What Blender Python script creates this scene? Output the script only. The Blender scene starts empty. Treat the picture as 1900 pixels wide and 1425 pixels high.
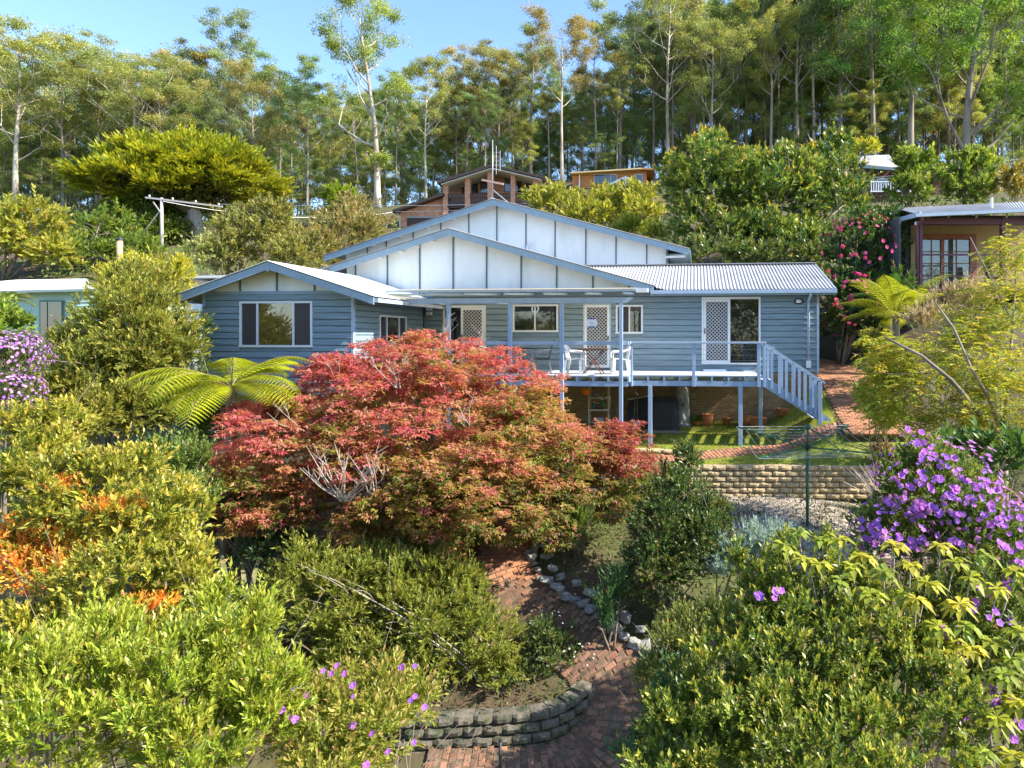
import bpy, math, random
import numpy as np
from mathutils import Vector, Matrix, Quaternion

# ------------------------------------------------------------------ camera, sky, sun, exposure
sc = bpy.context.scene
COL = sc.collection
F, CX, CY = 1250.0, 1160.0, 622.0            # focal length and principal point measured in the 1900 px photograph
cam_data = bpy.data.cameras.new("camera")
cam = bpy.data.objects.new("camera", cam_data)
COL.objects.link(cam)
cam.location = (0, 0, 0)
cam.rotation_euler = (math.radians(90), 0, 0)
cam_data.sensor_fit = 'HORIZONTAL'
cam_data.sensor_width = 36
cam_data.lens = 36 * F / 1900
cam_data.shift_x = (950 - CX) / 1900
cam_data.shift_y = (CY - 712.5) / 1900
cam_data.clip_start = 0.1
cam_data.clip_end = 6000
sc.camera = cam

SUN_AZ, SUN_EL = math.radians(101.0), math.radians(41)     # azimuth clockwise from +Y
world = bpy.data.worlds.new("World")
sc.world = world
world.use_nodes = True
wn = world.node_tree.nodes
wl = world.node_tree.links
wn.clear()
w_out = wn.new('ShaderNodeOutputWorld')
w_bg = wn.new('ShaderNodeBackground')
w_sky = wn.new('ShaderNodeTexSky')
w_sky.sky_type = 'NISHITA'
w_sky.sun_disc = False
w_sky.sun_elevation = SUN_EL
w_sky.sun_rotation = SUN_AZ
w_sky.air_density = 1.0
w_sky.dust_density = 0.25
w_sky.ozone_density = 4.5
w_bg.inputs['Strength'].default_value = 0.15
wl.new(w_sky.outputs[0], w_bg.inputs[0])
wl.new(w_bg.outputs[0], w_out.inputs[0])

sun_data = bpy.data.lights.new("sun", 'SUN')
sun_data.energy = 5.0
sun_data.angle = math.radians(0.55)
sun_data.color = (1.0, 0.93, 0.80)
sun = bpy.data.objects.new("sun", sun_data)
COL.objects.link(sun)
sdir = Vector((math.sin(SUN_AZ) * math.cos(SUN_EL), math.cos(SUN_AZ) * math.cos(SUN_EL), math.sin(SUN_EL)))
sun.rotation_euler = (-sdir).to_track_quat('-Z', 'Y').to_euler()
sun.location = sdir * 60

sc.view_settings.view_transform = 'Standard'
sc.view_settings.look = 'None'
sc.view_settings.gamma = 1.0
sc.view_settings.use_curve_mapping = False
sc.view_settings.exposure = 1.4
sc.render.engine = 'CYCLES'
cy = sc.cycles
cy.max_bounces = 6
cy.diffuse_bounces = 3
cy.glossy_bounces = 3
cy.transmission_bounces = 4
cy.transparent_max_bounces = 8
cy.sample_clamp_indirect = 6
cy.use_denoising = True
cy.caustics_reflective = False
cy.caustics_refractive = False

# ------------------------------------------------------------------ helpers
rng = np.random.default_rng(11)
random.seed(11)
R = math.radians

def P(px, py, Y):
    """point of the place that the photograph shows at (px, py), standing Y metres in front of the camera"""
    return Vector(((px - CX) / F * Y, Y, (CY - py) / F * Y))

def tag(o, label=None, cat=None, group=None, kind=None):
    if label: o['label'] = label
    if cat: o['category'] = cat
    if group: o['group'] = group
    if kind: o['kind'] = kind
    return o

def empty(name, loc=(0, 0, 0), rz=0.0, parent=None):
    o = bpy.data.objects.new(name, None)
    o.empty_display_size = 0.2
    COL.objects.link(o)
    o.location = loc
    o.rotation_euler = (0, 0, rz)
    if parent: o.parent = parent
    return o

def thing(name, label, cat, loc=(0, 0, 0), rz=0.0, group=None):
    return tag(empty(name, loc, rz), label, cat, group)

class MB:
    """collects boxes, bars, tubes and prisms into one mesh"""
    def __init__(s):
        s.v = []; s.f = []
    def add(s, vs, fs):
        n = len(s.v)
        s.v += [tuple(v) for v in vs]
        s.f += [tuple(i + n for i in f) for f in fs]
        return s
    def box(s, a, b):
        x0, y0, z0 = a; x1, y1, z1 = b
        if x0 > x1: x0, x1 = x1, x0
        if y0 > y1: y0, y1 = y1, y0
        if z0 > z1: z0, z1 = z1, z0
        return s.add([(x0,y0,z0),(x1,y0,z0),(x1,y1,z0),(x0,y1,z0),(x0,y0,z1),(x1,y0,z1),(x1,y1,z1),(x0,y1,z1)],
                     [(0,3,2,1),(4,5,6,7),(0,1,5,4),(1,2,6,5),(2,3,7,6),(3,0,4,7)])
    def bar(s, a, b, w, h, up=(0, 0, 1)):
        a = Vector(a); b = Vector(b); d = (b - a).normalized()
        u = Vector(up)
        x = d.cross(u)
        if x.length < 1e-4: x = d.cross(Vector((1, 0, 0)))
        x.normalize(); y = x.cross(d)
        x *= w / 2; y *= h / 2
        return s.add([a-x-y, a+x-y, a+x+y, a-x+y, b-x-y, b+x-y, b+x+y, b-x+y],
                     [(0,1,2,3),(7,6,5,4),(0,4,5,1),(1,5,6,2),(2,6,7,3),(3,7,4,0)])
    def prism(s, pts, ext):
        """polygon pts (3d) swept by the vector ext"""
        n = len(pts); e = Vector(ext)
        vs = [Vector(p) for p in pts] + [Vector(p) + e for p in pts]
        fs = [tuple(range(n - 1, -1, -1)), tuple(range(n, 2 * n))]
        for i in range(n):
            j = (i + 1) % n
            fs.append((i, j, n + j, n + i))
        return s.add(vs, fs)
    def tube(s, pts, rad, n=8, cap=True):
        pts = [Vector(p) for p in pts]
        if not hasattr(rad, '__len__'): rad = [rad] * len(pts)
        rings = []
        ref = None
        for i, p in enumerate(pts):
            d = (pts[min(i + 1, len(pts) - 1)] - pts[max(i - 1, 0)])
            if d.length < 1e-9: d = Vector((0, 0, 1))
            d.normalize()
            if ref is None:
                ref = d.cross(Vector((0.13, 0.97, 0.2)))
                if ref.length < 0.1: ref = d.cross(Vector((1, 0, 0)))
            x = (ref - d * ref.dot(d))
            if x.length < 1e-5: x = d.orthogonal()
            x.normalize(); y = d.cross(x); ref = x
            rings.append([p + (x * math.cos(2 * math.pi * k / n) + y * math.sin(2 * math.pi * k / n)) * rad[i] for k in range(n)])
        vs = [v for r in rings for v in r]; fs = []
        for i in range(len(pts) - 1):
            for k in range(n):
                k2 = (k + 1) % n
                fs.append((i*n+k, i*n+k2, (i+1)*n+k2, (i+1)*n+k))
        if cap:
            fs.append(tuple(range(n - 1, -1, -1)))
            fs.append(tuple((len(pts) - 1) * n + k for k in range(n)))
        return s.add(vs, fs)
    def lathe(s, prof, n=20, c=(0, 0, 0)):
        """prof: (radius, z) from bottom to top about a vertical axis"""
        vs = []; fs = []
        for r, z in prof:
            for k in range(n):
                a = 2 * math.pi * k / n
                vs.append((c[0] + r * math.cos(a), c[1] + r * math.sin(a), c[2] + z))
        for i in range(len(prof) - 1):
            for k in range(n):
                k2 = (k + 1) % n
                fs.append((i*n+k, i*n+k2, (i+1)*n+k2, (i+1)*n+k))
        return s.add(vs, fs)
    def mesh(s, name):
        me = bpy.data.meshes.new(name)
        me.from_pydata(s.v, [], s.f)
        me.update()
        return me
    def build(s, name, mat, parent=None, smooth=False, loc=None, rot=None, bevel=0):
        me = s.mesh(name)
        return mesh_obj(name, me, mat, parent, smooth, loc, rot, bevel)

def mesh_obj(name, me, mat, parent=None, smooth=False, loc=None, rot=None, bevel=0):
    o = bpy.data.objects.new(name, me)
    COL.objects.link(o)
    if mat and not me.materials: me.materials.append(mat)
    if parent: o.parent = parent
    if loc is not None: o.location = loc
    if rot is not None: o.rotation_euler = rot
    if smooth:
        me.polygons.foreach_set('use_smooth', [True] * len(me.polygons))
    if bevel:
        m = o.modifiers.new('bevel', 'BEVEL'); m.width = bevel; m.segments = 1; m.limit_method = 'ANGLE'
    return o

def copy_tree(o, parent=None):
    c = o.copy(); COL.objects.link(c)
    if parent: c.parent = parent
    for ch in list(o.children):
        copy_tree(ch, c)
    return c

# ------------------------------------------------------------------ materials
def srgb(r, g, b):
    f = lambda c: c / 12.92 if c <= 0.04045 else ((c + 0.055) / 1.055) ** 2.4
    return (f(r / 255), f(g / 255), f(b / 255))

def new_mat(name):
    m = bpy.data.materials.new(name); m.use_nodes = True
    nt = m.node_tree
    bs = nt.nodes['Principled BSDF']
    return m, nt, bs

def mat(name, col, rough=0.6, var=0.15, scale=6.0, stretch=(1, 1, 1), bump=0.0, bscale=60.0, metal=0.0, spec=0.4, rnd=0.0, col2=None, col2_amt=0.5, col2_scale=2.0):
    m, nt, bs = new_mat(name)
    N = nt.nodes; L = nt.links
    tc = N.new('ShaderNodeTexCoord'); mp = N.new('ShaderNodeMapping')
    mp.inputs['Scale'].default_value = stretch
    L.new(tc.outputs['Object'], mp.inputs['Vector'])
    oi = N.new('ShaderNodeObjectInfo')
    off = N.new('ShaderNodeVectorMath'); off.operation = 'ADD'
    sc3 = N.new('ShaderNodeVectorMath'); sc3.operation = 'SCALE'; sc3.inputs[0].default_value = (37, 53, 71)
    L.new(oi.outputs['Random'], sc3.inputs['Scale'])
    L.new(mp.outputs[0], off.inputs[0]); L.new(sc3.outputs[0], off.inputs[1])
    no = N.new('ShaderNodeTexNoise'); no.inputs['Scale'].default_value = scale; no.inputs['Detail'].default_value = 7; no.inputs['Roughness'].default_value = 0.65
    L.new(off.outputs[0], no.inputs['Vector'])
    mr = N.new('ShaderNodeMapRange'); mr.inputs[1].default_value = 0.25; mr.inputs[2].default_value = 0.75
    mr.inputs[3].default_value = 1 - var; mr.inputs[4].default_value = 1 + var
    L.new(no.outputs['Fac'], mr.inputs[0])
    rv = N.new('ShaderNodeMapRange'); rv.inputs[3].default_value = 1 - rnd; rv.inputs[4].default_value = 1 + rnd
    L.new(oi.outputs['Random'], rv.inputs[0])
    mu = N.new('ShaderNodeMath'); mu.operation = 'MULTIPLY'
    L.new(mr.outputs[0], mu.inputs[0]); L.new(rv.outputs[0], mu.inputs[1])
    vm = N.new('ShaderNodeVectorMath'); vm.operation = 'SCALE'
    if col2 is not None:
        n2 = N.new('ShaderNodeTexNoise'); n2.inputs['Scale'].default_value = col2_scale; n2.inputs['Detail'].default_value = 6
        L.new(off.outputs[0], n2.inputs['Vector'])
        r2 = N.new('ShaderNodeMapRange'); r2.inputs[1].default_value = 0.62 - 0.3 * col2_amt; r2.inputs[2].default_value = 0.82 - 0.3 * col2_amt
        L.new(n2.outputs['Fac'], r2.inputs[0])
        mx = N.new('ShaderNodeMix'); mx.data_type = 'RGBA'
        mx.inputs[6].default_value = (*col, 1); mx.inputs[7].default_value = (*col2, 1)
        L.new(r2.outputs[0], mx.inputs[0])
        L.new(mx.outputs[2], vm.inputs[0])
    else:
        vm.inputs[0].default_value = col
    L.new(mu.outputs[0], vm.inputs['Scale'])
    L.new(vm.outputs[0], bs.inputs['Base Color'])
    bs.inputs['Roughness'].default_value = rough
    bs.inputs['Metallic'].default_value = metal
    bs.inputs['Specular IOR Level'].default_value = spec
    if bump:
        nb = N.new('ShaderNodeTexNoise'); nb.inputs['Scale'].default_value = bscale; nb.inputs['Detail'].default_value = 6
        L.new(off.outputs[0], nb.inputs['Vector'])
        bp = N.new('ShaderNodeBump'); bp.inputs['Strength'].default_value = bump; bp.inputs['Distance'].default_value = 0.02
        L.new(nb.outputs['Fac'], bp.inputs['Height']); L.new(bp.outputs[0], bs.inputs['Normal'])
    return m

def leaf_mat(name, transl=0.35, rough=0.45, spec=0.35, var=0.25, gain=1.0):
    """leaf colour comes from the colour attribute of each leaf; every leaf differs a little"""
    m, nt, bs = new_mat(name)
    N = nt.nodes; L = nt.links
    at = N.new('ShaderNodeAttribute'); at.attribute_name = 'leaf'
    oi = N.new('ShaderNodeObjectInfo')
    ge = N.new('ShaderNodeNewGeometry')
    mr = N.new('ShaderNodeMapRange'); mr.inputs[3].default_value = (1 - var) * gain; mr.inputs[4].default_value = (1 + var) * gain
    L.new(ge.outputs['Random Per Island'], mr.inputs[0])
    v1 = N.new('ShaderNodeVectorMath'); v1.operation = 'MULTIPLY'
    L.new(at.outputs['Color'], v1.inputs[0]); L.new(oi.outputs['Color'], v1.inputs[1])
    v2 = N.new('ShaderNodeVectorMath'); v2.operation = 'SCALE'
    L.new(v1.outputs[0], v2.inputs[0]); L.new(mr.outputs[0], v2.inputs['Scale'])
    L.new(v2.outputs[0], bs.inputs['Base Color'])
    bs.inputs['Roughness'].default_value = rough
    bs.inputs['Specular IOR Level'].default_value = spec
    tr = N.new('ShaderNodeBsdfTranslucent')
    tm = N.new('ShaderNodeVectorMath'); tm.operation = 'MULTIPLY'; tm.inputs[1].default_value = (1.25, 1.2, 0.6)
    L.new(v2.outputs[0], tm.inputs[0]); L.new(tm.outputs[0], tr.inputs['Color'])
    mx = N.new('ShaderNodeMixShader'); mx.inputs[0].default_value = transl
    L.new(bs.outputs[0], mx.inputs[1]); L.new(tr.outputs[0], mx.inputs[2])
    L.new(mx.outputs[0], N['Material Output'].inputs['Surface'])
    return m

def glass_mat(name, tint=(0.02, 0.025, 0.03), rough=0.03):
    m, nt, bs = new_mat(name)
    bs.inputs['Base Color'].default_value = (*tint, 1)
    bs.inputs['Roughness'].default_value = rough
    bs.inputs['Specular IOR Level'].default_value = 0.9
    bs.inputs['IOR'].default_value = 1.6
    bs.inputs['Coat Weight'].default_value = 0.5
    bs.inputs['Coat Roughness'].default_value = 0.02
    return m

def pane_mat(name):
    """clear window pane: mirror at grazing angles, see-through otherwise"""
    m, nt, bs = new_mat(name)
    N = nt.nodes; L = nt.links
    N.remove(bs)
    tr = N.new('ShaderNodeBsdfTransparent'); tr.inputs[0].default_value = (0.86, 0.88, 0.88, 1)
    gl = N.new('ShaderNodeBsdfGlossy'); gl.inputs['Roughness'].default_value = 0.02
    fr = N.new('ShaderNodeFresnel'); fr.inputs[0].default_value = 1.6
    ad = N.new('ShaderNodeMath'); ad.operation = 'ADD'; ad.inputs[1].default_value = 0.03
    L.new(fr.outputs[0], ad.inputs[0])
    mx = N.new('ShaderNodeMixShader')
    L.new(ad.outputs[0], mx.inputs[0]); L.new(tr.outputs[0], mx.inputs[1]); L.new(gl.outputs[0], mx.inputs[2])
    L.new(mx.outputs[0], N['Material Output'].inputs['Surface'])
    return m

MT = {}
MT['board'] = mat('blue_weatherboard', (0.18, 0.255, 0.30), 0.7, 0.2, 3, (0.6, 8, 14), 0.25, 30, rnd=0.06, col2=(0.25, 0.32, 0.355), col2_amt=0.55, col2_scale=2.5)
MT['trim'] = mat('blue_grey_trim', (0.36, 0.45, 0.56), 0.6, 0.12, 5, (1, 1, 1), 0.1, 50, rnd=0.05)
MT['post'] = mat('blue_painted_timber', (0.29, 0.40, 0.55), 0.6, 0.12, 6, (1, 1, 0.4), 0.1, 50, rnd=0.05)
MT['barge'] = mat('bargeboard_paint', (0.24, 0.33, 0.40), 0.6, 0.12, 4, rnd=0.05)
MT['batten'] = mat('dark_batten', (0.10, 0.16, 0.18), 0.6, 0.1, 5)
MT['panel'] = mat('white_cement_panel', (0.78, 0.81, 0.82), 0.7, 0.05, 3, (1, 1, 0.3), 0.05, 20, rnd=0.03, col2=(0.64, 0.68, 0.68), col2_amt=0.35, col2_scale=1.6)
MT['zinc'] = mat('zinc_roofing', (0.38, 0.375, 0.38), 0.5, 0.14, 1.5, (1, 1, 1), metal=0.1, spec=0.4, col2=(0.30, 0.29, 0.28), col2_amt=0.4, col2_scale=1.0)
MT['zinc_sunlit_pale'] = mat('sunlit_pale_roofing', (0.66, 0.66, 0.65), 0.5, 0.06, 1.5)  # sun-white look of the wing roof put into the colour; also plain pale trim
MT['soffit'] = mat('soffit_timber', (0.45, 0.40, 0.28), 0.7, 0.15, 4)
MT['white'] = mat('white_frame', (0.72, 0.74, 0.75), 0.45, 0.05, 4)
MT['offwhite'] = mat('white_plastic', (0.78, 0.79, 0.80), 0.35, 0.04, 6)
MT['deck'] = mat('deck_board_paint', (0.50, 0.53, 0.58), 0.6, 0.15, 4, (0.5, 6, 6), 0.1, 40, rnd=0.08)
MT['glass'] = glass_mat('window_glass')
MT['pane'] = pane_mat('clear_pane')
MT['screen'] = mat('fly_screen', (0.055, 0.05, 0.055), 0.6, 0.15, 30)
MT['blind'] = mat('timber_blind', (0.50, 0.34, 0.15), 0.6, 0.12, 6, rnd=0.05)
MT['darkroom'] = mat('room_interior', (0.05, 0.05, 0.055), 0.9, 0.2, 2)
MT['brick'] = mat('tan_brick', (0.30, 0.20, 0.095), 0.85, 0.22, 9, bump=0.5, bscale=50, rnd=0.2)
MT['mortar'] = mat('mortar', (0.36, 0.30, 0.21), 0.9, 0.15, 10, bump=0.3)
MT['paver'] = mat('terracotta_paver', (0.235, 0.115, 0.07), 0.85, 0.3, 7, bump=0.5, bscale=45, rnd=0.35, col2=(0.10, 0.08, 0.05), col2_amt=0.6, col2_scale=6)
MT['sand'] = mat('path_sand', (0.13, 0.085, 0.055), 0.95, 0.3, 8, bump=0.4)
MT['block'] = mat('sandstone_block', (0.43, 0.33, 0.185), 0.9, 0.22, 7, bump=0.9, bscale=22, rnd=0.12, col2=(0.28, 0.21, 0.12), col2_amt=0.3, col2_scale=4)
MT['darkblock'] = mat('weathered_shaded_block', (0.13, 0.11, 0.085), 0.95, 0.35, 6, bump=0.9, bscale=22, rnd=0.2, col2=(0.045, 0.055, 0.03), col2_amt=0.6, col2_scale=5)  # base darkened to carry the wall's shade, besides weathering and moss
MT['stone'] = mat('grey_stone', (0.36, 0.35, 0.33), 0.9, 0.35, 5, bump=0.9, bscale=14, rnd=0.2, col2=(0.09, 0.09, 0.07), col2_amt=0.5, col2_scale=5)
MT['terracotta'] = mat('terracotta_pot', (0.44, 0.155, 0.06), 0.75, 0.15, 8, bump=0.15, rnd=0.1)
MT['bark'] = mat('grey_bark', (0.19, 0.15, 0.115), 0.9, 0.35, 3, (1, 1, 0.35), 0.7, 14)
MT['palebark'] = mat('pale_gum_bark', (0.50, 0.44, 0.36), 0.8, 0.3, 1.6, (1, 1, 0.35), 0.3, 6, col2=(0.20, 0.15, 0.11), col2_amt=0.5, col2_scale=0.7)
MT['greybark'] = mat('grey_gum_bark', (0.27, 0.225, 0.18), 0.85, 0.35, 1.6, (1, 1, 0.35), 0.4, 6, col2=(0.12, 0.095, 0.075), col2_amt=0.5, col2_scale=0.7)
MT['twig'] = mat('bleached_twig', (0.42, 0.36, 0.31), 0.85, 0.2, 6)
MT['soilpot'] = mat('pot_soil', (0.05, 0.035, 0.025), 0.95, 0.3, 20)
MT['black'] = mat('black_plastic', (0.025, 0.026, 0.03), 0.5, 0.2, 8)
MT['steel'] = mat('galvanised_steel', (0.42, 0.43, 0.44), 0.4, 0.15, 6, metal=0.6)
MT['wire'] = mat('steel_wire', (0.42, 0.44, 0.46), 0.4, 0.1, 6, metal=0.5)
MT['green_paint'] = mat('green_enamel', (0.02, 0.12, 0.075), 0.35, 0.15, 6)
MT['redwood'] = mat('stained_hardwood', (0.16, 0.06, 0.035), 0.5, 0.25, 8, (1, 1, 1))
MT['leaf'] = leaf_mat('leaf', 0.42, gain=1.3)
MT['leaf_glossy'] = leaf_mat('glossy_leaf', 0.36, 0.36, 0.45, gain=1.35)
MT['leaf_thin'] = leaf_mat('thin_leaf', 0.48, 0.5, 0.3, gain=1.2)
MT['petal'] = leaf_mat('petal', 0.35, 0.6, 0.2, 0.15)
# ------------------------------------------------------------------ terrain height
TH = R(6.0)                                  # the house stands turned 6 degrees, its right end nearer
CT, ST = math.cos(TH), math.sin(TH)
AX, AY = 3.28, 21.0                          # reference point on the main front wall

def PH(px, py, k=0.0):
    """(s, z) on the vertical plane k metres behind the main front wall"""
    t = (px - CX) / F; v = (CY - py) / F
    Y = (k + AX * ST + AY * CT) / (t * ST + CT)
    return ((t * Y - AX) * CT - (Y - AY) * ST, v * Y)

def PS(px, py, k):
    """(w, z) on the vertical plane s = k (house side walls)"""
    t = (px - CX) / F; v = (CY - py) / F
    Y = (k + AX * CT - AY * ST) / (t * CT - ST)
    return ((t * Y - AX) * ST + (Y - AY) * CT, v * Y)

def HW(s, w, z):
    """house coordinates to world"""
    return Vector((AX + s * CT + w * ST, AY - s * ST + w * CT, z))

_cp = []
def cp(px, py, Y):
    q = P(px, py, Y); _cp.append((q.x, q.y, q.z))
for a in ((1000, 975, 14.5), (940, 1050, 13.0), (1060, 1150, 11.7), (1140, 1220, 11.0), (1130, 1300, 10.4), (1050, 1425, 9.45), (940, 1392, 9.72), (1035, 1378, 9.9), (830, 1396, 9.65), (940, 1465, 9.15), (780, 1475, 9.1), (850, 1283, 10.5), (1000, 1265, 10.8), (700, 1290, 10.3), (950, 1190, 11.6),
          (1250, 1105, 12.3), (1498, 978, 14.2), (1330, 913, 16.7), (1640, 918, 16.3), (1180, 925, 15.9),
          (350, 432, 60), (650, 402, 64), (800, 432, 56), (920, 428, 56), (1120, 348, 70), (1620, 372, 62), (50, 402, 80), (600, 396, 76), (1000, 334, 82),
          (1500, 304, 80), (1850, 322, 76), (120, 470, 45), (1700, 548, 25.5), (1850, 548, 25.5), (1400, 430, 42)):
    cp(*a)
_cp += [(-4, 22, -3.25), (4, 22, -3.15), (6.6, 18.2, -2.55), (7.5, 22, -1.5), (7.6, 25, -1.0), (11, 18, -1.6), (9, 14, -3.5), (12, 11, -4.3),
        (-8, 17, -3.7), (-14, 17, -3.6), (-10, 13, -4.8), (-9, 9, -6.2), (-4, 9, -6.4), (0, 7.5, -6.9), (4, 8, -6.6), (8, 8, -6.0), (6, 11, -5.0),
        (-6, 4, -8.0), (0, 3, -8.4), (6, 4, -8.0), (0, -10, -12), (-20, -10, -12.5), (20, -10, -11), (0, -60, -22), (-60, -60, -22), (60, -60, -22),
        (-7, 33, -0.2), (4, 34, 0.8), (-18, 24, -2.0), (-24, 31, -0.6), (14, 33, 2.6), (-60, 20, -3), (60, 20, 1), (-80, 60, 8), (80, 60, 13),
        (-60, 82, 14), (60, 82, 20.5), (-30, 100, 16), (0, 100, 20), (30, 100, 21.5), (70, 100, 22), (-70, 100, 15),
        (0, 170, 10), (90, 170, 10), (-90, 170, 8), (0, 400, -20), (300, 300, -20), (-300, 300, -20), (-300, 0, -20), (300, 0, -10)]
_cp = np.array(_cp)
_c2 = 1.2
def _phi(dx, dy): return np.sqrt(dx * dx + dy * dy + _c2)
_n = len(_cp)
_A = np.zeros((_n + 3, _n + 3))
_A[:_n, :_n] = _phi(_cp[:, None, 0] - _cp[None, :, 0], _cp[:, None, 1] - _cp[None, :, 1])
_A[:_n, _n] = 1; _A[:_n, _n + 1] = _cp[:, 0]; _A[:_n, _n + 2] = _cp[:, 1]
_A[_n:, :_n] = _A[:_n, _n:].T
_W = np.linalg.solve(_A, np.concatenate([_cp[:, 2], np.zeros(3)]))
def gz_arr(x, y):
    x = np.asarray(x, float); y = np.asarray(y, float)
    z = _W[_n] + _W[_n + 1] * x + _W[_n + 2] * y
    for i in range(_n):
        z = z + _W[i] * _phi(x - _cp[i, 0], y - _cp[i, 1])
    return z
def gz(x, y):
    return float(gz_arr(np.array([x]), np.array([y]))[0])
# ------------------------------------------------------------------ vegetation helpers
def unit(a):
    return a / np.maximum(np.linalg.norm(a, axis=-1, keepdims=True), 1e-9)

def rand_dir(n):
    return unit(rng.normal(size=(n, 3)))

class Leaves:
    """many folded diamond leaves collected into one mesh"""
    def __init__(s):
        s.parts = []
    def add(s, b, d, L, W, col, up=None, fold=0.18, droop=0.0, mid=0.45):
        n = len(b)
        if n == 0: return s
        L = np.broadcast_to(np.asarray(L, float), (n,)).reshape(n, 1)
        W = np.broadcast_to(np.asarray(W, float), (n,)).reshape(n, 1)
        col = np.broadcast_to(np.asarray(col, float), (n, 3))
        if up is None: up = unit(np.array([0, 0, 1.0]) + rng.normal(size=(n, 3)) * 0.45)
        sd = unit(np.cross(d, up) + 1e-6)
        nn = np.cross(sd, d)
        v = np.empty((n, 4, 3))
        v[:, 0] = b
        m = b + d * L * mid + nn * W * fold
        v[:, 1] = m + sd * W * 0.5
        v[:, 3] = m - sd * W * 0.5
        v[:, 2] = b + d * L
        v[:, 2, 2] -= (L * droop)[:, 0]
        s.parts.append((v, col))
        return s
    def build(s, name, mt, parent=None, origin=(0, 0, 0), kind=None):
        V = np.concatenate([p[0] for p in s.parts]).reshape(-1, 3) - np.asarray(origin, float)
        C = np.concatenate([np.repeat(p[1], 4, axis=0) for p in s.parts])
        n = len(V) // 4
        me = bpy.data.meshes.new(name)
        me.vertices.add(len(V)); me.loops.add(n * 6); me.polygons.add(n * 2)
        me.vertices.foreach_set('co', V.astype(np.float32).ravel())
        idx = (np.arange(n)[:, None] * 4 + np.array([0, 1, 2, 0, 2, 3])[None]).ravel().astype(np.int32)
        me.loops.foreach_set('vertex_index', idx)
        me.polygons.foreach_set('loop_start', np.arange(0, n * 6, 3, dtype=np.int32))
        me.update(calc_edges=True)
        a = me.color_attributes.new('leaf', 'FLOAT_COLOR', 'POINT')
        C4 = np.ones((len(V), 4), np.float32); C4[:, :3] = C
        a.data.foreach_set('color', C4.ravel())
        me.materials.append(mt)
        o = bpy.data.objects.new(name, me); COL.objects.link(o)
        if parent: o.parent = parent
        if kind: o['kind'] = kind
        return o

def blob(px, py, Y, rx, ry, rd=None):
    """ellipsoid of foliage: centre as seen in the photograph at depth Y, half sizes rx, ry in photo pixels, rd in metres"""
    c = P(px, py, Y); k = Y / F
    a, b = rx * k, ry * k
    return (np.array(c), np.array([a, rd if rd else (a + b) / 2, b]))

def shell(blobs, n, lo=0.78, hi=1.04, lump=0.12, upbias=0.15, keep=0.72):
    """points near the outside of a union of ellipsoids, with outward normals"""
    ar = np.array([(r[0] * r[1] + r[1] * r[2] + r[0] * r[2]) for _, r in blobs])
    k = rng.choice(len(blobs), size=int(n * 1.6) + 8, p=ar / ar.sum())
    C = np.array([c for c, _ in blobs])[k]; Rr = np.array([r for _, r in blobs])[k]
    d = rand_dir(len(k)); d[:, 2] += upbias; d = unit(d)
    ph = rng.uniform(0, 6.28, (len(blobs), 3))[k]
    wob = 1 + lump * (np.sin(4.1 * d[:, 0] + ph[:, 0]) * np.sin(3.7 * d[:, 1] + ph[:, 1]) + 0.7 * np.sin(6.3 * d[:, 2] + ph[:, 2] + 2.0 * d[:, 0]))
    t = rng.uniform(lo, hi, len(k)) * wob
    p = C + d * Rr * t[:, None]
    nrm = unit(d / Rr)
    ok = np.ones(len(k), bool)
    for j, (c, r) in enumerate(blobs):
        q = np.linalg.norm((p - c) / r, axis=1)
        ok &= ~((q < keep) & (k != j))
    p, nrm = p[ok][:n], nrm[ok][:n]
    return p, nrm

def lumpy_shell(blobs, n, rs=None, cover=1.25, flat=.85):
    """like shell, but the surface is broken into many smaller rounded masses; also returns each point's mass number"""
    subs = []; pn = []
    for c, r in blobs:
        rm = float(np.mean(r)); q = rs if rs else max(0.24 * rm, 0.05)
        ar = 4 * math.pi * rm * rm * .8
        m = max(5, int(cover * ar / (math.pi * q * q)))
        p, nn = shell([(c, r)], m, lo=.66, hi=.98, lump=.12)
        for a, b in zip(p, nn):
            bad = False
            for c2, r2 in blobs:
                if c2 is not c and np.linalg.norm((a - c2) / r2) < .62: bad = True; break
            if bad: continue
            k = q * rng.uniform(.55, 1.35)
            subs.append((a, np.array([k * rng.uniform(.85, 1.3), k * rng.uniform(.85, 1.2), k * flat]))); pn.append(b)
    S = np.array([a for a, _ in subs]); SR = np.array([r for _, r in subs]); PN = np.array(pn)
    w = SR[:, 0] * SR[:, 2]; w /= w.sum()
    k = rng.choice(len(S), int(n * 1.5) + 4, p=w)
    d = unit(rand_dir(len(k)) + PN[k] * .55 + np.array([0, 0, .18]))
    ok = np.sum(d * PN[k], 1) > -.15
    k, d = k[ok][:n], d[ok][:n]
    t = rng.uniform(.7, 1.06, (len(k), 1))
    return S[k] + d * SR[k] * t, unit(d * .8 + PN[k] * .4), k

def mixcol(n, cols, w=None, jit=0.1):
    cols = np.array(cols, float)
    if w is None: w = np.ones(len(cols))
    w = np.array(w, float); w /= w.sum()
    a = cols[rng.choice(len(cols), n, p=w)]
    b = cols[rng.choice(len(cols), n, p=w)]
    t = rng.uniform(0, 0.5, (n, 1))
    c = a * (1 - t) + b * t
    return np.clip(c * (1 + rng.normal(size=(n, 1)) * jit), 0.002, 1)

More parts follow.
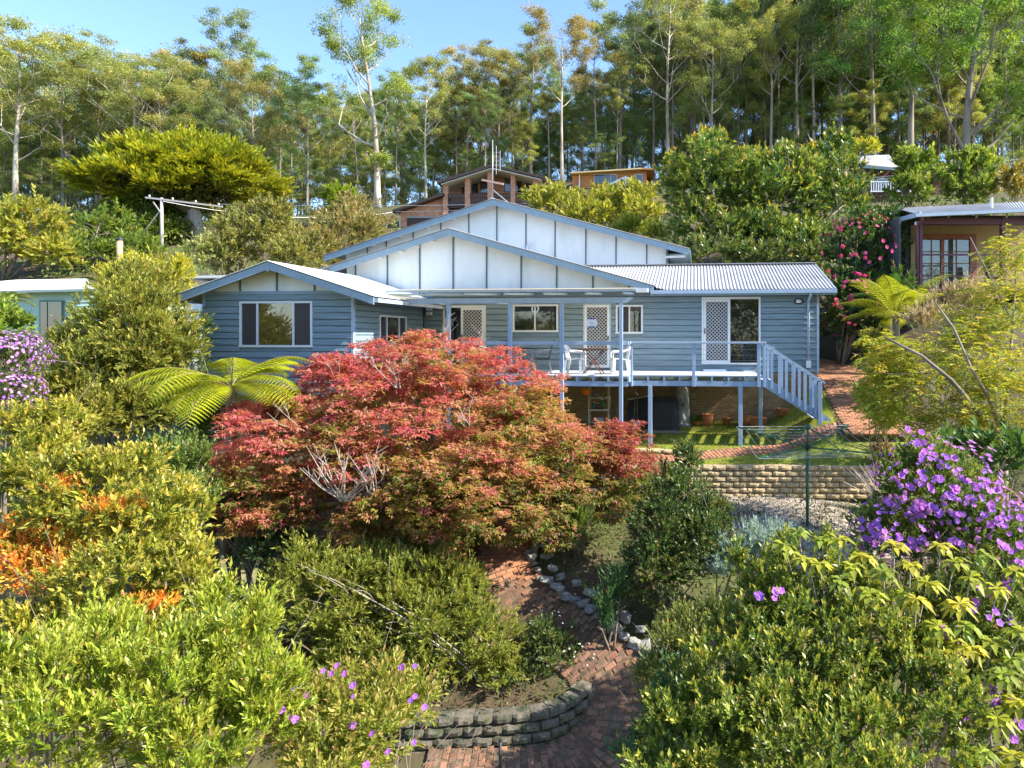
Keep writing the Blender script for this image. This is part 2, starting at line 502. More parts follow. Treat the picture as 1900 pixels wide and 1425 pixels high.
def sprigs(lv, pts, nrm, k, slen, L, W, cols, w=None, tip=None, up=0.6, spread=0.9, droop=0.0, jit=0.35, tipw=0.0, mass=None):
    """leafy shoots growing out of pts: k leaves around each stem; tip = colour of the young end leaves"""
    n = len(pts)
    D = unit(nrm * 0.8 + np.array([0, 0, up]) + rng.normal(size=(n, 3)) * jit)
    sl = rng.uniform(0.55, 1.25, (n, 1)) * slen * np.where(rng.random((n, 1)) < .07, rng.uniform(1.4, 2.2, (n, 1)), 1)
    t = (np.arange(k) + 0.5) / k
    t = np.clip(t[None] + rng.uniform(-0.4, 0.4, (n, k)) / k, 0, 1)
    ang = np.arange(k)[None] * 2.4 + rng.uniform(0, 6.28, (n, 1))
    x = unit(np.cross(D, rand_dir(n))); y = np.cross(D, x)
    rad = x[:, None] * np.cos(ang)[..., None] + y[:, None] * np.sin(ang)[..., None]
    b = pts[:, None] + D[:, None] * (sl * t)[..., None]
    sp = spread * (1.15 - 0.7 * t)[..., None]
    d = unit(D[:, None] + rad * sp + rng.normal(size=(n, k, 3)) * 0.15 + np.array([0, 0, -droop]))
    base = mixcol(n, cols, w)
    if mass is not None:
        mm = int(mass.max()) + 1
        mc = mixcol(mm, cols, w); mv = rng.uniform(.82, 1.18, (mm, 1))
        base = (base * .5 + mc[mass] * .5) * mv[mass]
    col = np.repeat(base[:, None], k, 1)
    if tip is not None:
        tt = np.clip((t - (1 - tipw)) / max(tipw, 1e-3), 0, 1)[..., None] * rng.uniform(0.2, 1.0, (n, 1, 1))
        col = col * (1 - tt) + np.array(tip) * tt
    ll = L * rng.uniform(0.5, 1.4, (n * k)) * np.repeat(rng.uniform(.8, 1.2, n), k)
    dead = rng.random((n, k, 1)) < .025
    col = np.where(dead, np.array([.30, .19, .07]), col)
    up_ = unit(D[:, None] * 0.7 + rad * -0.3 + np.array([0, 0, 0.4]) + rng.normal(size=(n, k, 3)) * 0.3).reshape(-1, 3)
    lv.add(b.reshape(-1, 3), d.reshape(-1, 3), ll, W / L * ll, col.reshape(-1, 3), up_, droop=droop * 0.2)

def clumps(lv, pts, nrm, m, r, L, W, cols, w=None, flat=0.6, droop=0.0, rad=0.7):
    """rounded leaf clumps round pts"""
    n = len(pts)
    q = rand_dir(n * m).reshape(n, m, 3) * (rng.uniform(0, 1, (n, m, 1)) ** 0.45)
    rr = (r * rng.uniform(0.6, 1.3, (n, 1, 1)))
    q[..., 2] *= flat
    b = pts[:, None] + q * rr
    d = unit(q * rad + nrm[:, None] * 0.5 + rng.normal(size=(n, m, 3)) * 0.55 + np.array([0, 0, -droop]))
    col = np.repeat(mixcol(n, cols, w)[:, None], m, 1)
    ll = L * rng.uniform(0.65, 1.3, n * m)
    lv.add(b.reshape(-1, 3), d.reshape(-1, 3), ll, W / L * ll, col.reshape(-1, 3))

def stars(lv, b, d, size, col, fingers=(-0.95, 0.0, 0.95), wid=0.36):
    """palmate leaves: several pointed fingers from one stalk"""
    n = len(b)
    up = unit(np.array([0, 0, 1.0]) + rng.normal(size=(n, 3)) * 0.35)
    sd = unit(np.cross(d, up) + 1e-6)
    for a in fingers:
        dd = unit(d * math.cos(a) + sd * math.sin(a))
        s = size * (1.0 if a == 0 else 0.86)
        lv.add(b, dd, s, s * wid, col, up, fold=0.1, droop=0.12, mid=0.5)

def branch_tubes(mb, base, tips, r0, n=5, sag=0.0, seg=4):
    base = Vector(base)
    for t in tips:
        t = Vector(t)
        mid = base.lerp(t, 0.5) + Vector((random.uniform(-.1, .1), random.uniform(-.1, .1), 0.12 - sag)) * (t - base).length
        pts = []
        for i in range(seg + 1):
            u = i / seg
            pts.append((1 - u) ** 2 * base + 2 * u * (1 - u) * mid + u * u * t)
        mb.tube(pts, [r0 * (1 - 0.8 * i / seg) for i in range(seg + 1)], n)

LEAF_COUNT = {}
def shrub(name, label, cat, blobs, n, k, slen, L, W, cols, w=None, tip=None, tipw=0.3, up=0.6, spread=0.9, mt='leaf', inner=0.25, stems=7, stem_r=0.025,
          droop=0.0, group=None, foot=None, lump=0.12, style='sprig', clump_r=0.3, stem_mat='bark', jit=0.35, hi=1.04, flat=0.6, lo=0.78, stem_to=0.75, rs=None):
    """a woody plant with its stems and crown; blobs give the crown's volume"""
    C = np.array([b[0] for b in blobs]); Rr = np.array([b[1] for b in blobs])
    if foot is None:
        i = int(np.argmin(C[:, 2] - Rr[:, 2]))
        foot = (C[i, 0], C[i, 1])
    fz = gz(foot[0], foot[1])
    o = thing(name, label, cat, (foot[0], foot[1], fz), group=group)
    org = np.array([foot[0], foot[1], fz])
    L, W = L * 1.06, W * 1.1
    blobs = [(c, np.maximum(r * .92 - .28 * slen, r * .6)) for c, r in blobs]
    n = n * .82 if n < 50 else n
    lv = Leaves()
    area = sum(4 * math.pi * ((((r[0]*r[1])**1.6 + (r[0]*r[2])**1.6 + (r[1]*r[2])**1.6) / 3) ** (1/1.6)) for _, r in blobs) * (0.75 if len(blobs) > 1 else 1)
    if n < 50: n = int(n * area / (k * L * W * 0.5))      # n is then the number of leaf layers
    p, nr, ms = lumpy_shell(blobs, n, rs)
    pi, ni = shell(blobs, int(n * inner), lo=0.35, hi=0.72, lump=lump, keep=0.2)
    for (pp, nn, f, mass) in ((p, nr, 1.0, ms), (pi, ni, 1.35, None)):
        gzz = gz_arr(pp[:, 0], pp[:, 1])
        okk = pp[:, 2] > gzz + 0.03
        pp, nn = pp[okk], nn[okk]
        if mass is not None: mass = mass[okk]
        if len(pp) == 0: continue
        sprigs(lv, pp - nn * slen * 0.5, nn, k, slen, L * f, W * f, cols, w, tip if f == 1 else None, up, spread, droop, tipw=tipw, jit=jit, mass=mass)
    cr = lv.build('crown', MT[mt], o, org)
    LEAF_COUNT[label] = len(cr.data.polygons)
    if stems:
        mb = MB()
        q, _ = shell(blobs, max(stems, 4), lo=stem_to - 0.15, hi=stem_to + 0.1)
        for t in q[:stems]:
            b0 = Vector((random.uniform(-.12, .12), random.uniform(-.12, .12), -0.15)); e_ = Vector(t - org)
            branch_tubes(mb, b0, [e_], stem_r * random.uniform(0.8, 1.3), 5)
            for _k in range(3):
                m_ = b0.lerp(e_, random.uniform(.55, .95)); ln_ = (e_ - b0).length * .28
                branch_tubes(mb, m_, [m_ + Vector((random.uniform(-1, 1), random.uniform(-1, 1), random.uniform(.1, 1))).normalized() * ln_], stem_r * .4, 4, seg=3)
        mb.build('stem', MT[stem_mat], o, smooth=True)
    return o
# ------------------------------------------------------------------ the ground
def grid_mesh(xs, ys, zf):
    X, Yg = np.meshgrid(xs, ys)
    Z = zf(X.ravel(), Yg.ravel()).reshape(X.shape)
    nx, ny = len(xs), len(ys)
    V = np.stack([X, Yg, Z], -1).reshape(-1, 3)
    i = np.arange(ny - 1)[:, None] * nx + np.arange(nx - 1)[None]
    Fq = np.stack([i, i + 1, i + nx + 1, i + nx], -1).reshape(-1, 4)
    me = bpy.data.meshes.new('ground')
    me.from_pydata(V.tolist(), [], Fq.tolist())
    me.polygons.foreach_set('use_smooth', [True] * len(me.polygons))
    return me
u = np.linspace(-1, 1, 170)
gx = 9 * np.sinh(u * 5.6) / np.sinh(5.6) * 260 / 9 * 5 + u * 28
v = np.linspace(-0.55, 1, 200)
gy = 12 + 22 * v / 1.0 + 1600 * np.sign(v) * np.abs(v) ** 5
def rough_ground(x, y):
    z = gz_arr(x, y)
    return z - 0.03 + 0.03 * np.sin(x * 2.1 + 1.3 * np.sin(y * 1.7)) * np.sin(y * 1.9 + 0.7)
gm = mat('garden_soil', (0.085, 0.058, 0.034), 0.95, 0.45, 1.6, bump=0.9, bscale=9, col2=(0.075, 0.10, 0.022), col2_amt=0.6, col2_scale=0.35)
ground = mesh_obj('ground', grid_mesh(np.sort(gx), np.sort(gy), rough_ground), gm, smooth=True)
tag(ground, 'sloping garden soil and forest floor of the hillside', kind='structure')

# ------------------------------------------------------------------ lawn terrace behind the block wall
def zlawn(x, y):
    """turf: falls gently towards the wall and to the left, climbs to the stair foot on the right"""
    s = (x - AX) * CT - (y - AY) * ST; w = (x - AX) * ST + (y - AY) * CT
    z = -2.70 + 0.125 * np.minimum(w, 0.3) + 0.02 * s
    r = np.clip((s - 0.9) / 1.9, 0, 1); r = r * r * (3 - 2 * r)
    zs = np.interp(w, [-4.6, -3.6, -2.2, 0.0, 2.0], [-3.22, -2.75, -2.33, -1.66, -1.25])
    return z * (1 - r) + zs * r
lawn_m = mat('lawn_turf', (0.20, 0.24, 0.03), 0.9, 0.35, 3, bump=0.8, bscale=30, col2=(0.22, 0.21, 0.05), col2_amt=0.5, col2_scale=1.2)
ls = np.linspace(-7.0, 4.6, 60); lw = np.linspace(-4.45, 0.6, 36)
S, Wg = np.meshgrid(ls, lw)
XX = AX + S * CT + Wg * ST; YY = AY - S * ST + Wg * CT
ZZ = zlawn(XX, YY)
nx = len(ls)
V = np.stack([XX, YY, ZZ], -1).reshape(-1, 3).tolist()
ii = (np.arange(len(lw) - 1)[:, None] * nx + np.arange(nx - 1)[None]).ravel()
Fq = [(int(i), int(i + 1), int(i + nx + 1), int(i + nx)) for i in ii]
edge = list(range(nx)) + [r * nx + nx - 1 for r in range(1, len(lw))] + [(len(lw) - 1) * nx + k for k in range(nx - 2, -1, -1)] + [r * nx for r in range(len(lw) - 2, 0, -1)]
nb = len(V)
V += [(V[e][0], V[e][1], V[e][2] - 1.1) for e in edge]
for a in range(len(edge)):
    b = (a + 1) % len(edge)
    Fq.append((edge[a], nb + a, nb + b, edge[b]))
me = bpy.data.meshes.new('lawn'); me.from_pydata(V, [], Fq)
lawn = tag(mesh_obj('lawn', me, lawn_m, smooth=True), 'short green lawn terrace between house and block wall', kind='structure')

# short blades on the lawn
n = 52000
s_ = rng.uniform(-5.2, 4.6, n); w_ = rng.uniform(-4.45, 0.0, n)
x_ = AX + s_ * CT + w_ * ST; y_ = AY - s_ * ST + w_ * CT
b = np.stack([x_, y_, zlawn(x_, y_) - 0.004], -1)
d = unit(np.stack([rng.normal(size=n) * 0.5, rng.normal(size=n) * 0.5, np.ones(n)], -1))
gl = Leaves()
patch = 0.5 + 0.5 * np.sin(x_ * 1.7 + 2 * np.sin(y_ * 1.3)) * np.sin(y_ * 2.1)
gc = np.array([0.19, 0.25, 0.03]) * (1 - patch[:, None]) + np.array([0.32, 0.32, 0.055]) * patch[:, None]
# ------------------------------------------------------------------ brick paths
def polyline(pts, step):
    """resample a smooth curve through pts (x, y) at even steps; returns points and tangents"""
    pts = np.array(pts, float)
    out = []
    n = len(pts)
    for i in range(n - 1):
        p0, p1, p2, p3 = pts[max(i - 1, 0)], pts[i], pts[i + 1], pts[min(i + 2, n - 1)]
        for t in np.linspace(0, 1, 30, endpoint=False):
            out.append(0.5 * ((2 * p1) + (-p0 + p2) * t + (2*p0 - 5*p1 + 4*p2 - p3) * t*t + (-p0 + 3*p1 - 3*p2 + p3) * t**3))
    out.append(pts[-1]); out = np.array(out)
    seg = np.linalg.norm(np.diff(out, axis=0), axis=1); cum = np.concatenate([[0], np.cumsum(seg)])
    u = np.arange(0, cum[-1], step)
    q = np.stack([np.interp(u, cum, out[:, 0]), np.interp(u, cum, out[:, 1])], -1)
    t = np.gradient(q, axis=0); t /= np.linalg.norm(t, axis=1)[:, None]
    return q, t

def g_path(pts, width, zf, name, label, joined, lift=0.03, limit=300, bl=0.205, bw=0.10):
    q, t = polyline(pts, bw + 0.006)
    base = MB(); rows = []
    for i in range(len(q)):
        n_ = np.array([t[i][1], -t[i][0]])
        a = q[i] - n_ * (width / 2 + .03); c = q[i] + n_ * (width / 2 + .03); m_ = q[i]
        rows.append([(p[0], p[1], zf(p[0], p[1]) + lift - 0.012) for p in (a, m_, c)])
    vs = [v for r in rows for v in r]; fs = []
    for i in range(len(rows) - 1):
        for k in range(2):
            fs.append((i*3+k, i*3+k+1, (i+1)*3+k+1, (i+1)*3+k))
    base.add(vs, fs)
    root = base.build(name, MT['sand'])
    tag(root, label, kind='structure')
    proto = []
    for j in range(5):
        mb = MB(); h = 0.05
        e = 0.008
        x, y = bl / 2 - 0.004, bw / 2 - 0.004
        mb.add([(-x,-y,-h),(x,-y,-h),(x,y,-h),(-x,y,-h),(-x,-y,-e),(x,-y,-e),(x,y,-e),(-x,y,-e),(-x+e,-y+e,0),(x-e,-y+e,0),(x-e,y-e,0),(-x+e,y-e,0)],
               [(0,1,5,4),(1,2,6,5),(2,3,7,6),(3,0,4,7),(4,5,9,8),(5,6,10,9),(6,7,11,10),(7,4,8,11),(8,9,10,11)])
        m_ = mb.mesh('paver'); m_.materials.append(MT['paver']); proto.append((m_, mb))
    nrow = int(round(width / bl)); cnt = 0; allb = []
    for i in range(len(q)):
        n_ = np.array([t[i][1], -t[i][0]])
        off = (i % 2) * 0.5
        for k in range(nrow):
            u_ = (k - (nrow - 1) / 2 + off - 0.25) * bl
            c = q[i] + n_ * u_
            # tilt with the ground
            z0 = zf(c[0], c[1]) + lift
            e = 0.15
            gn = np.array([(zf(c[0] - e, c[1]) - zf(c[0] + e, c[1])) / (2*e), (zf(c[0], c[1] - e) - zf(c[0], c[1] + e)) / (2*e), 1.0])
            xx = np.array([n_[0], n_[1], 0.0]); gn /= np.linalg.norm(gn)
            xx = xx - gn * xx.dot(gn); xx /= np.linalg.norm(xx); yy = np.cross(gn, xx)
            a = random.uniform(-0.04, 0.04)
            xr = xx * math.cos(a) + yy * math.sin(a); yr = np.cross(gn, xr)
            z0 += random.uniform(-0.006, 0.006)
            Mx = Matrix(((xr[0], yr[0], gn[0], c[0]), (xr[1], yr[1], gn[1], c[1]), (xr[2], yr[2], gn[2], z0), (0, 0, 0, 1)))
            allb.append(Mx)
    if joined:
        mb = MB()
        for Mx in allb:
            pm = random.choice(proto)[1]
            mb.add([Mx @ Vector(v) for v in pm.v], pm.f)
        o = mb.build('paver', MT['paver_far'], root); o['kind'] = 'stuff'
    else:
        allb.sort(key=lambda m: m.translation.y)
        for Mx in allb[:limit]:
            o = bpy.data.objects.new('paver', random.choice(proto)[0]); COL.objects.link(o)
            o.parent = root; o.matrix_basis = Mx
        if len(allb) > limit:
            mb = MB()
            for Mx in allb[limit:]:
                pm = proto[0][1]; mb.add([Mx @ Vector(v) for v in pm.v], pm.f)
            o = mb.build('far_paver', MT['paver_far'], root); o['kind'] = 'stuff'
    return root

def island_rnd(m, amt):
    """let every separate piece of a joined mesh differ in brightness"""
    nt = m.node_tree; N = nt.nodes; L = nt.links
    bs = N['Principled BSDF']; src = bs.inputs['Base Color'].links[0].from_socket
    ge = N.new('ShaderNodeNewGeometry'); mr = N.new('ShaderNodeMapRange')
    mr.inputs[3].default_value = 1 - amt; mr.inputs[4].default_value = 1 + amt
    L.new(ge.outputs['Random Per Island'], mr.inputs[0])
    vm = N.new('ShaderNodeVectorMath'); vm.operation = 'SCALE'
    L.new(src, vm.inputs[0]); L.new(mr.outputs[0], vm.inputs['Scale']); L.new(vm.outputs[0], bs.inputs['Base Color'])
    return m
MT['paver_far'] = island_rnd(mat('upper_paver', (0.36, 0.16, 0.085), 0.85, 0.2, 5, bump=0.3, col2=(0.17, 0.11, 0.07), col2_amt=0.3, col2_scale=2), 0.25)

xy = lambda px, py, Y: tuple(P(px, py, Y)[:2])
front_pts = [xy(1110, 930, 15.8), xy(1035, 950, 15.0), xy(965, 985, 14.3), xy(932, 1045, 13.0), xy(975, 1112, 12.2), xy(1055, 1168, 11.5), xy(1118, 1225, 10.95), xy(1142, 1285, 10.4),
             xy(1125, 1358, 9.85), xy(1065, 1415, 9.45), xy(950, 1450, 9.22), xy(780, 1465, 9.15)]
front_path = g_path(front_pts, 1.0, gz, 'brick_path', 'narrow winding terracotta brick path curving down between the shrubs', False)

def zupper(x, y): return zlawn(np.array(x), np.array(y)) if True else 0
lawn_path_pts = [tuple(HW(3.6, -2.9, 0)[:2]), tuple(HW(2.6, -2.75, 0)[:2]), tuple(HW(1.2, -2.85, 0)[:2]), tuple(HW(-0.4, -3.3, 0)[:2]), tuple(HW(-2.0, -3.75, 0)[:2]), tuple(HW(-3.4, -3.9, 0)[:2]), tuple(HW(-4.6, -4.0, 0)[:2])]
lawn_path = g_path(lawn_path_pts, 0.7, lambda x, y: float(zlawn(np.array(x), np.array(y))), 'garden_path', 'level brick path crossing the lawn in front of the house', True, lift=0.016)
# path that climbs beside the right end of the house
def zside(x, y):
    w = (x - AX) * ST + (y - AY) * CT
    return float(np.interp(w, [-3.6, -2.2, 0.0, 2.0, 4.5, 8.0], [-2.52, -2.30, -1.62, -1.22, -0.95, -0.7]))
side_pts = [tuple(HW(3.75, -3.5, 0)[:2]), tuple(HW(3.7, -2.2, 0)[:2]), tuple(HW(3.72, 0.0, 0)[:2]), tuple(HW(3.75, 2.5, 0)[:2]), tuple(HW(3.8, 5.5, 0)[:2])]
side_path = g_path(side_pts, 1.6, zside, 'side_path', 'wide brick path climbing beside the right end wall of the house', True, lift=0.02)
# earth bank carrying the side path
mb = MB()
for w0, w1 in zip(np.arange(-3.4, 5.5, 0.5), np.arange(-2.9, 6.0, 0.5)):
    pass
bank = []
for w0 in np.arange(-3.45, 6.1, 0.4):
    a = HW(2.75, w0, 0); c = HW(6.2, w0, 0)
    z = zside(*HW(3.7, w0, 0)[:2]) - 0.02
    bank.append([(a.x, a.y, z - 0.005), (HW(4.75, w0, 0).x, HW(4.75, w0, 0).y, z - 0.005), (c.x, c.y, z + 0.55), (c.x, c.y, -4.0), (a.x, a.y, -4.0)])
vs = [v for r in bank for v in r]; fs = []
for i in range(len(bank) - 1):
    for k in range(5):
        k2 = (k + 1) % 5
        fs.append((i*5+k, i*5+k2, (i+1)*5+k2, (i+1)*5+k))
fs.append((0, 1, 2, 3, 4))
mb.add(vs, fs)
mb_o = mb.build('side_bank', gm); tag(mb_o, 'earth bank under the side path', kind='structure')

# blades keep off the path
qd, _t = polyline(lawn_path_pts, 0.2)
dist = np.min(np.hypot(x_[:, None] - qd[None, :, 0], y_[:, None] - qd[None, :, 1]), axis=1)
sd_ = (s_ > 2.85) & (w_ > -4.0)
ok = (dist > 0.40 + 0.06 * rng.normal(size=n)) & ~sd_
gl.add(b[ok], d[ok], rng.uniform(0.03, 0.065, ok.sum()), 0.012, gc[ok])
go = gl.build('lawn_grass', MT['leaf_thin'])
tag(go, 'short green grass blades of the lawn', 'grass', kind='stuff')

# ------------------------------------------------------------------ gravel bed under the clothesline
gxs = np.linspace(P(1255, 950, 14.5).x, P(1650, 950, 15).x, 40); gys = np.linspace(12.6, 16.75, 40)
grm = mat('gravel', (0.36, 0.31, 0.25), 0.95, 0.5, 26, bump=1.0, bscale=45, col2=(0.13, 0.095, 0.06), col2_amt=0.45, col2_scale=5)
gme = grid_mesh(gxs, gys, lambda x, y: rough_ground(x, y) + 0.03 - 0.10 * np.clip((np.hypot((x - 3.9) / 2.6, (y - 14.9) / 2.4) - 0.75) / 0.5, 0, 1) + 0.012 * np.sin(9 * x) * np.sin(8 * y))
gravel = mesh_obj('gravel_bed', gme, grm, smooth=True)
tag(gravel, 'pale gravel bed below the block retaining wall', kind='structure')
n = 9000
x_ = rng.uniform(gxs[0], gxs[-1], n); y_ = rng.uniform(12.8, 16.7, n)
lv = Leaves()
b = np.stack([x_, y_, rough_ground(x_, y_) + 0.035], -1)
lv.add(b, unit(np.stack([rng.normal(size=n), rng.normal(size=n), 0.25 * rng.normal(size=n)], -1)), rng.uniform(0.02, 0.06, n), rng.uniform(0.015, 0.035, n),
       mixcol(n, [(0.42, 0.37, 0.30), (0.26, 0.21, 0.15), (0.16, 0.10, 0.05), (0.5, 0.46, 0.4)]), fold=0.4)
tag(lv.build('gravel_chips', leaf_mat('chip', 0.0, 0.9, 0.2)), 'loose stone chips and fallen leaves on the gravel', 'gravel', kind='stuff')

# ------------------------------------------------------------------ block retaining walls
def block_mesh(w, h, dpt, seed, mt):
    """split-face block: rough front towards -y"""
    r_ = np.random.default_rng(seed)
    nx_, nz_ = 4, 3
    vs = []; fs = []
    for j in range(nz_ + 1):
        for i in range(nx_ + 1):
            x = -w/2 + w * i / nx_; z = h * j / nz_
            ed = (i in (0, nx_)) or (j in (0, nz_))
            y = 0.02 + 0.01 * r_.random() if ed else -0.018 * r_.random() - 0.012
            x *= 0.985 if not ed else (0.96 + 0.03 * r_.random())
            vs.append((x, y, z + (0.004 if j == 0 else (-0.006 * r_.random() if j == nz_ else 0))))
    W_ = nx_ + 1
    for j in range(nz_):
        for i in range(nx_):
            a = j * W_ + i
            fs.append((a, a + 1, a + W_ + 1, a + W_))
    n0 = len(vs)
    vs += [(-w/2*.97, dpt, 0.004), (w/2*.97, dpt, 0.004), (w/2*.97, dpt, h - .003), (-w/2*.97, dpt, h - .003)]
    fs += [tuple([n0, n0 + 1] + list(range(nx_, -1, -1))), tuple([n0 + 2, n0 + 3] + [nz_ * W_ + i for i in range(W_)]),
           tuple([n0 + 3, n0] + [j * W_ for j in range(nz_ + 1)]), tuple([n0 + 1, n0 + 2] + [j * W_ + nx_ for j in range(nz_, -1, -1)])]
    me = bpy.data.meshes.new('block'); me.from_pydata(vs, [], fs); me.materials.append(mt)
    return me

def block_wall(name, label, pts, ztop, courses, bw, bh, mt, batter=0.03, dpt=0.24):
    q, t = polyline(pts, 0.02)
    seg = np.concatenate([[0], np.cumsum(np.linalg.norm(np.diff(q, axis=0), axis=1))])
    o = thing(name, label, 'wall', (q[len(q)//2][0], q[len(q)//2][1], ztop(q[len(q)//2]) - courses * bh))
    org = Vector(o.location)
    protos = [block_mesh(bw, bh, dpt, 100 + k, mt) for k in range(7)]
    for c in range(courses):
        nblk = int(seg[-1] / bw)
        for k in range(nblk):
            uu = (k + (0.5 if c % 2 else 0.0) + 0.25) * bw
            if uu > seg[-1]: continue
            i = min(np.searchsorted(seg, uu), len(q) - 1)
            tx, ty = t[i]
            nx_, ny_ = ty, -tx            # towards the viewer when walking left to right
            z = ztop(q[i]) - (c + 1) * bh
            off = batter * c
            po = Vector((q[i][0] + nx_ * off, q[i][1] + ny_ * off, z)) - org
            ob = bpy.data.objects.new('block', random.choice(protos)); COL.objects.link(ob)
            ob.parent = o; ob.location = po
            ob.rotation_euler = (random.uniform(-.01, .01), random.uniform(-.008, .008), math.atan2(ty, tx) + random.uniform(-.03, .03))
    return o

wl_pts = [tuple(HW(s, -4.55 + dy, 0)[:2]) for s, dy in ((-3.4, 0.05), (-2.0, 0.0), (0, 0), (2.0, 0.0), (3.3, 0.02), (4.2, 0.1), (4.9, 0.4))]
block_wall('block_retaining_wall', 'sandstone-coloured block retaining wall along the front edge of the lawn', wl_pts,
           lambda q: -3.20 + 0.02 * ((q[0] - AX) * CT - (q[1] - AY) * ST), 6, 0.315, 0.128, MT['block'])
# a short second wall by the left end of the lawn path
wl2 = [tuple(P(1150, 836, 18.0)[:2]), tuple(P(1215, 834, 17.95)[:2]), tuple(P(1262, 838, 17.6)[:2])]
block_wall('low_block_edging', 'two low courses of block edging left of the lawn behind the maple', wl2,
           lambda q: -3.05, 2, 0.30, 0.11, MT['block'])
low_pts = [xy(740, 1335, 9.72), xy(850, 1335, 9.78), xy(940, 1345, 9.84), xy(1010, 1340, 9.95), xy(1065, 1315, 10.2), xy(1100, 1280, 10.55), xy(1112, 1260, 10.85)]
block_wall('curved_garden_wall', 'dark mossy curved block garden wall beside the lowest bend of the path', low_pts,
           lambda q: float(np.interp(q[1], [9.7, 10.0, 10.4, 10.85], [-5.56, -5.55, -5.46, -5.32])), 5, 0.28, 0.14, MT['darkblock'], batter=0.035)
# earth behind it
# ------------------------------------------------------------------ rocks edging the path
def rock_mesh(seed):
    r_ = np.random.default_rng(seed)
    import bmesh
    bm = bmesh.new(); bmesh.ops.create_icosphere(bm, subdivisions=2, radius=1.0)
    ph = r_.uniform(0, 6, 6)
    for v_ in bm.verts:
        p = v_.co
        k = 1 + 0.22 * math.sin(3 * p.x + ph[0]) * math.sin(2.7 * p.y + ph[1]) + 0.15 * math.sin(5 * p.z + ph[2]) + 0.08 * r_.normal()
        v_.co = p * k
        v_.co.z = max(min(v_.co.z, 0.72 + 0.05 * r_.normal()), -0.6)
    me = bpy.data.meshes.new('stone'); bm.to_mesh(me); bm.free(); me.materials.append(MT['stone'])
    return me
rocks = [rock_mesh(s) for s in range(8)]
edge_pts = [xy(1018, 985, 14.2), xy(985, 1018, 13.5), xy(985, 1050, 13.0), xy(1000, 1078, 12.6), xy(1035, 1105, 12.25), xy(1075, 1140, 11.85), xy(1120, 1172, 11.5), xy(1165, 1200, 11.2), xy(1195, 1222, 11.0), xy(1215, 1250, 10.8)]
q, t = polyline(edge_pts, 0.19)
edging = thing('stone_edging', 'row of rough grey stones edging the right side of the path', 'stone edging', (*q[len(q)//2], gz(*q[len(q)//2])))
for i in range(len(q)):
    for rr in range(2 if i % 2 else 1):
        s_r = random.uniform(0.07, 0.135)
        off = np.array([t[i][1], -t[i][0]]) * (-0.12 - 0.17 * rr) * -1
        off = np.array([-t[i][1], t[i][0]]) * (0.05 + 0.2 * rr)
        x, y = q[i] + off + rng.normal(size=2) * 0.03
        o = bpy.data.objects.new('stone', random.choice(rocks)); COL.objects.link(o)
        o.parent = edging
        o.location = Vector((x, y, gz(x, y) + 0.06 + 0.07 * rr)) - edging.location
        o.scale = (s_r * random.uniform(0.9, 1.3), s_r, s_r * random.uniform(0.7, 1.0))
        o.rotation_euler = (random.uniform(-.3, .3), random.uniform(-.3, .3), random.uniform(0, 6))
# ------------------------------------------------------------------ the house
ZB = -3.1
house = thing('weatherboard_house', 'large blue-grey weatherboard house with white panelled gables', 'house', HW(0, 0, ZB), -TH)
def front(w):
    return lambda a, o, z: (a, w - o, z - ZB)
def side(s):
    return lambda a, o, z: (s + o, a, z - ZB)

def fbox(mb, f, a0, a1, o0, o1, z0, z1):
    c = [f(a0, o0, z0), f(a1, o1, z1)]
    mb.box(tuple(min(c[0][i], c[1][i]) for i in range(3)), tuple(max(c[0][i], c[1][i]) for i in range(3)))
    return mb

def boards(part, f, a0, a1, z0, z1, openings, cover=0.178, mt='board', lip=0.040, name='weatherboard', zoff=0.0):
    n = max(1, int(round((z1 - z0) / cover))); h = (z1 - z0) / n
    for i in range(n):
        za, zb_ = z0 + i * h, z0 + (i + 1) * h
        cuts = [(o[0], o[1]) for o in openings if o[2] < zb_ - 0.02 and o[3] > za + 0.02]
        cuts.sort(); x = a0; segs = []
        for c in cuts:
            if c[0] > x + 0.02: segs.append((x, c[0]))
            x = max(x, c[1])
        if x < a1 - 0.02: segs.append((x, a1))
        for (p, q_) in segs:
            prof = [(0.004, za), (lip, za), (lip, za + 0.012), (lip * .55, zb_ - 0.022), (0.004, zb_ - 0.018), (0.004, zb_)]
            A = [Vector(f(p, o, z)) for o, z in prof]; B = [Vector(f(q_, o, z)) for o, z in prof]
            m_ = MB(); k = len(prof)
            m_.add(A + B, [tuple(range(k)), tuple(range(2*k-1, k-1, -1))] + [(j, k + j, k + (j+1) % k, (j+1) % k) for j in range(k)])
            m_.build(name, MT[mt], part)

def lattice(mb, f, a0, a1, z0, z1, o, sp=0.098, th=0.012):
    """diagonal security grille clipped to the rectangle"""
    w, h = a1 - a0, z1 - z0
    c = -h
    while c < w:
        for sgn in (1, -1):
            # line a = a0 + c + (z - z0) for sgn 1, mirrored for -1
            ta, tb = max(0, -c), min(h, w - c)
            if tb - ta > 0.02:
                p = [(c + ta, ta), (c + tb, tb)]
                if sgn < 0: p = [(w - x, z) for x, z in p]
                mb.bar(f(a0 + p[0][0], o, z0 + p[0][1]), f(a0 + p[1][0], o, z0 + p[1][1]), 0.008, th, up=f(0, 1, 0) if False else (0, 0, 1))
        c += sp * 1.15
    return mb

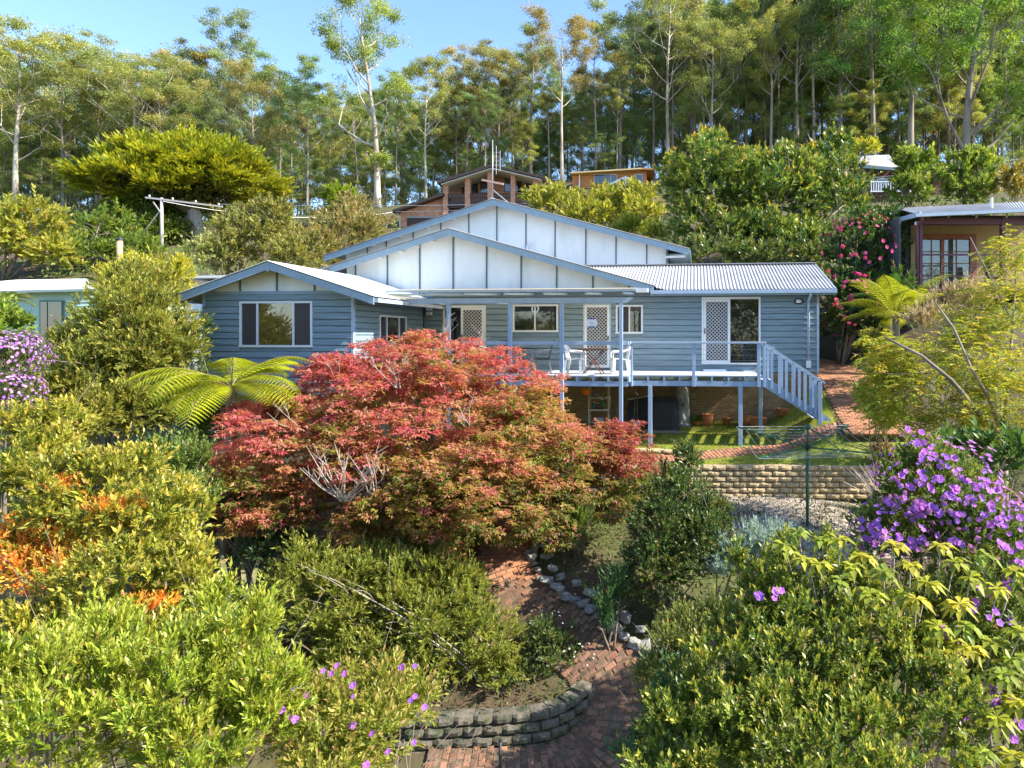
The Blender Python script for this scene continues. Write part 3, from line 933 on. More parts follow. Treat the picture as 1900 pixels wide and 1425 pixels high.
def window(f, a0, a1, z0, z1, mull, kinds, parent, label=None, fw=0.055, name='window', room=0.22, frame='white'):
    """sliding window: frame, panes; kinds: clear, screen, blind, dark"""
    mb = MB()
    fbox(mb, f, a0, a1, -0.03, 0.05, z1 - fw, z1); fbox(mb, f, a0 - 0.012, a1 + 0.012, -0.03, 0.062, z0 - 0.004, z0 + fw)
    fbox(mb, f, a0, a0 + fw, -0.03, 0.05, z0 + fw, z1 - fw); fbox(mb, f, a1 - fw, a1, -0.03, 0.05, z0 + fw, z1 - fw)
    xs = [a0 + fw] + [a0 + (a1 - a0) * m for m in mull] + [a1 - fw]
    for x in xs[1:-1]:
        fbox(mb, f, x - 0.022, x + 0.022, -0.025, 0.045, z0 + fw, z1 - fw)
    w_ = mb.build(name, MT[frame], parent)
    if label: w_['label'] = label
    for i, kd in enumerate(kinds):
        l, r = xs[i] + (0.022 if i else 0), xs[i + 1] - (0.022 if i < len(kinds) - 1 else 0)
        if kd in ('screen', 'screenblind'):
            fbox(MB(), f, l, r, 0.008, 0.012, z0 + fw, z1 - fw).build('fly_screen', MT['mesh_screen'], w_)
        else:
            fbox(MB(), f, l, r, 0.0, 0.006, z0 + fw, z1 - fw).build('pane', MT['pane'], w_)
        if kd in ('blind', 'screenblind', 'halfblind'):
            m_ = MB(); z = z1 - fw - 0.02
            zend = z0 + fw if kd != 'halfblind' else z1 - 0.28 * (z1 - z0)
            while z > zend:
                m_.bar(f(l + 0.004, -0.03, z), f(r - 0.004, -0.03, z), 0.044, 0.005, up=(0, 1, .55) if abs(f(1, 0, 0)[0] - f(0, 0, 0)[0]) > 0.5 else (1, 0, .55))
                z -= 0.042
            m_.build('blind', MT['blind'], w_)
    m_ = MB()
    fbox(m_, f, a0 + 0.02, a1 - 0.02, -0.30, -0.26, z0 + 0.02, z1 - 0.02)
    m_.build('room', MT['darkroom'], w_)
    return w_

def see_through_screen():
    m, nt, bs = new_mat('insect_mesh'); N = nt.nodes; L = nt.links
    tp = N.new('ShaderNodeBsdfTransparent'); mx = N.new('ShaderNodeMixShader'); mx.inputs[0].default_value = .55
    bs.inputs['Base Color'].default_value = (.07, .065, .075, 1); bs.inputs['Roughness'].default_value = .6
    L.new(tp.outputs[0], mx.inputs[1]); L.new(bs.outputs[0], mx.inputs[2]); L.new(mx.outputs[0], N['Material Output'].inputs['Surface'])
    return m
MT['mesh_screen'] = see_through_screen()
# ---- main front wall
f0 = front(0.0)
s_in = PH(785, 600, 0)[0]          # inner corner by the left wing
s_r = PH(1517, 600, 0)[0]          # right end
def rect(px0, py0, px1, py1, k=0.0):
    a, zt = PH(px0, py0, k); b, zb_ = PH(px1, py1, k)
    _, zt2 = PH(px1, py0, k); _, zb2 = PH(px0, py1, k)
    return a, b, (zb_ + zb2) / 2, (zt + zt2) / 2
W_slider = rect(1302, 551, 1411, 676)
W_entry = rect(1085, 566, 1131, 682)
W_small = rect(1143, 566, 1193, 619)
W_wide = rect(952, 565, 1036, 616)
W_left = rect(823, 567, 902, 684)
ops = [W_slider, W_entry, W_small, W_wide, W_left]
z_floor, z_plate = -1.14, 1.42
mb = MB()
for i, seg in enumerate(((s_in - 0.05, W_left[0]), (W_left[1], W_wide[0]), (W_wide[1], W_entry[0]), (W_entry[1], W_small[0]), (W_small[1], W_slider[0]), (W_slider[1], s_r))):
    fbox(mb, f0, seg[0], seg[1], -0.12, 0.0, z_floor, z_plate)
for r_ in ops:
    fbox(mb, f0, r_[0], r_[1], -0.12, 0.0, r_[3], z_plate)
    if r_[2] > z_floor + 0.02: fbox(mb, f0, r_[0], r_[1], -0.12, 0.0, z_floor, r_[2])
wall_main = mb.build('wall', MT['board'], house)
boards(wall_main, f0, s_in, s_r - 0.03, z_floor, z_plate - 0.01, [(o[0], o[1], o[2], o[3]) for o in ops])
fbox(MB(), f0, s_r - 0.03, s_r + 0.04, -0.1, 0.045, z_floor - 0.01, z_plate).build('corner_board', MT['trim'], wall_main)

window(f0, *W_wide, [0.49], ['clear', 'clear'], house)
window(f0, *W_small, [0.5], ['screen', 'halfblind'], house)
# right sliding door: grille leaf and glass leaf
def slider(r_, frac, grille_left, label):
    a0, a1, z0, z1 = r_
    mb = MB(); fw = 0.07
    fbox(mb, f0, a0, a1, -0.04, 0.055, z1 - fw, z1); fbox(mb, f0, a0, a1, -0.04, 0.055, z0, z0 + 0.05)
    fbox(mb, f0, a0, a0 + fw * .8, -0.04, 0.055, z0 + 0.05, z1 - fw); fbox(mb, f0, a1 - fw * .8, a1, -0.04, 0.055, z0 + 0.05, z1 - fw)
    d = mb.build('sliding_door', MT['white'], house); d['label'] = label
    am = a0 + (a1 - a0) * frac
    g0, g1 = (a0 + .06, am + .03) if grille_left else (am - .03, a1 - .06)
    c0, c1 = (am + .03, a1 - .06) if grille_left else (a0 + .06, am - .03)
    m_ = MB()
    for (x0, x1) in ((g0, g0 + 0.075), (g1 - 0.075, g1)): fbox(m_, f0, x0, x1, 0.02, 0.05, z0 + 0.052, z1 - fw - 0.002)
    fbox(m_, f0, g0 + 0.075, g1 - 0.075, 0.02, 0.05, z0 + 0.052, z0 + 0.13); fbox(m_, f0, g0 + 0.075, g1 - 0.075, 0.02, 0.05, z1 - fw - 0.08, z1 - fw - 0.002)
    m_.build('door_leaf', MT['white'], d)
    lattice(MB(), f0, g0 + 0.075, g1 - 0.075, z0 + 0.13, z1 - fw - 0.08, 0.035).build('security_grille', MT['white'], d)
    fbox(MB(), f0, g0 + .07, g1 - .07, 0.0, 0.006, z0 + 0.1, z1 - fw - .05).build('fly_screen', MT['screen'], d)
    fbox(MB(), f0, c0 - .02, c1, 0.0, 0.008, z0 + 0.052, z1 - fw).build('pane', MT['pane'], d)
    fbox(MB(), f0, (g0 + 0.02) if grille_left else (g0 + .03), (g0 + 0.05) if grille_left else (g0 + .06), 0.05, 0.085, z0 + 0.95, z0 + 1.12).build('handle', MT['black'], d)
    fbox(MB(), f0, a0 + .01, a1 - .01, -0.35, -0.31, z0 + 0.02, z1 - 0.02).build('room', MT['darkroom'], d)
    return d
slider(W_slider, 0.47, True, 'white sliding door with security grille and glass pane')
slider(W_left, 0.44, False, 'white sliding door under the pergola with grille on its right half')
# entry door
a0, a1, z0, z1 = W_entry
mb = MB()
fbox(mb, f0, a0 - 0.05, a0, -0.03, 0.05, z0, z1 + 0.05); fbox(mb, f0, a1, a1 + 0.05, -0.03, 0.05, z0, z1 + 0.05); fbox(mb, f0, a0, a1, -0.03, 0.05, z1, z1 + 0.05)
door = mb.build('entry_door', MT['trim'], house); door['label'] = 'white security screen door with diamond grille'
m_ = MB()
fbox(m_, f0, a0, a0 + 0.07, 0.02, 0.055, z0, z1 - .002); fbox(m_, f0, a1 - 0.07, a1, 0.02, 0.055, z0, z1 - .002)
fbox(m_, f0, a0 + .07, a1 - .07, 0.02, 0.055, z0, z0 + 0.09); fbox(m_, f0, a0 + .07, a1 - .07, 0.02, 0.055, z1 - 0.075, z1 - .002)
m_.build('door_leaf', MT['white'], door)
lattice(MB(), f0, a0 + 0.07, a1 - 0.07, z0 + 0.09, z1 - 0.075, 0.04).build('security_grille', MT['white'], door)
fbox(MB(), f0, a0 + .06, a1 - .06, -0.01, 0.0, z0 + .05, z1 - .05).build('fly_screen', MT['screen'], door)
fbox(MB(), f0, a1 - 0.055, a1 - 0.02, 0.055, 0.10, z0 + 0.86, z0 + 1.0).build('handle', MT['black'], door)

# ---- brick base under the main wall
def brick_wall(part_name, f, a0, a1, z0, z1, parent, limit=300, bl=0.235, bh=0.083):
    core = fbox(MB(), f, a0, a1, -0.16, -0.012, z0, z1).build(part_name, MT['mortar'], parent)
    mb = MB(); x, h = bl / 2 - 0.006, bh / 2 - 0.006
    A = Vector(f(0, 0, 0))
    fbox(mb, f, -x, x, -0.05, 0.0, -h, h)
    mb.v = [tuple(Vector(v) - A) for v in mb.v]
    me = mb.mesh('brick'); me.materials.append(MT['brick'])
    rows = int((z1 - z0) / bh); cnt = 0; rest = MB()
    for r_ in range(rows - 1, -1, -1):
        z = z0 + (r_ + 0.5) * bh
        a = a1 - bl / 2 - (r_ % 2) * bl / 2
        while a - bl / 2 > a0:
            if cnt < limit:
                o = bpy.data.objects.new('brick', me); COL.objects.link(o); o.parent = core
                o.location = Vector(f(a, random.uniform(-.003, .003), z))
                cnt += 1
            else:
                rest.add([Vector(v) + Vector(f(a, random.uniform(-.003, .003), z)) for v in mb.v], mb.f)
            a -= bl
    if rest.v:
        o = rest.build('lower_brick', MT['brick_far'], core); o['kind'] = 'stuff'
    return core
MT['brick_far'] = island_rnd(mat('tan_brick_joined', (0.30, 0.20, 0.095), 0.85, 0.2, 9, bump=0.5, bscale=50), 0.22)
brick_wall('brick_base', front(0.03), PH(1035, 700, 0.0)[0], s_r - 0.08, -3.05, -1.16, house, 300)

# ---- left wing
WD = -PS(655, 600, s_in)[0]                 # how far the wing stands forward
fw_ = front(-WD)
s_l = PH(380, 600, -WD)[0]
s_c = s_in
z_wp = PH(520, 541, -WD)[1]                 # bottom of the gable panels
W_big = rect(446, 559, 581, 644, -WD)
mb = MB()
z_wb = -1.6
fbox(mb, fw_, s_l, W_big[0], -0.12, 0, z_wb, z_wp); fbox(mb, fw_, W_big[1], s_c, -0.12, 0, z_wb, z_wp)
fbox(mb, fw_, W_big[0], W_big[1], -0.12, 0, W_big[3], z_wp); fbox(mb, fw_, W_big[0], W_big[1], -0.12, 0, z_wb, W_big[2])
wing = mb.build('wing_wall', MT['board'], house)
boards(wing, fw_, s_l + 0.03, s_c - 0.03, z_wb, z_wp - 0.05, [W_big], cover=0.165)
for (x0, x1) in ((s_l - 0.035, s_l + 0.03), (s_c - 0.03, s_c + 0.035)):
    fbox(MB(), fw_, x0, x1, -0.06, 0.042, z_wb, z_wp - 0.05).build('corner_board', MT['trim'], wing)
fbox(MB(), fw_, s_l, s_c, -0.05, 0.04, z_wp - 0.07, z_wp + 0.01).build('gable_rail', MT['barge'], wing)
window(fw_, *W_big, [0.245, 0.74], ['screenblind', 'blind', 'screenblind'], house, 'wide white window with timber blinds in the left wing')
# wing side wall
fs_ = side(s_c)
ww0, zt = PS(702, 586, s_c); ww1, zb_ = PS(752, 639, s_c)
W_sw = (ww0, ww1, zb_ - 0.05, zt + 0.03)
mb = MB()
fbox(mb, fs_, -WD, ww0, -0.12, 0, z_wb, 1.15); fbox(mb, fs_, ww1, 0.0, -0.12, 0, z_wb, 1.15)
fbox(mb, fs_, ww0, ww1, -0.12, 0, W_sw[3], 1.15); fbox(mb, fs_, ww0, ww1, -0.12, 0, z_wb, W_sw[2])
swall = mb.build('wing_side_wall', MT['board_pale'] if 'board_pale' in MT else MT['board'], house)
boards(swall, fs_, -WD + 0.03, -0.03, z_wb, 1.15, [W_sw], cover=0.165)
window(fs_, *W_sw, [0.26, 0.72], ['screen', 'blind', 'screen'], house, 'small white window in the side of the left wing')

# ---- gables: white panels between dark battens
def gable(name, w, line, zbot, battens, parent=house, thick=0.02, bw=0.045):
    """line: [(s, z), ...] the underside of the roof from left to right; panels are cut between battens"""
    f = front(w)
    xs = [p[0] for p in line]; zs = [p[1] for p in line]
    top = lambda a: float(np.interp(a, xs, zs))
    core = MB().prism([f(a, -0.08, z) for a, z in line] + [f(xs[-1], -0.08, zbot), f(xs[0], -0.08, zbot)], Vector(f(0, -0.04, 0)) - Vector(f(0, -0.08, 0))).build(name, MT['panel'], parent)
    ed = [xs[0]] + list(battens) + [xs[-1]]
    for a, b in zip(ed[:-1], ed[1:]):
        g = 0.004
        a_, b_ = a + g, b - g
        poly = [(a_, zbot), (b_, zbot), (b_, top(b_))] + [(x, z) for x, z in reversed(line) if a_ < x < b_] + [(a_, top(a_))]
        if max(z for _, z in poly) - zbot < 0.05: continue
        poly = [(x, max(z, zbot + 0.001)) for x, z in poly]
        MB().prism([f(x, -0.005, z) for x, z in poly], Vector(f(0, 0, 0)) - Vector(f(0, 0.02, 0))).build('panel', MT['panel'], core)
    for b in battens:
        if top(b) - zbot > 0.06:
            fbox(MB(), f, b - bw / 2, b + bw / 2, -0.002, 0.022, zbot, top(b)).build('batten', MT['batten'], core)
    return core

def rakes(w, pts, h, parent, name='bargeboard', t=0.035, lip=True):
    for (a, b) in zip(pts[:-1], pts[1:]):
        f = front(w)
        A = [f(a[0], 0, a[1]), f(b[0], 0, b[1]), f(b[0], 0, b[1] - h), f(a[0], 0, a[1] - h)]
        MB().prism(A, Vector(f(0, -t, 0)) - Vector(f(0, 0, 0))).build(name, MT['barge'], parent)

def corr(name, origin, along, updir, n_len, cols, lo, hi, mt, parent, pitch=0.11, amp=0.014, thick=True):
    """corrugated sheet: columns step along 'along'; at distance c the sheet runs from lo(c) to hi(c) in updir"""
    o_ = Vector(origin); al = Vector(along).normalized(); ud = Vector(updir); un = ud.normalized()
    nn = al.cross(un).normalized()
    if nn.z < 0: nn = -nn
    vs = []; fs = []
    seg = 6; n = int(n_len / pitch * seg)
    for i in range(n + 1):
        c = n_len * i / n
        off = nn * (amp * math.sin(2 * math.pi * i / seg))
        a, b = lo(c), hi(c)
        for k in range(4):
            vs.append(o_ + al * c + un * (a + (b - a) * k / 3) + off)
    for i in range(n):
        for k in range(3):
            fs.append((i*4+k, (i+1)*4+k, (i+1)*4+k+1, i*4+k+1))
    return MB().add(vs, fs).build(name, MT[mt], parent, smooth=True)

# main (front) gable roof
OV = 0.5
apex = PH(832, 425, -OV); gl_ = PH(612, 495, -OV); gr_ = PH(1213, 531, -OV)
mR = (apex[1] - gr_[1]) / (gr_[0] - apex[0]); mL = (apex[1] - gl_[1]) / (apex[0] - gl_[0])
roof = empty('roof', (0, 0, 0), 0, house)
def slope_sheet(rs, rz, es, ez, w0, w1, mt, parent, name='roof_sheet', **kw):
    d = Vector((rs - es, 0, rz - ez)); L_ = d.length
    return corr(name, (es, w0, ez - ZB), (0, 1, 0), d, w1 - w0, None, lambda c: -0.04, lambda c: L_, mt, parent, **kw)
slope_sheet(apex[0], apex[1] + 0.03, gr_[0], gr_[1] + 0.03, -OV - 0.03, 5.2, 'zinc', roof)
slope_sheet(apex[0], apex[1] + 0.03, gl_[0] - .3, gl_[1] + 0.03 - .3 * mL, -OV - 0.03, 5.2, 'zinc', roof)
rakes(-OV, [gl_, apex, gr_], 0.20, roof)
gline = [(gl_[0] + 0.3, gl_[1] + 0.3 * mL - 0.05), (apex[0], apex[1] - 0.05), (gr_[0] - 0.05, gr_[1] + 0.05 * mR - 0.05)]
zg = 1.30
gline_c = [(gline[0][0], max(gline[0][1], zg + .02)), gline[1], (gline[2][0], max(gline[2][1], zg + 0.02))]
gable('front_gable', 0.0, gline_c, zg, [PH(x, 480, 0)[0] for x in (660, 719, 779, 841, 903, 967, 1033, 1100, 1167)])
# outriggers showing under the left rake
for px in (702, 740, 770, 800):
    s_, _ = PH(px, 450, -0.3); z_ = apex[1] - mL * (apex[0] - s_) - 0.13
    MB().box((s_ - 0.04, -OV + 0.04, z_ - 0.03 - ZB), (s_ + 0.04, 0.0, z_ + 0.05 - ZB)).build('outrigger', MT['panel'], roof)

# rear, higher gable
KR = 5.0
ap2 = PH(915, 370, KR - OV); l2 = PH(601, 475, KR - OV); r2 = PH(1277, 462, KR - OV)
roof2 = empty('rear_roof', (0, 0, 0), 0, house)
m2R = (ap2[1] - r2[1]) / (r2[0] - ap2[0]); m2L = (ap2[1] - l2[1]) / (ap2[0] - l2[0])
slope_sheet(ap2[0], ap2[1] + .03, r2[0], r2[1] + .03, KR - OV - .03, 15, 'zinc', roof2)
slope_sheet(ap2[0], ap2[1] + .03, l2[0], l2[1] + .03, KR - OV - .03, 15, 'zinc', roof2)
rakes(KR - OV, [l2, ap2, r2], 0.22, roof2)
s2r = PH(1237, 470, KR)[0]; s2l = PH(641, 470, KR)[0]
g2 = [(s2l, ap2[1] - m2L * (ap2[0] - s2l) - .05), (ap2[0], ap2[1] - .05), (s2r, ap2[1] - m2R * (s2r - ap2[0]) - .05)]
gable('rear_gable', KR, g2, 1.0, [PH(x, 440, KR)[0] for x in (682, 717, 767, 818, 870, 922, 976, 1030, 1087, 1143, 1200)])
for px in (640, 690, 740, 790, 840):
    s_, _ = PH(px, 430, KR - .3); z_ = ap2[1] - m2L * (ap2[0] - s_) - 0.15
    MB().box((s_ - 0.05, KR - OV + 0.04, z_ - 0.03 - ZB), (s_ + 0.05, KR - 0.01, z_ + 0.05 - ZB)).build('outrigger', MT['panel'], roof2)
# rear house body and eave soffits
MB().box((s2l, KR + 0.1, 0), (s2r, 14.5, g2[2][1] - 0.1 - ZB)).build('rear_wall', MT['board'], house)
zz = r2[1] - 0.24
MB().box((s2r + 0.05, KR + 0.2, g2[2][1] - 0.3 - ZB), (r2[0] - 0.02, 14.5, g2[2][1] - 0.27 - ZB)).build('soffit', MT['trim'], roof2)
MB().box((r2[0] - 0.03, KR - OV, r2[1] - 0.16 - ZB), (r2[0] + 0.09, 15, r2[1] - 0.03 - ZB)).build('gutter', MT['barge'], roof2)
MB().bar((s2r - .02, KR - .28, g2[2][1] - .45 - ZB), (r2[0] - .1, KR - .28, r2[1] - .25 - ZB), 0.05, 0.08).build('bracket', MT['panel'], roof2)
MB().box((s2r - 0.02, KR - 0.03, 1.0 - ZB), (s2r + 0.05, KR + .1, g2[2][1] - 0.02 - ZB)).build('corner_board', MT['batten'], roof2)

# right wing roof
e_r = PH(1550, 535, -0.45); EZ = e_r[1]
tanR = 0.315; RD = 3.5
zr_ = EZ + tanR * RD
cosR = 1 / math.sqrt(1 + tanR ** 2)
def z_main(s): return apex[1] + 0.03 - mR * (s - apex[0])
sl_left = apex[0] + (apex[1] + .03 - zr_) / mR
sl_len = e_r[0] - sl_left
def lo_fn(c):
    s = sl_left + c
    zm = z_main(s)
    wv = (zm - EZ) / tanR
    return max(-0.03, min(wv - 0.12, RD)) / cosR
roof3 = empty('right_roof', (0, 0, 0), 0, house)
corr('roof_sheet', (sl_left, -0.45, EZ - ZB), (1, 0, 0), (0, 1, tanR), sl_len, None, lo_fn, lambda c: RD / cosR, 'zinc', roof3, amp=0.02)
corr('roof_sheet', (sl_left, 2 * RD - 0.45, EZ - ZB), (1, 0, 0), (0, -1, tanR), sl_len, None, lambda c: 0, lambda c: RD / cosR, 'zinc', roof3)
MB().bar((sl_left, RD - 0.45, zr_ + 0.03 - ZB), (e_r[0] + .02, RD - 0.45, zr_ + 0.03 - ZB), 0.30, 0.03).build('ridge_cap', MT['zinc'], roof3)
# gutter and fascia along its eave
m_ = MB(); gs0 = gr_[0] - 0.1
m_.box((gs0, -0.58, EZ - 0.135 - ZB), (e_r[0] + 0.03, -0.47, EZ - 0.025 - ZB))
m_.build('gutter', MT['trim'], roof3)
MB().box((gs0, -0.468, EZ - 0.19 - ZB), (e_r[0], -0.44, EZ - 0.03 - ZB)).build('fascia', MT['barge'], roof3)
MB().box((gs0, -0.438, EZ - 0.10 - ZB), (s_r + 0.1, -0.02, EZ - 0.08 - ZB)).build('soffit', MT['trim'], roof3)
rake_end = [(e_r[0], -0.47, EZ - ZB), (e_r[0], RD - .45, zr_ - ZB), (e_r[0], RD - .45, zr_ - .17 - ZB), (e_r[0], -0.47, EZ - .17 - ZB)]
MB().prism(rake_end, (0.03, 0, 0)).build('bargeboard', MT['barge'], roof3)
# right end wall
MB().prism([(s_r, 0.12, z_floor - ZB), (s_r, 6.0, z_floor - ZB), (s_r, 6.0, EZ + .1 - ZB), (s_r, RD - .45, zr_ - .15 - ZB), (s_r, 0.12, EZ + .1 - ZB)], (-0.1, 0, 0)).build('end_wall', MT['board'], house)
MB().box((s_r - 0.2, 0.2, 0.0), (s_r - 0.02, 6.0, z_floor - .01 - ZB)).build('end_base', MT['mortar'], house)
# downpipe near the right corner
sp_, _ = PH(1500, 600, -.08)
m_ = MB()
m_.tube([(sp_, -0.52, EZ - 0.12 - ZB), (sp_, -0.50, EZ - 0.22 - ZB), (sp_, -0.12, EZ - 0.34 - ZB), (sp_, -0.085, EZ - 0.45 - ZB), (sp_, -0.085, -0.95 - ZB)], 0.042, 10)
dp = m_.build('downpipe', MT['trim'], house, smooth=True)
MB().box((sp_ - .07, -.14, -1.0 - ZB), (sp_ + .07, -.04, -.78 - ZB)).build('rainhead', MT['white'], dp)
# bulkhead light
bs_, bz_ = PH(1482, 559, -0.05)
m_ = MB()
prof = [(0.0, -.07), (.11, -.07), (.125, -.03), (.125, 0)]
m_.lathe([(0.125, 0), (0.125, 0.035), (0.10, 0.06), (0.0, 0.065)], 20)
bl = m_.build('bulkhead_light', MT['black'], house, smooth=True, loc=(bs_, -0.033, bz_ - ZB), rot=(R(90), 0, 0)); bl.scale = (1.15, 0.72, 1)
m_ = MB(); m_.lathe([(0.085, 0.05), (0.08, 0.075), (0.04, 0.092), (0.0, 0.096)], 20)
m_.build('lens', MT['white'], bl, smooth=True)

# left wing roof
la = PH(497, 486, -WD - OV); ll = PH(320, 551, -WD - OV); lr = PH(693, 551, -WD - OV)
roof4 = empty('wing_roof', (0, 0, 0), 0, house)
slope_sheet(la[0], la[1] + .03, lr[0], lr[1] + .03, -WD - OV - .03, 0.3, 'zinc_sunlit_pale', roof4)
slope_sheet(la[0], la[1] + .03, ll[0], ll[1] + .03, -WD - OV - .03, 0.3, 'zinc_sunlit_pale', roof4)
rakes(-WD - OV, [ll, la, lr], 0.19, roof4)
MB().box((la[0] - .035, -WD - OV - .012, la[1] - .24 - ZB), (la[0] + .035, -WD - OV, la[1] - .02 - ZB)).build('apex_block', MT['barge'], roof4)
mwL = (la[1] - ll[1]) / (la[0] - ll[0]); mwR = (la[1] - lr[1]) / (lr[0] - la[0])
topw = lambda a: la[1] - 0.05 - (mwL * (la[0] - a) if a < la[0] else mwR * (a - la[0]))
a_l = la[0] - (la[1] - .05 - z_wp - .03) / mwL; a_r = la[0] + (la[1] - .05 - z_wp - .03) / mwR
gable('wing_gable', -WD, [(max(a_l, s_l), topw(max(a_l, s_l))), (la[0], topw(la[0])), (min(a_r, s_c), topw(min(a_r, s_c)))], z_wp + .011,
      [PH(x, 520, -WD)[0] for x in (446, 514, 584)])
m_ = MB().prism([(ll[0] + .02, -WD - OV + .04, ll[1] - .04 - ZB), (la[0], -WD - OV + .04, la[1] - .035 - ZB), (la[0], -WD - OV + .04, la[1] - .055 - ZB), (ll[0] + .02, -WD - OV + .04, ll[1] - .06 - ZB)], (0, 4.5, 0))
m_.build('soffit', MT['soffit'], roof4)
MB().prism([(lr[0] - .02, -WD - OV + .04, lr[1] - .04 - ZB), (la[0] + .002, -WD - OV + .04, la[1] - .035 - ZB), (la[0] + .002, -WD - OV + .04, la[1] - .055 - ZB), (lr[0] - .02, -WD - OV + .04, lr[1] - .06 - ZB)], (0, 4.4, 0)).build('soffit', MT['panel'], roof4)
MB().box((lr[0] - .02, -WD - OV + .04, lr[1] - .13 - ZB), (lr[0] + .1, -0.6, lr[1] - .03 - ZB)).build('gutter', MT['trim'], roof4)
MB().box((ll[0] - .1, -WD - OV + .04, ll[1] - .13 - ZB), (ll[0] + .02, 0, ll[1] - .03 - ZB)).build('gutter', MT['trim'], roof4)
MB().box((s_l, -WD + .12, z_wb - ZB), (s_l + .1, 5, 1.1 - ZB)).build('wing_left_wall', MT['board'], house)
# brick/pier base of the wing, hidden in shade
MB().box((s_l + .1, -WD + .15, -0.9), (s_c - .1, 0, z_wb + .0 - ZB)).build('wing_base', MT['mortar'], house)
MB().box((s_in - .3, 0.12, -0.9), (s_r - .25, 4.9, z_floor - .05 - ZB)).build('floor_base', MT['mortar'], house)

# small fittings
vs_, vz_ = PH(979, 455, KR - 0.05)
vent = MB().tube([(vs_, KR - .12, vz_ - .35 - ZB), (vs_, KR - .12, vz_ - ZB)], 0.05, 10).tube([(vs_, KR - .12, vz_ - .02 - ZB), (vs_ + .14, KR - .12, vz_ + .05 - ZB)], 0.045, 10)
vent.build('vent_pipe', MT['white'], house, smooth=True)
as_, az_ = PH(797, 575, -.1)
sp = MB().box((as_ - .08, -.2, az_ - .02 - ZB), (as_ + .08, -.04, az_ + .1 - ZB)).build('flood_light', MT['white'], house)
MB().box((as_ - .08, -.2, az_ - .17 - ZB), (as_ + .08, -.06, az_ - .07 - ZB)).build('flood_lamp', MT['white'], house)
as2, _ = PH(784, 600, -.06)
MB().tube([(s_in + .07, -.07, 1.1 - ZB), (s_in + .07, -.07, -1.1 - ZB)], 0.035, 8).build('downpipe', MT['batten'], house, smooth=True)

# ---- mast with aerial on the rear roof
ms = thing('tv_antenna', 'tall thin antenna mast with old cross arm standing on the rear gable roof', 'antenna', HW(*PH(914, 372, KR + 0.2)[:1], KR + 0.2, ap2[1] - 0.02), -TH)
mk = (AY + KR) / F * 1.03
MB().tube([(0, 0, -.05), (0, 0, 120 * mk)], 0.022, 8).build('mast', MT['steel'], ms, smooth=True)
MB().bar((-21 * mk, 0, 45 * mk), (21 * mk, 0, 36 * mk), 0.07, 0.07).build('cross_arm', mat('weathered_pink_timber', (0.55, 0.36, 0.27), 0.8, 0.2, 6), ms)
MB().tube([(0, 0, 26 * mk), (43 * mk, -.1, -9.5 * mk)], 0.02, 6).build('stay', MT['steel'], ms)
MB().tube([(0, 0, 14 * mk), (-17 * mk, -.1, -5 * mk)], 0.012, 6).build('stay', MT['steel'], ms)
MB().tube([(7 * mk, 0, 55 * mk), (7 * mk, 0, 108 * mk)], 0.012, 6).build('aerial_rod', MT['steel'], ms)
MB().tube([(13 * mk, 0.1, 62 * mk), (13 * mk, 0.1, 100 * mk)], 0.012, 6).build('aerial_rod', MT['steel'], ms)
for zz_ in (64, 72, 80, 88, 96):
    MB().tube([(0, 0, zz_ * mk), (13 * mk, .1, (zz_ + 1) * mk)], 0.008, 5).build('aerial_rung', MT['steel'], ms)
MB().box((-.07, -.06, 4 * mk), (.07, .06, 10 * mk)).build('junction_box', MT['white'], ms)

# ------------------------------------------------------------------ deck
QD = 2.65                        # depth of the deck right of the pergola
QL = 3.0                         # depth of the deck under the pergola
ZD = -1.11
deck = thing('timber_deck', 'raised blue-grey timber deck with handrail along the house front', 'deck', HW(0, -QD, ZB), -TH)
def DL(s, w, z): return (s, w + QD, z - ZB)
s_de = PH(1413, 690, -QD)[0]       # right end of the deck
s_st = PH(1168, 700, -QD)[0]       # step between the two depths
s_dl = s_in + 0.06
nb_ = 0
w = -0.03
while w > -QL + 0.05:
    wa, wb = w, w - 0.118
    x1 = s_de if wb > -QD - 0.02 else s_st
    MB().box(DL(s_dl, wb, ZD - 0.032), DL(x1 + .02, wa - 0.006, ZD + random.uniform(-.002, .001))).build('deck_board', MT['deck'], deck)
    w -= 0.122
# joists and bearers
js = s_st + 0.35
for px in (1070, 1100, 1128):
    s_ = PH(px, 700, -QL)[0]; MB().box(DL(s_ - .025, -QL + .02, ZD - .15), DL(s_ + .025, -.05, ZD - .034)).build('joist', MT['post'], deck)
for px in (740, 790, 840, 890, 940, 990, 1040):
    s_ = PH(px, 700, -QL)[0]; MB().box(DL(s_ - .025, -QL + .02, ZD - .15), DL(s_ + .025, -.05, ZD - .034)).build('joist', MT['post'], deck)
for px in (1202, 1232, 1261, 1292, 1321, 1352, 1383):
    s_ = PH(px, 702, -QD)[0]; MB().box(DL(s_ - .025, -QD + .02, ZD - .15), DL(s_ + .025, -.05, ZD - .034)).build('joist', MT['post'], deck)
MB().box(DL(s_dl, -QL + .05, ZD - .29), DL(s_st - .02, -QL + .13, ZD - .152)).build('bearer', MT['post'], deck)
MB().box(DL(s_st - .1, -QD + .03, ZD - .29), DL(s_de + .03, -QD + .12, ZD - .152)).build('bearer', MT['post'], deck)
MB().box(DL(s_dl, -.5, ZD - .29), DL(s_de, -.42, ZD - .152)).build('bearer', MT['post'], deck)
MB().box(DL(s_st - .02, -QL, ZD - .17), DL(s_st + .03, -QD + .03, ZD - .034)).build('end_joist', MT['post'], deck)
def ground_at(s, w):
    q = HW(s, w, 0); return float(zlawn(np.array(q.x), np.array(q.y))) - 0.06
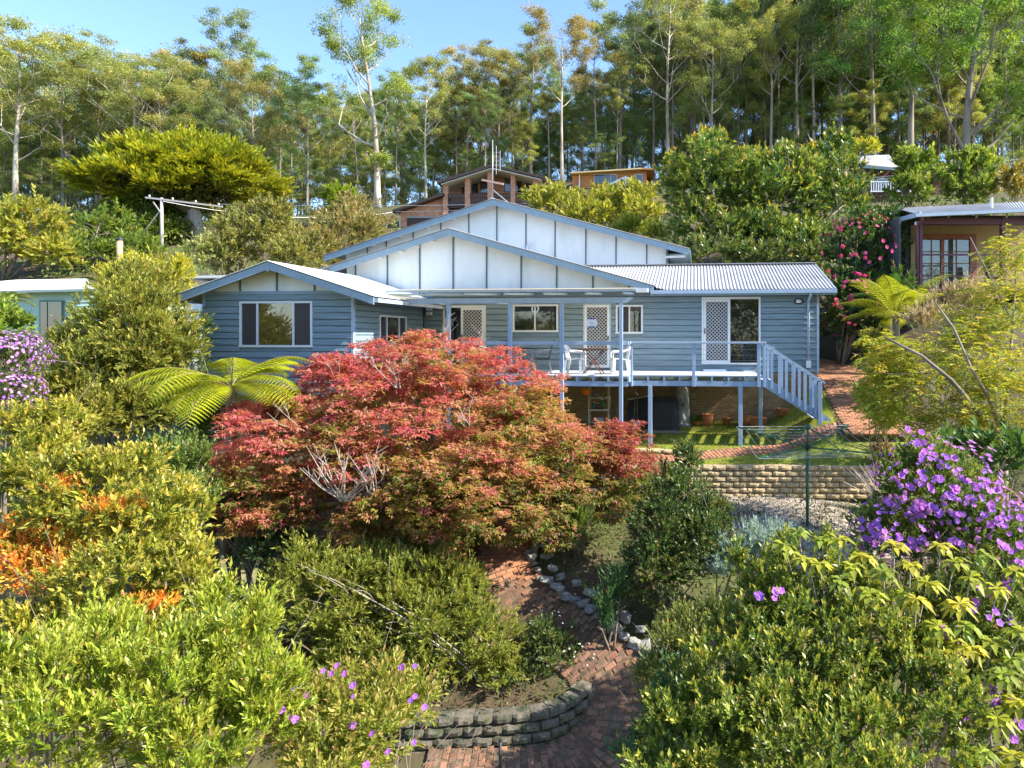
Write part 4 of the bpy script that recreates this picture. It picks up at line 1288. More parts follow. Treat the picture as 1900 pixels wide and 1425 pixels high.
for px in (1206, 1374):
    s_ = PH(px, 780, -QD)[0]
    MB().box(DL(s_ - .055, -QD + .02, ground_at(s_, -QD)), DL(s_ + .055, -QD + .13, ZD - .29)).build('post', MT['post'], deck, bevel=0.004)
s_ = PH(1411, 740, -QD + 1.35)[0]
MB().box(DL(s_ - .055, -QD + 1.3, ground_at(s_, -QD + 1.3)), DL(s_ + .055, -QD + 1.41, ZD - .15)).build('post', MT['post'], deck, bevel=0.004)
s_ = s_de - .03
MB().box(DL(s_ - .055, -QD + .02, ground_at(s_, -QD)), DL(s_ + .055, -QD + .13, ZD - .152)).build('post', MT['post'], deck, bevel=0.004) if False else None
# handrail posts and rails
ZR = PH(1300, 634, -QD)[1]
def rail_post(px, wv, label=None, wd=0.09):
    s_ = PH(px, 665, wv)[0]
    MB().box(DL(s_ - wd/2, wv - .03, ZD - .30), DL(s_ + wd/2, wv + .06, ZR - .05)).build('rail_post', MT['post'], deck, bevel=0.004)
    return s_
rail_post(1287, -QD); rail_post(1408, -QD); rail_post(1418, -QD, wd=.07)
MB().box(DL(s_st + .02, -QD - .06, ZR - .05), DL(s_de + .12, -QD + .08, ZR)).build('handrail', MT['trim'], deck, bevel=0.004)
MB().box(DL(s_dl + .02, -QL - .05, ZR - .085), DL(s_st + .01, -QL + .02, ZR + .01)).build('handrail', MT['trim'], deck, bevel=0.004)
MB().box(DL(s_st - .08, -QL + .03, ZR - .05), DL(s_st + .05, -QD + .06, ZR)).build('handrail_return', MT['trim'], deck)
rail_post(1172, -QD - .02, wd=.06)
rail_post(687, -QL, wd=.07)
for k in range(5):
    z = ZD + 0.12 + k * 0.15
    MB().tube([DL(s_st, -QD + .02, z), DL(s_de, -QD + .02, z)], 0.0035, 5).build('rail_wire', MT['wire'], deck)
    MB().tube([DL(s_dl, -QL + .02, z), DL(s_st, -QL + .02, z)], 0.0035, 5).build('rail_wire', MT['wire'], deck)
    MB().tube([DL(s_st + .03, -QL + .02, z), DL(s_st + .08, -QD + .02, z)], 0.0035, 5).build('rail_wire', MT['wire'], deck)
MB().box(DL(PH(1305, 688, -.35)[0], -.55, ZD), DL(PH(1347, 688, -.35)[0], -.1, ZD + .05)).build('door_step', MT['trim'], deck)

# stairs to the right
st = thing('timber_stairs', 'blue timber staircase with wide balusters at the right end of the deck', 'stairs', HW(s_de, -QD, ZB), -TH)
def SL(s, w, z): return (s - s_de, w + QD, z - ZB)
sb, zbm = PH(1541, 779, -QD)
st_top = (s_de + .04, ZD - 0.02)
for wv in (-QD, -QD + 1.0):
    A = [SL(st_top[0], wv, ZD + .02), SL(st_top[0], wv, ZD - .28), SL(sb - .28, wv, zbm - .04), SL(sb, wv, zbm - .02), SL(sb, wv, zbm + .02)]
    dz = (zbm + .02 - (ZD + .02)) / (sb - st_top[0])
    MB().prism(A, (0, 0.045, 0)).build('stringer', MT['post'], st)
nt_ = 7
for i in range(nt_):
    u = (i + 0.6) / nt_
    s0 = st_top[0] + u * (sb - .25 - st_top[0]); z0 = ZD - .02 + u * (zbm - ZD)
    MB().box(SL(s0 - .13, -QD + .047, z0 - .035), SL(s0 + .13, -QD + .998, z0)).build('tread', MT['deck'], st)
re_s, re_z = PH(1531, 711, -QD); rs_s, rs_z = s_de + .02, ZR - .01
for wv in (-QD, -QD + 1.0):
    MB().bar(SL(rs_s, wv + .02, rs_z), SL(re_s, wv + .02, re_z), 0.10, 0.045).build('handrail', MT['trim'], st)
    for i, px in enumerate((1432, 1446, 1459, 1471, 1483, 1494, 1504, 1513)):
        if wv > -QD + .5 and i % 2: continue
        s_ = PH(px, 700, -QD)[0]
        u = (s_ - rs_s) / (re_s - rs_s); zt_ = rs_z + u * (re_z - rs_z) - .02
        ub = (s_ - st_top[0]) / (sb - st_top[0]); zb2 = ZD - .20 + ub * (zbm + .02 - ZD)
        MB().box(SL(s_ - .037, wv - .028, zb2), SL(s_ + .037, wv - .004, zt_)).build('baluster', MT['post'], st)
    s_ = PH(1521, 740, -QD)[0]
    MB().box(SL(s_ - .05, wv - .05, zbm - .12), SL(s_ + .05, wv + .045, re_z + .03)).build('newel_post', MT['post'], st, bevel=0.004)

# ------------------------------------------------------------------ pergola over the deck
pg = thing('pergola', 'blue timber pergola with clear roof sheets over the left of the deck', 'pergola', HW(PH(950, 700, -QL)[0], -QL, ZB), -TH)
pgo = PH(950, 700, -QL)[0]
def PL(s, w, z): return (s - pgo, w + QL, z - ZB)
wp = -QL - .10
zbt = PH(940, 553, wp)[1]; zbb = PH(940, 563, wp)[1]
pl0 = PH(722, 557, wp)[0]; pl1 = PH(1171, 557, wp)[0]
MB().prism([PL(pl0, wp - .03, zbt), PL(pl0 + .02, wp - .03, zbb), PL(pl1 - .12, wp - .03, zbb), PL(pl1, wp - .03, zbb + .09), PL(pl1 + .06, wp - .03, zbt)], (0, 0.07, 0)).build('beam', MT['post'], pg)
for px in (832, 946, 1042, 1152):
    s_ = PH(px, 640, wp)[0]
    zb_ = (gz(*HW(s_, wp, 0)[:2]) if px < 1000 else ground_at(s_, wp)) - 0.1
    MB().box(PL(s_ - .05, wp - .028, max(zb_, -3.4)), PL(s_ + .05, wp + .075, zbb)).build('post', MT['post'], pg, bevel=0.004)
zf_ = zbt + 0.09
for px in (730, 798, 869, 942, 1014, 1090, 1158):
    s_ = PH(px, 550, wp)[0]
    MB().bar(PL(s_, wp - .38, zf_), PL(s_, -.04, zf_ + .20), 0.045, 0.06).build('rafter', MT['post'], pg)
p0, p1 = PH(716, 545, wp - .4)[0], PH(1181, 545, wp - .4)[0]
MB().box(PL(p0, wp - .44, zf_ + .045), PL(p1, wp - .40, zf_ + .12)).build('front_fascia', MT['trim'], pg)
for k in range(3):
    w_ = wp - .2 + k * 1.3
    z_ = zf_ + .085 + .20 * (w_ - wp + .38) / 3.2
    MB().box(PL(p0 + .05, w_ - .015, z_), PL(p1 - .02, w_ + .015, z_ + .02)).build('purlin', MT['trim'], pg)
m_, nt, bs = new_mat('clear_roof_sheet')
N = nt.nodes; L = nt.links
tr = N.new('ShaderNodeBsdfTranslucent'); tr.inputs[0].default_value = (0.80, 0.74, 0.60, 1)
tp = N.new('ShaderNodeBsdfTransparent'); tp.inputs[0].default_value = (0.95, 0.9, 0.8, 1)
mx = N.new('ShaderNodeMixShader'); mx.inputs[0].default_value = 0.25
L.new(tr.outputs[0], mx.inputs[1]); L.new(tp.outputs[0], mx.inputs[2])
mx2 = N.new('ShaderNodeMixShader'); mx2.inputs[0].default_value = 0.2
L.new(mx.outputs[0], mx2.inputs[1]); L.new(bs.outputs[0], mx2.inputs[2])
bs.inputs['Base Color'].default_value = (0.7, 0.66, 0.58, 1)
L.new(mx2.outputs[0], N['Material Output'].inputs['Surface'])
MT['clear_sheet'] = m_
ne = 6
for k in range(ne):
    a = p0 + (p1 - p0) * k / ne; b = p0 + (p1 - p0) * (k + 1) / ne - .01
    MB().prism([PL(a, wp - .5, zf_ + .125), PL(b, wp - .5, zf_ + .125), PL(b, -.03, zf_ + .33), PL(a, -.03, zf_ + .33)], (0, 0, 0.008)).build('roof_sheet', MT['clear_sheet'], pg)
MB().box(PL(p1 - .02, wp - .42, zf_ + .02), PL(p1 + .3, wp - .2, zf_ + .13)).build('gutter_end', MT['white'], pg)
# sagging shade cloth under the pergola roof
sc0, z0_ = PH(880, 555, wp + .5); sc1, _ = PH(995, 555, wp + .5)
vs = []; fs = []
for i in range(13):
    u_ = i / 12
    for j in range(5):
        v_ = j / 4
        vs.append((sc0 + (sc1 - sc0) * u_, wp + .4 + 1.4 * v_, z0_ - 0.04 - .10 * math.sin(math.pi * u_) + .07 * v_))
for i in range(12):
    for j in range(4):
        fs.append((i*5+j, (i+1)*5+j, (i+1)*5+j+1, i*5+j+1))
c0 = HW((sc0 + sc1) / 2, wp + .5, z0_)
shade = MB().add([Vector(v_) - Vector(((sc0 + sc1) / 2, wp + .5, z0_)) for v_ in vs], fs).build('shade_cloth', MT['panel'], None, smooth=True, loc=c0, rot=(0, 0, -TH))
m_s = shade.modifiers.new('solid', 'SOLIDIFY'); m_s.thickness = 0.006
tag(shade, 'sagging white shade cloth hung under the pergola roof', 'shade cloth')
# ------------------------------------------------------------------ furniture on the deck
def deck_pt(px, py):
    """point of the deck surface seen at (px, py)"""
    Y = ZD * F / (CY - py)
    return P(px, py, Y)

def plastic_chair(px, py, rz, label):
    q = deck_pt(px, py); q.z = ZD
    c = thing('plastic_chair', label, 'chair', q, rz, 'white plastic garden chairs')
    # faces +x; width along y
    m = MT['offwhite']
    seat = MB().prism([(-.22, -.23, .40), (.22, -.24, .43), (.22, .24, .43), (-.22, .23, .40)], (0, 0, .022))
    seat.prism([(.215, -.24, .41), (.235, -.235, .39), (.235, .235, .39), (.215, .24, .41)], (0, 0, .03))
    seat.build('seat', m, c, bevel=.006)
    bk = MB()
    prof = [(-.20, .40), (-.235, .55), (-.27, .72), (-.33, .90)]
    n = 7
    for i in range(n):
        y0 = -.235 + .47 * i / n + .012; y1 = -.235 + .47 * (i + 1) / n - .012
        if i in (0, n - 1): y0 -= .012; y1 += .012
        for (a, b) in zip(prof[:-1], prof[1:]):
            bk.add([(a[0], y0, a[1]), (a[0], y1, a[1]), (b[0], y1, b[1]), (b[0], y0, b[1]), (a[0] - .016, y0, a[1]), (a[0] - .016, y1, a[1]), (b[0] - .016, y1, b[1]), (b[0] - .016, y0, b[1])],
                   [(0, 3, 2, 1), (4, 5, 6, 7), (0, 1, 5, 4), (1, 2, 6, 5), (2, 3, 7, 6), (3, 0, 4, 7)])
    bk.bar((-.325, -.24, .885), (-.325, .24, .885), .03, .07); bk.bar((-.21, -.24, .45), (-.21, .24, .45), .025, .06)
    bk.build('backrest', m, c, bevel=.004)
    for sg in (-1, 1):
        y = sg * .255
        ar = MB().tube([(-.29, y * .95, .78), (-.22, y, .70), (-.08, y * 1.04, .645), (.14, y * 1.06, .635), (.22, y * 1.05, .61), (.235, y * 1.02, .52), (.22, y * .98, .42)], [.02, .026, .028, .028, .026, .024, .026], 8)
        ar.build('armrest', m, c, smooth=True)
        MB().prism([(.17, y - .028, 0), (.245, y - .028, 0), (.235, y - .02, .42), (.15, y - .02, .42)], (0, .055, 0)).build('leg', m, c, bevel=.005)
        MB().prism([(-.33, y - .028, 0), (-.265, y - .028, 0), (-.19, y - .02, .41), (-.27, y - .02, .41)], (0, .05, 0)).build('leg', m, c, bevel=.005)
    return c
plastic_chair(1068, 693.5, R(-8), 'white plastic armchair left of the folding wooden table, facing right')
plastic_chair(1150, 693.5, R(188), 'white plastic armchair right of the folding wooden table, half behind a post')

q = deck_pt(1101, 694); q.z = ZD
ft = thing('folding_table', 'small brown wooden folding table with crossed legs between white chairs', 'table', q, -TH)
for k in range(6):
    MB().box((-.42, -.26 + k * .09, .715), (.42, -.26 + k * .09 + .08, .737)).build('table_slat', MT['redwood'], ft)
for y in (-.22, .24):
    MB().box((-.38, y, .68), (.38, y + .03, .713)).build('apron', MT['redwood'], ft)
    MB().bar((-.28, y + .045, 0.01), (.27, y + .045, .69), .025, .05, up=(0, 1, 0)).build('leg', MT['redwood'], ft)
    MB().bar((.28, y - .01, 0.01), (-.27, y - .01, .69), .025, .05, up=(0, 1, 0)).build('leg', MT['redwood'], ft)
MB().tube([(0, -.24, .35), (0, .3, .35)], .014, 8).build('crossbar', MT['redwood'], ft)

# dark woven dining set
wick = mat('grey_weave', (0.05, 0.065, 0.085), 0.7, 0.3, 60)
def dining_chair(px, py, rz, label):
    q = deck_pt(px, py); q.z = ZD
    c = thing('dining_chair', label, 'chair', q, rz, 'dark outdoor dining chairs')
    MB().box((-.22, -.24, .41), (.22, .24, .44)).build('seat', wick, c, bevel=.008)
    b = MB(); pr = [(-.2, .42), (-.23, .6), (-.27, .78), (-.34, .96)]
    for (p, q2) in zip(pr[:-1], pr[1:]):
        b.add([(p[0], -.23, p[1]), (p[0], .23, p[1]), (q2[0], .23, q2[1]), (q2[0], -.23, q2[1]), (p[0] - .025, -.23, p[1]), (p[0] - .025, .23, p[1]), (q2[0] - .025, .23, q2[1]), (q2[0] - .025, -.23, q2[1])],
              [(0, 3, 2, 1), (4, 5, 6, 7), (0, 1, 5, 4), (1, 2, 6, 5), (2, 3, 7, 6), (3, 0, 4, 7)])
    b.build('backrest', wick, c)
    for sg in (-1, 1):
        MB().tube([(.2, sg * .22, .42), (.23, sg * .23, 0)], .014, 8).build('leg', MT['steel'], c, smooth=True)
        MB().tube([(-.18, sg * .22, .42), (-.27, sg * .23, 0)], .014, 8).build('leg', MT['steel'], c, smooth=True)
        MB().tube([(-.26, sg * .25, .70), (-.05, sg * .27, .66), (.18, sg * .27, .64), (.2, sg * .24, .42)], .016, 8).build('armrest', MT['steel'], c, smooth=True)
    return c
dining_chair(1006, 692, R(184), 'grey woven dining chair seen from the side, right of the dark table')
dining_chair(955, 691.5, R(-10), 'grey woven dining chair left of the dark table, mostly hidden by the maple')
q = deck_pt(980, 690.5); q.z = ZD
dt = thing('dining_table', 'dark outdoor dining table behind the top of the maple', 'table', q, -TH)
MB().box((-.5, -.3, .70), (.25, .35, .73)).build('table_top', MT['black'], dt, bevel=.01)
for x in (-.44, .2):
    for y in (-.25, .28):
        MB().box((x - .025, y - .025, 0), (x + .025, y + .025, .70)).build('leg', MT['steel'], dt)
# turquoise storage box
q = deck_pt(797, 690); q.z = ZD
tq = mat('turquoise_paint', (0.10, 0.42, 0.40), 0.5, 0.1, 5)
bx = thing('turquoise_bench', 'turquoise topped bench with dark front against the wall under the pergola', 'bench', q, -TH)
MB().box((-.75, -.35, .63), (.75, .35, .70)).build('lid', tq, bx, bevel=.008)
MB().box((-.70, -.30, .42), (.70, .30, .628)).build('box', MT['black'], bx)
for x in (-.66, .66):
    for y in (-.26, .26):
        MB().box((x - .04, y - .04, 0), (x + .04, y + .04, .42)).build('leg', MT['black'], bx)

# things hanging from the pergola
def hang_pt(px, py, w): 
    s, z = PH(px, py, w); return HW(s, w, z)
q = hang_pt(993, 573, wp + .12)
hr = thing('hanging_ring', 'white ring ornament hanging from the pergola beam', 'ornament', q, -TH)
ring = MB(); n = 20
ring.tube([(0.09 * math.cos(2*math.pi*k/n), 0, 0.10 * math.sin(2*math.pi*k/n)) for k in range(n + 1)], .018, 8, cap=False)
ring.build('ring', MT['offwhite'], hr, smooth=True)
MB().tube([(0, 0, .10), (0, 0, .26)], .004, 5).build('cord', MT['wire'], hr)
MB().tube([(0, 0, .085), (0.0, 0, .02)], .012, 6).build('pendant', MT['steel'], hr)
q = hang_pt(1098, 599, wp + .12)
hs = thing('hexagonal_sign', 'white hexagonal hanging sign with blue top and bottom edges', 'sign', q, -TH)
hx = [(-.165, 0), (-.10, .125), (.10, .125), (.165, 0), (.10, -.125), (-.10, -.125)]
MB().prism([(x, 0, z) for x, z in hx], (0, .02, 0)).build('board', MT['offwhite'], hs)
bluep = mat('blue_lettering', (0.03, 0.04, 0.28), 0.6, 0.1, 5)
for sg in (1, -1):
    MB().prism([(-.10, -.004, sg * .125), (.10, -.004, sg * .125), (.085, -.004, sg * .095), (-.085, -.004, sg * .095)], (0, .003, 0)).build('blue_band', bluep, hs)
grp = mat('grey_lettering', (0.45, 0.43, 0.36), 0.6, 0.1, 5)
sw = MB()
for (z, xs_) in ((.035, (-.05, .02)), (0.0, (-.07, .08)), (-.035, (-.045, .06))):
    x = xs_[0]
    pts = []
    while x < xs_[1]:
        pts.append((x, -.003, z + .009 * math.sin(x * 170))); x += .004
    sw.tube(pts, .0025, 4)
sw.build('script_line', grp, hs)
MB().tube([(0, 0.01, .125), (0, 0.01, .36)], .004, 5).build('cord', MT['wire'], hs)
MB().tube([(0, 0.01, -.125), (0, 0.01, -.17)], .004, 5).tube([(-.02, .01, -.19), (.02, .01, -.175)], .008, 5).build('tassel', grp, hs)

# ------------------------------------------------------------------ under the deck and along the brick base
def lawn_pt(px, w, lift=0.0):
    """foot of a thing on the turf, w metres in front of the wall, at photo column px"""
    s, _ = PH(px, 780, w)
    q = HW(s, w, 0); q.z = float(zlawn(np.array(q.x), np.array(q.y))) + lift
    return q
q = lawn_pt(1267, -.42)
hw = thing('water_heater', 'grey cylindrical water heater standing against the brick base', 'water heater', q, -TH)
cyl = mat('heater_enamel', (0.36, 0.37, 0.34), 0.45, 0.12, 5, col2=(0.18, 0.16, 0.10), col2_amt=0.3)
H_ = 1.22
MB().lathe([(0, .0), (.24, 0), (.24, .06), (.215, .075), (.215, H_ - .10), (.20, H_ - .04), (.15, H_), (0, H_ + .01)], 28).build('tank', cyl, hw, smooth=True)
for z in (.12, .52, .86):
    MB().lathe([(.2165, z), (.221, z + .006), (.221, z + .02), (.2165, z + .026)], 28).build('band', cyl, hw, smooth=True)
MB().box((-.3, -.28, -.12), (.3, .25, -.002)).build('plinth', MT['mortar'], hw)
lg = MB()
for k in range(8):
    a = 2 * math.pi * k / 8
    lg.box((.052 * math.cos(a) - .012, -.229, .66 + .052 * math.sin(a) - .012), (.052 * math.cos(a) + .012, -.219, .66 + .052 * math.sin(a) + .012))
lg.box((-.02, -.229, .64), (.02, -.219, .68)); lg.box((.045, -.219, .80), (.06, -.212, 1.0))
lg.build('round_emblem', MT['black'], hw)
MB().tube([(.0, 0, H_), (.0, 0, H_ + .30)], .04, 10).tube([(.12, .05, H_ - .1), (.12, .1, H_ + .35)], .014, 8).build('flue', MT['steel'], hw, smooth=True)

q = lawn_pt(1232, -.75)
cb = thing('compost_bin', 'black tapered plastic compost bin with louvred front beneath the deck', 'compost bin', q, -TH)
def frustum(mb, a, b, z0, z1):
    return mb.add([(-a,-a,z0),(a,-a,z0),(a,a,z0),(-a,a,z0),(-b,-b,z1),(b,-b,z1),(b,b,z1),(-b,b,z1)], [(0,3,2,1),(4,5,6,7),(0,1,5,4),(1,2,6,5),(2,3,7,6),(3,0,4,7)])
frustum(MB(), .46, .36, 0, .86).build('body', MT['black'], cb, bevel=.015)
frustum(MB(), .40, .36, .862, .93).build('lid', MT['black'], cb, bevel=.015)
for k in range(9):
    z = .06 + k * .085; y = -.46 + .10 * z / .86
    MB().box((-.30 + .05 * z, y - .022, z), (.30 - .05 * z, y + .005, z + .055)).build('louvre', MT['black'], cb)
MB().box((-.33, -.475, .70), (.33, -.35, .76)).build('front_ledge', MT['black'], cb)
MB().box((-.62, -.62, -.06), (.62, -.5, .02)).build('sleeper', mat('sleeper', (0.22, 0.19, 0.14), .9, .3, 8), cb)

pot_spots = [(1294, -.42, .13, .16, 'bowl', 'small terracotta bowl with green tuft beside the water heater'),
             (1312, -.40, .205, .36, 'urn', 'large rounded terracotta pot left of the row under the deck'),
             (1348, -.42, .15, .26, 'taper', 'small tapered terracotta pot second in the row under the deck'),
             (1381, -.45, .20, .32, 'urn', 'terracotta pot standing behind the front deck post'),
             (1452, -.40, .18, .27, 'bowl', 'terracotta bowl near the foot of the stairs')]
def pot(q, r, h, kind, label, group='terracotta pots', plant=False):
    o = thing('terracotta_pot', label, 'pot', q, 0, group)
    if kind == 'urn': prof = [(0, 0), (.55*r, 0), (.78*r, .25*h), (.95*r, .55*h), (.97*r, .80*h), (.90*r, .9*h), (1.0*r, .92*h), (1.0*r, h), (.86*r, h), (.84*r, .85*h), (0, .84*h)]
    elif kind == 'taper': prof = [(0, 0), (.62*r, 0), (.9*r, .82*h), (1.0*r, .83*h), (1.0*r, h), (.88*r, h), (.86*r, .86*h), (0, .85*h)]
    else: prof = [(0, 0), (.5*r, 0), (.8*r, .35*h), (.98*r, .75*h), (1.04*r, .86*h), (1.04*r, h), (.9*r, h), (.88*r, .85*h), (0, .84*h)]
    MB().lathe(prof, 22).build('pot', MT['terracotta'], o, smooth=True)
    MB().lathe([(0.0, .885*h), (.86*r, .88*h)], 22).build('soil', MT['soilpot'], o)
    return o
for px, w, r, h, kd, lab in pot_spots:
    pot(lawn_pt(px, w, -.01), r, h, kd, lab)
q = lawn_pt(1294, -.42)
lv = Leaves(); n = 260
d = unit(np.stack([rng.normal(size=n) * .8, rng.normal(size=n) * .8, np.abs(rng.normal(size=n)) + .5], -1))
lv.add(np.zeros((n, 3)) + np.array([0, 0, .14]) + rng.normal(size=(n, 3)) * [.07, .07, .01], d, rng.uniform(.12, .24, n), .02, mixcol(n, [(.06, .13, .03), (.10, .2, .04)]))
tf = thing('potted_tuft', 'grassy green tuft growing in the small bowl by the water heater', 'plant', q)
lv.build('leaves', MT['leaf'], tf)
q = lawn_pt(1406, -.40)
tr_ = thing('terracotta_trough', 'long ribbed terracotta trough planter behind the deck post', 'planter', q, -TH)
MB().prism([(-.24, -.13, 0), (.24, -.13, 0), (.26, -.14, .22), (-.26, -.14, .22)], (0, .27, 0)).build('trough', MT['terracotta'], tr_)
MB().box((-.275, -.155, .20), (.275, .145, .235)).build('rim', MT['terracotta'], tr_)
for k in range(14):
    MB().box((-.235 + k * .035, -.148, .02), (-.22 + k * .035, -.132, .19)).build('rib', MT['terracotta'], tr_)

# shelf unit with garden odds and ends
q = lawn_pt(1112, -.7)
q.z = -2.98
sh = thing('metal_shelf', 'pale metal shelf unit holding bottles and pots beneath the deck', 'shelf', q, -TH)
shm = mat('shelf_paint', (0.45, 0.42, 0.33), .6, .15, 6)
for x in (-.30, .30):
    for y in (-.16, .16):
        MB().box((x - .018, y - .018, 0), (x + .018, y + .018, 1.62)).build('upright', shm, sh)
for z in (.30, .68, 1.05, 1.42):
    MB().box((-.32, -.19, z), (.32, .19, z + .03)).build('shelf_board', shm, sh)
def bottle(px_off, z, r, h, col, name, label, cat):
    o = thing(name, label, cat, Vector(q) + Vector((px_off * CT, -px_off * ST - .06, z)), 0, 'goods on the shelf unit')
    MB().lathe([(0, 0), (r, 0), (r, h * .62), (r * .45, h * .78), (r * .38, h), (0, h)], 14).build('bottle', col, o, smooth=True)
    MB().lathe([(r * .42, h * .93), (r * .42, h * 1.05), (0, h * 1.05)], 12).build('cap', MT['offwhite'], o, smooth=True)
gbot = mat('green_bottle', (0.02, 0.13, 0.06), .35, .1, 6)
bottle(.08, .71, .065, .30, gbot, 'bottle', 'green bottle with white cap on the middle shelf', 'bottle')
bottle(-.16, .71, .07, .22, mat('teal_bottle', (0.03, 0.14, 0.13), .35, .1, 6), 'bottle', 'dark teal bottle at the left of the middle shelf', 'bottle')
bottle(-.02, .71, .06, .19, mat('red_tin', (0.30, 0.04, 0.03), .4, .1, 6), 'bottle', 'short red container in the middle of the shelf', 'bottle')
def tub(px_off, z, r, h, col, label):
    o = thing('tub', label, 'pot', Vector(q) + Vector((px_off * CT, -px_off * ST - .03, z)), 0, 'goods on the shelf unit')
    MB().lathe([(0, 0), (r * .7, 0), (r, h), (r * .93, h), (r * .66, .02), (0, .02)], 16).build('tub', col, o, smooth=True)
    MB().lathe([(r * .98, h * .9), (r * 1.06, h * .9), (r * 1.06, h), (r * .98, h)], 16).build('rim', col, o, smooth=True)
tub(-.08, 1.08, .09, .13, mat('mauve_pot', (0.22, 0.18, 0.34), .5, .1, 6), 'mauve plastic pot on the upper shelf')
tub(.16, 1.08, .08, .11, mat('brown_pot', (0.20, 0.11, 0.05), .6, .1, 6), 'brown pot at the right of the upper shelf')
tub(.0, .33, .16, .12, mat('pale_basin', (0.45, 0.52, 0.56), .4, .1, 6), 'pale plastic basin on the lowest shelf')
# hanging orange planter
q2 = hang_pt(1088, 727, -1.6)
ob = thing('hanging_planter', 'bright orange plastic planter hanging beneath the deck edge', 'planter', q2, 0)
om = mat('orange_plastic', (0.80, 0.17, 0.02), .4, .08, 6)
MB().lathe([(0, -.08), (.09, -.08), (.125, .06), (.14, .062), (.14, .075), (.118, .075), (.085, -.06), (0, -.06)], 20).build('bowl', om, ob, smooth=True)
for a in (0, 2.1, 4.2):
    MB().tube([(.13 * math.cos(a), .13 * math.sin(a), .07), (0, 0, .30)], .004, 5).build('hanger', MT['wire'], ob)
MB().tube([(0, 0, .30), (0, 0, (ZD - .15) - q2.z)], .004, 5).build('hook', MT['wire'], ob)
# leaning tools and boards
lm = mat('old_handle', (0.26, 0.20, 0.12), .8, .25, 8)
for i, (px, dz, ln, lab) in enumerate(((1175, .05, 1.55, 'long-handled rake leaning on the brick base left of the compost bin'), (1182, -.03, 1.45, 'spade with worn handle leaning beside the rake'), (1140, .16, 1.5, 'wooden-handled broom leaning by the shelf unit'))):
    q = lawn_pt(px, -.75); q.z -= .02
    o = thing(('rake', 'spade', 'broom')[i], lab, ('rake', 'spade', 'broom')[i], q, -TH)
    MB().tube([(0, 0, .02), (dz, .62, ln)], .016, 8).build('handle', lm, o, smooth=True)
    if i == 1: MB().prism([(-.09, -.02, .0), (.09, -.02, .0), (.11, .06, .26), (-.11, .06, .26)], (0, .012, 0)).build('blade', MT['steel'], o)
    elif i == 0:
        MB().bar((-.2, -.01, .03), (.2, -.01, .03), .02, .03).build('head', MT['steel'], o)
    else:
        MB().prism([(-.15, -.03, 0), (.15, -.03, 0), (.09, .01, .14), (-.09, .01, .14)], (0, .05, 0)).build('head', mat('straw', (.4, .3, .13), .9, .3, 20), o)
q = lawn_pt(1188, -.6); q.z -= .05
fr = thing('leaning_frame', 'dark sheet with a pale edge frame leaning against the brick base', 'frame', q, -TH)
MB().prism([(-.42, 0, 0), (.42, 0, 0), (.36, .3, 1.0), (-.40, .3, .86)], (0, .02, 0)).build('sheet', MT['black'], fr)
MB().bar((-.41, .29, .87), (.37, .29, 1.02), .03, .04).build('top_edge', shm, fr)
MB().bar((.43, -.01, .0), (.37, .29, 1.01), .03, .04).build('side_edge', shm, fr)

# large pot at the right end of the block wall and orange pots by the path
q = P(1638, 876, 16.2); q.z = float(zlawn(np.array(q.x), np.array(q.y))) - .03
pot(q, .27, .42, 'taper', 'large terracotta pot at the right end of the block wall with dry brown plant')
dp_ = thing('potted_dry_plant', 'dry brown bushy plant in the large pot by the block wall', 'plant', q + Vector((0, 0, .36)))
lv = Leaves(); n = 1500
d = unit(np.stack([rng.normal(size=n), rng.normal(size=n), np.abs(rng.normal(size=n)) * .8 + .3], -1))
lv.add(d * rng.uniform(.05, .33, (n, 1)) * np.array([1.1, 1.1, .7]), d, rng.uniform(.05, .11, n), .018, mixcol(n, [(.22, .13, .06), (.14, .09, .05), (.30, .2, .08)]))
lv.build('leaves', MT['leaf'], dp_)
for px, Y, r, lab in ((1118, 15.3, .20, 'terracotta pot beside the path under the right edge of the maple'), (1140, 15.15, .16, 'smaller terracotta pot to the right of its neighbour under the maple')):
    q = P(px, 940, Y); q.z = gz(q.x, q.y) - .02
    pot(q, r, r * 1.5, 'urn', lab)

# ------------------------------------------------------------------ rotary clothesline
q = P(1498, 978, 14.2); q.z = gz(q.x, q.y)
cl = thing('clothesline', 'green rotary clothesline on a tall post above the gravel', 'clothesline', q, 0)
k_ = 14.2 / F
Hc = 188 * k_
MB().tube([(0, 0, -.3), (0, 0, Hc * .74)], .032, 12).tube([(0, 0, Hc * .74), (.01, 0, Hc)], .024, 12).build('post', MT['green_paint'], cl, smooth=True)
MB().lathe([(.05, 0), (.05, .07), (0, .075)], 14, (0.01, 0, Hc - .04)).build('cap', MT['green_paint'], cl, smooth=True)
MB().tube([(0, -.03, .62), (-.13, -.06, .58), (-.17, -.06, .52)], .013, 8).build('winder_handle', MT['black'], cl, smooth=True)
hub = Vector((0, 0, Hc - 40 * k_))
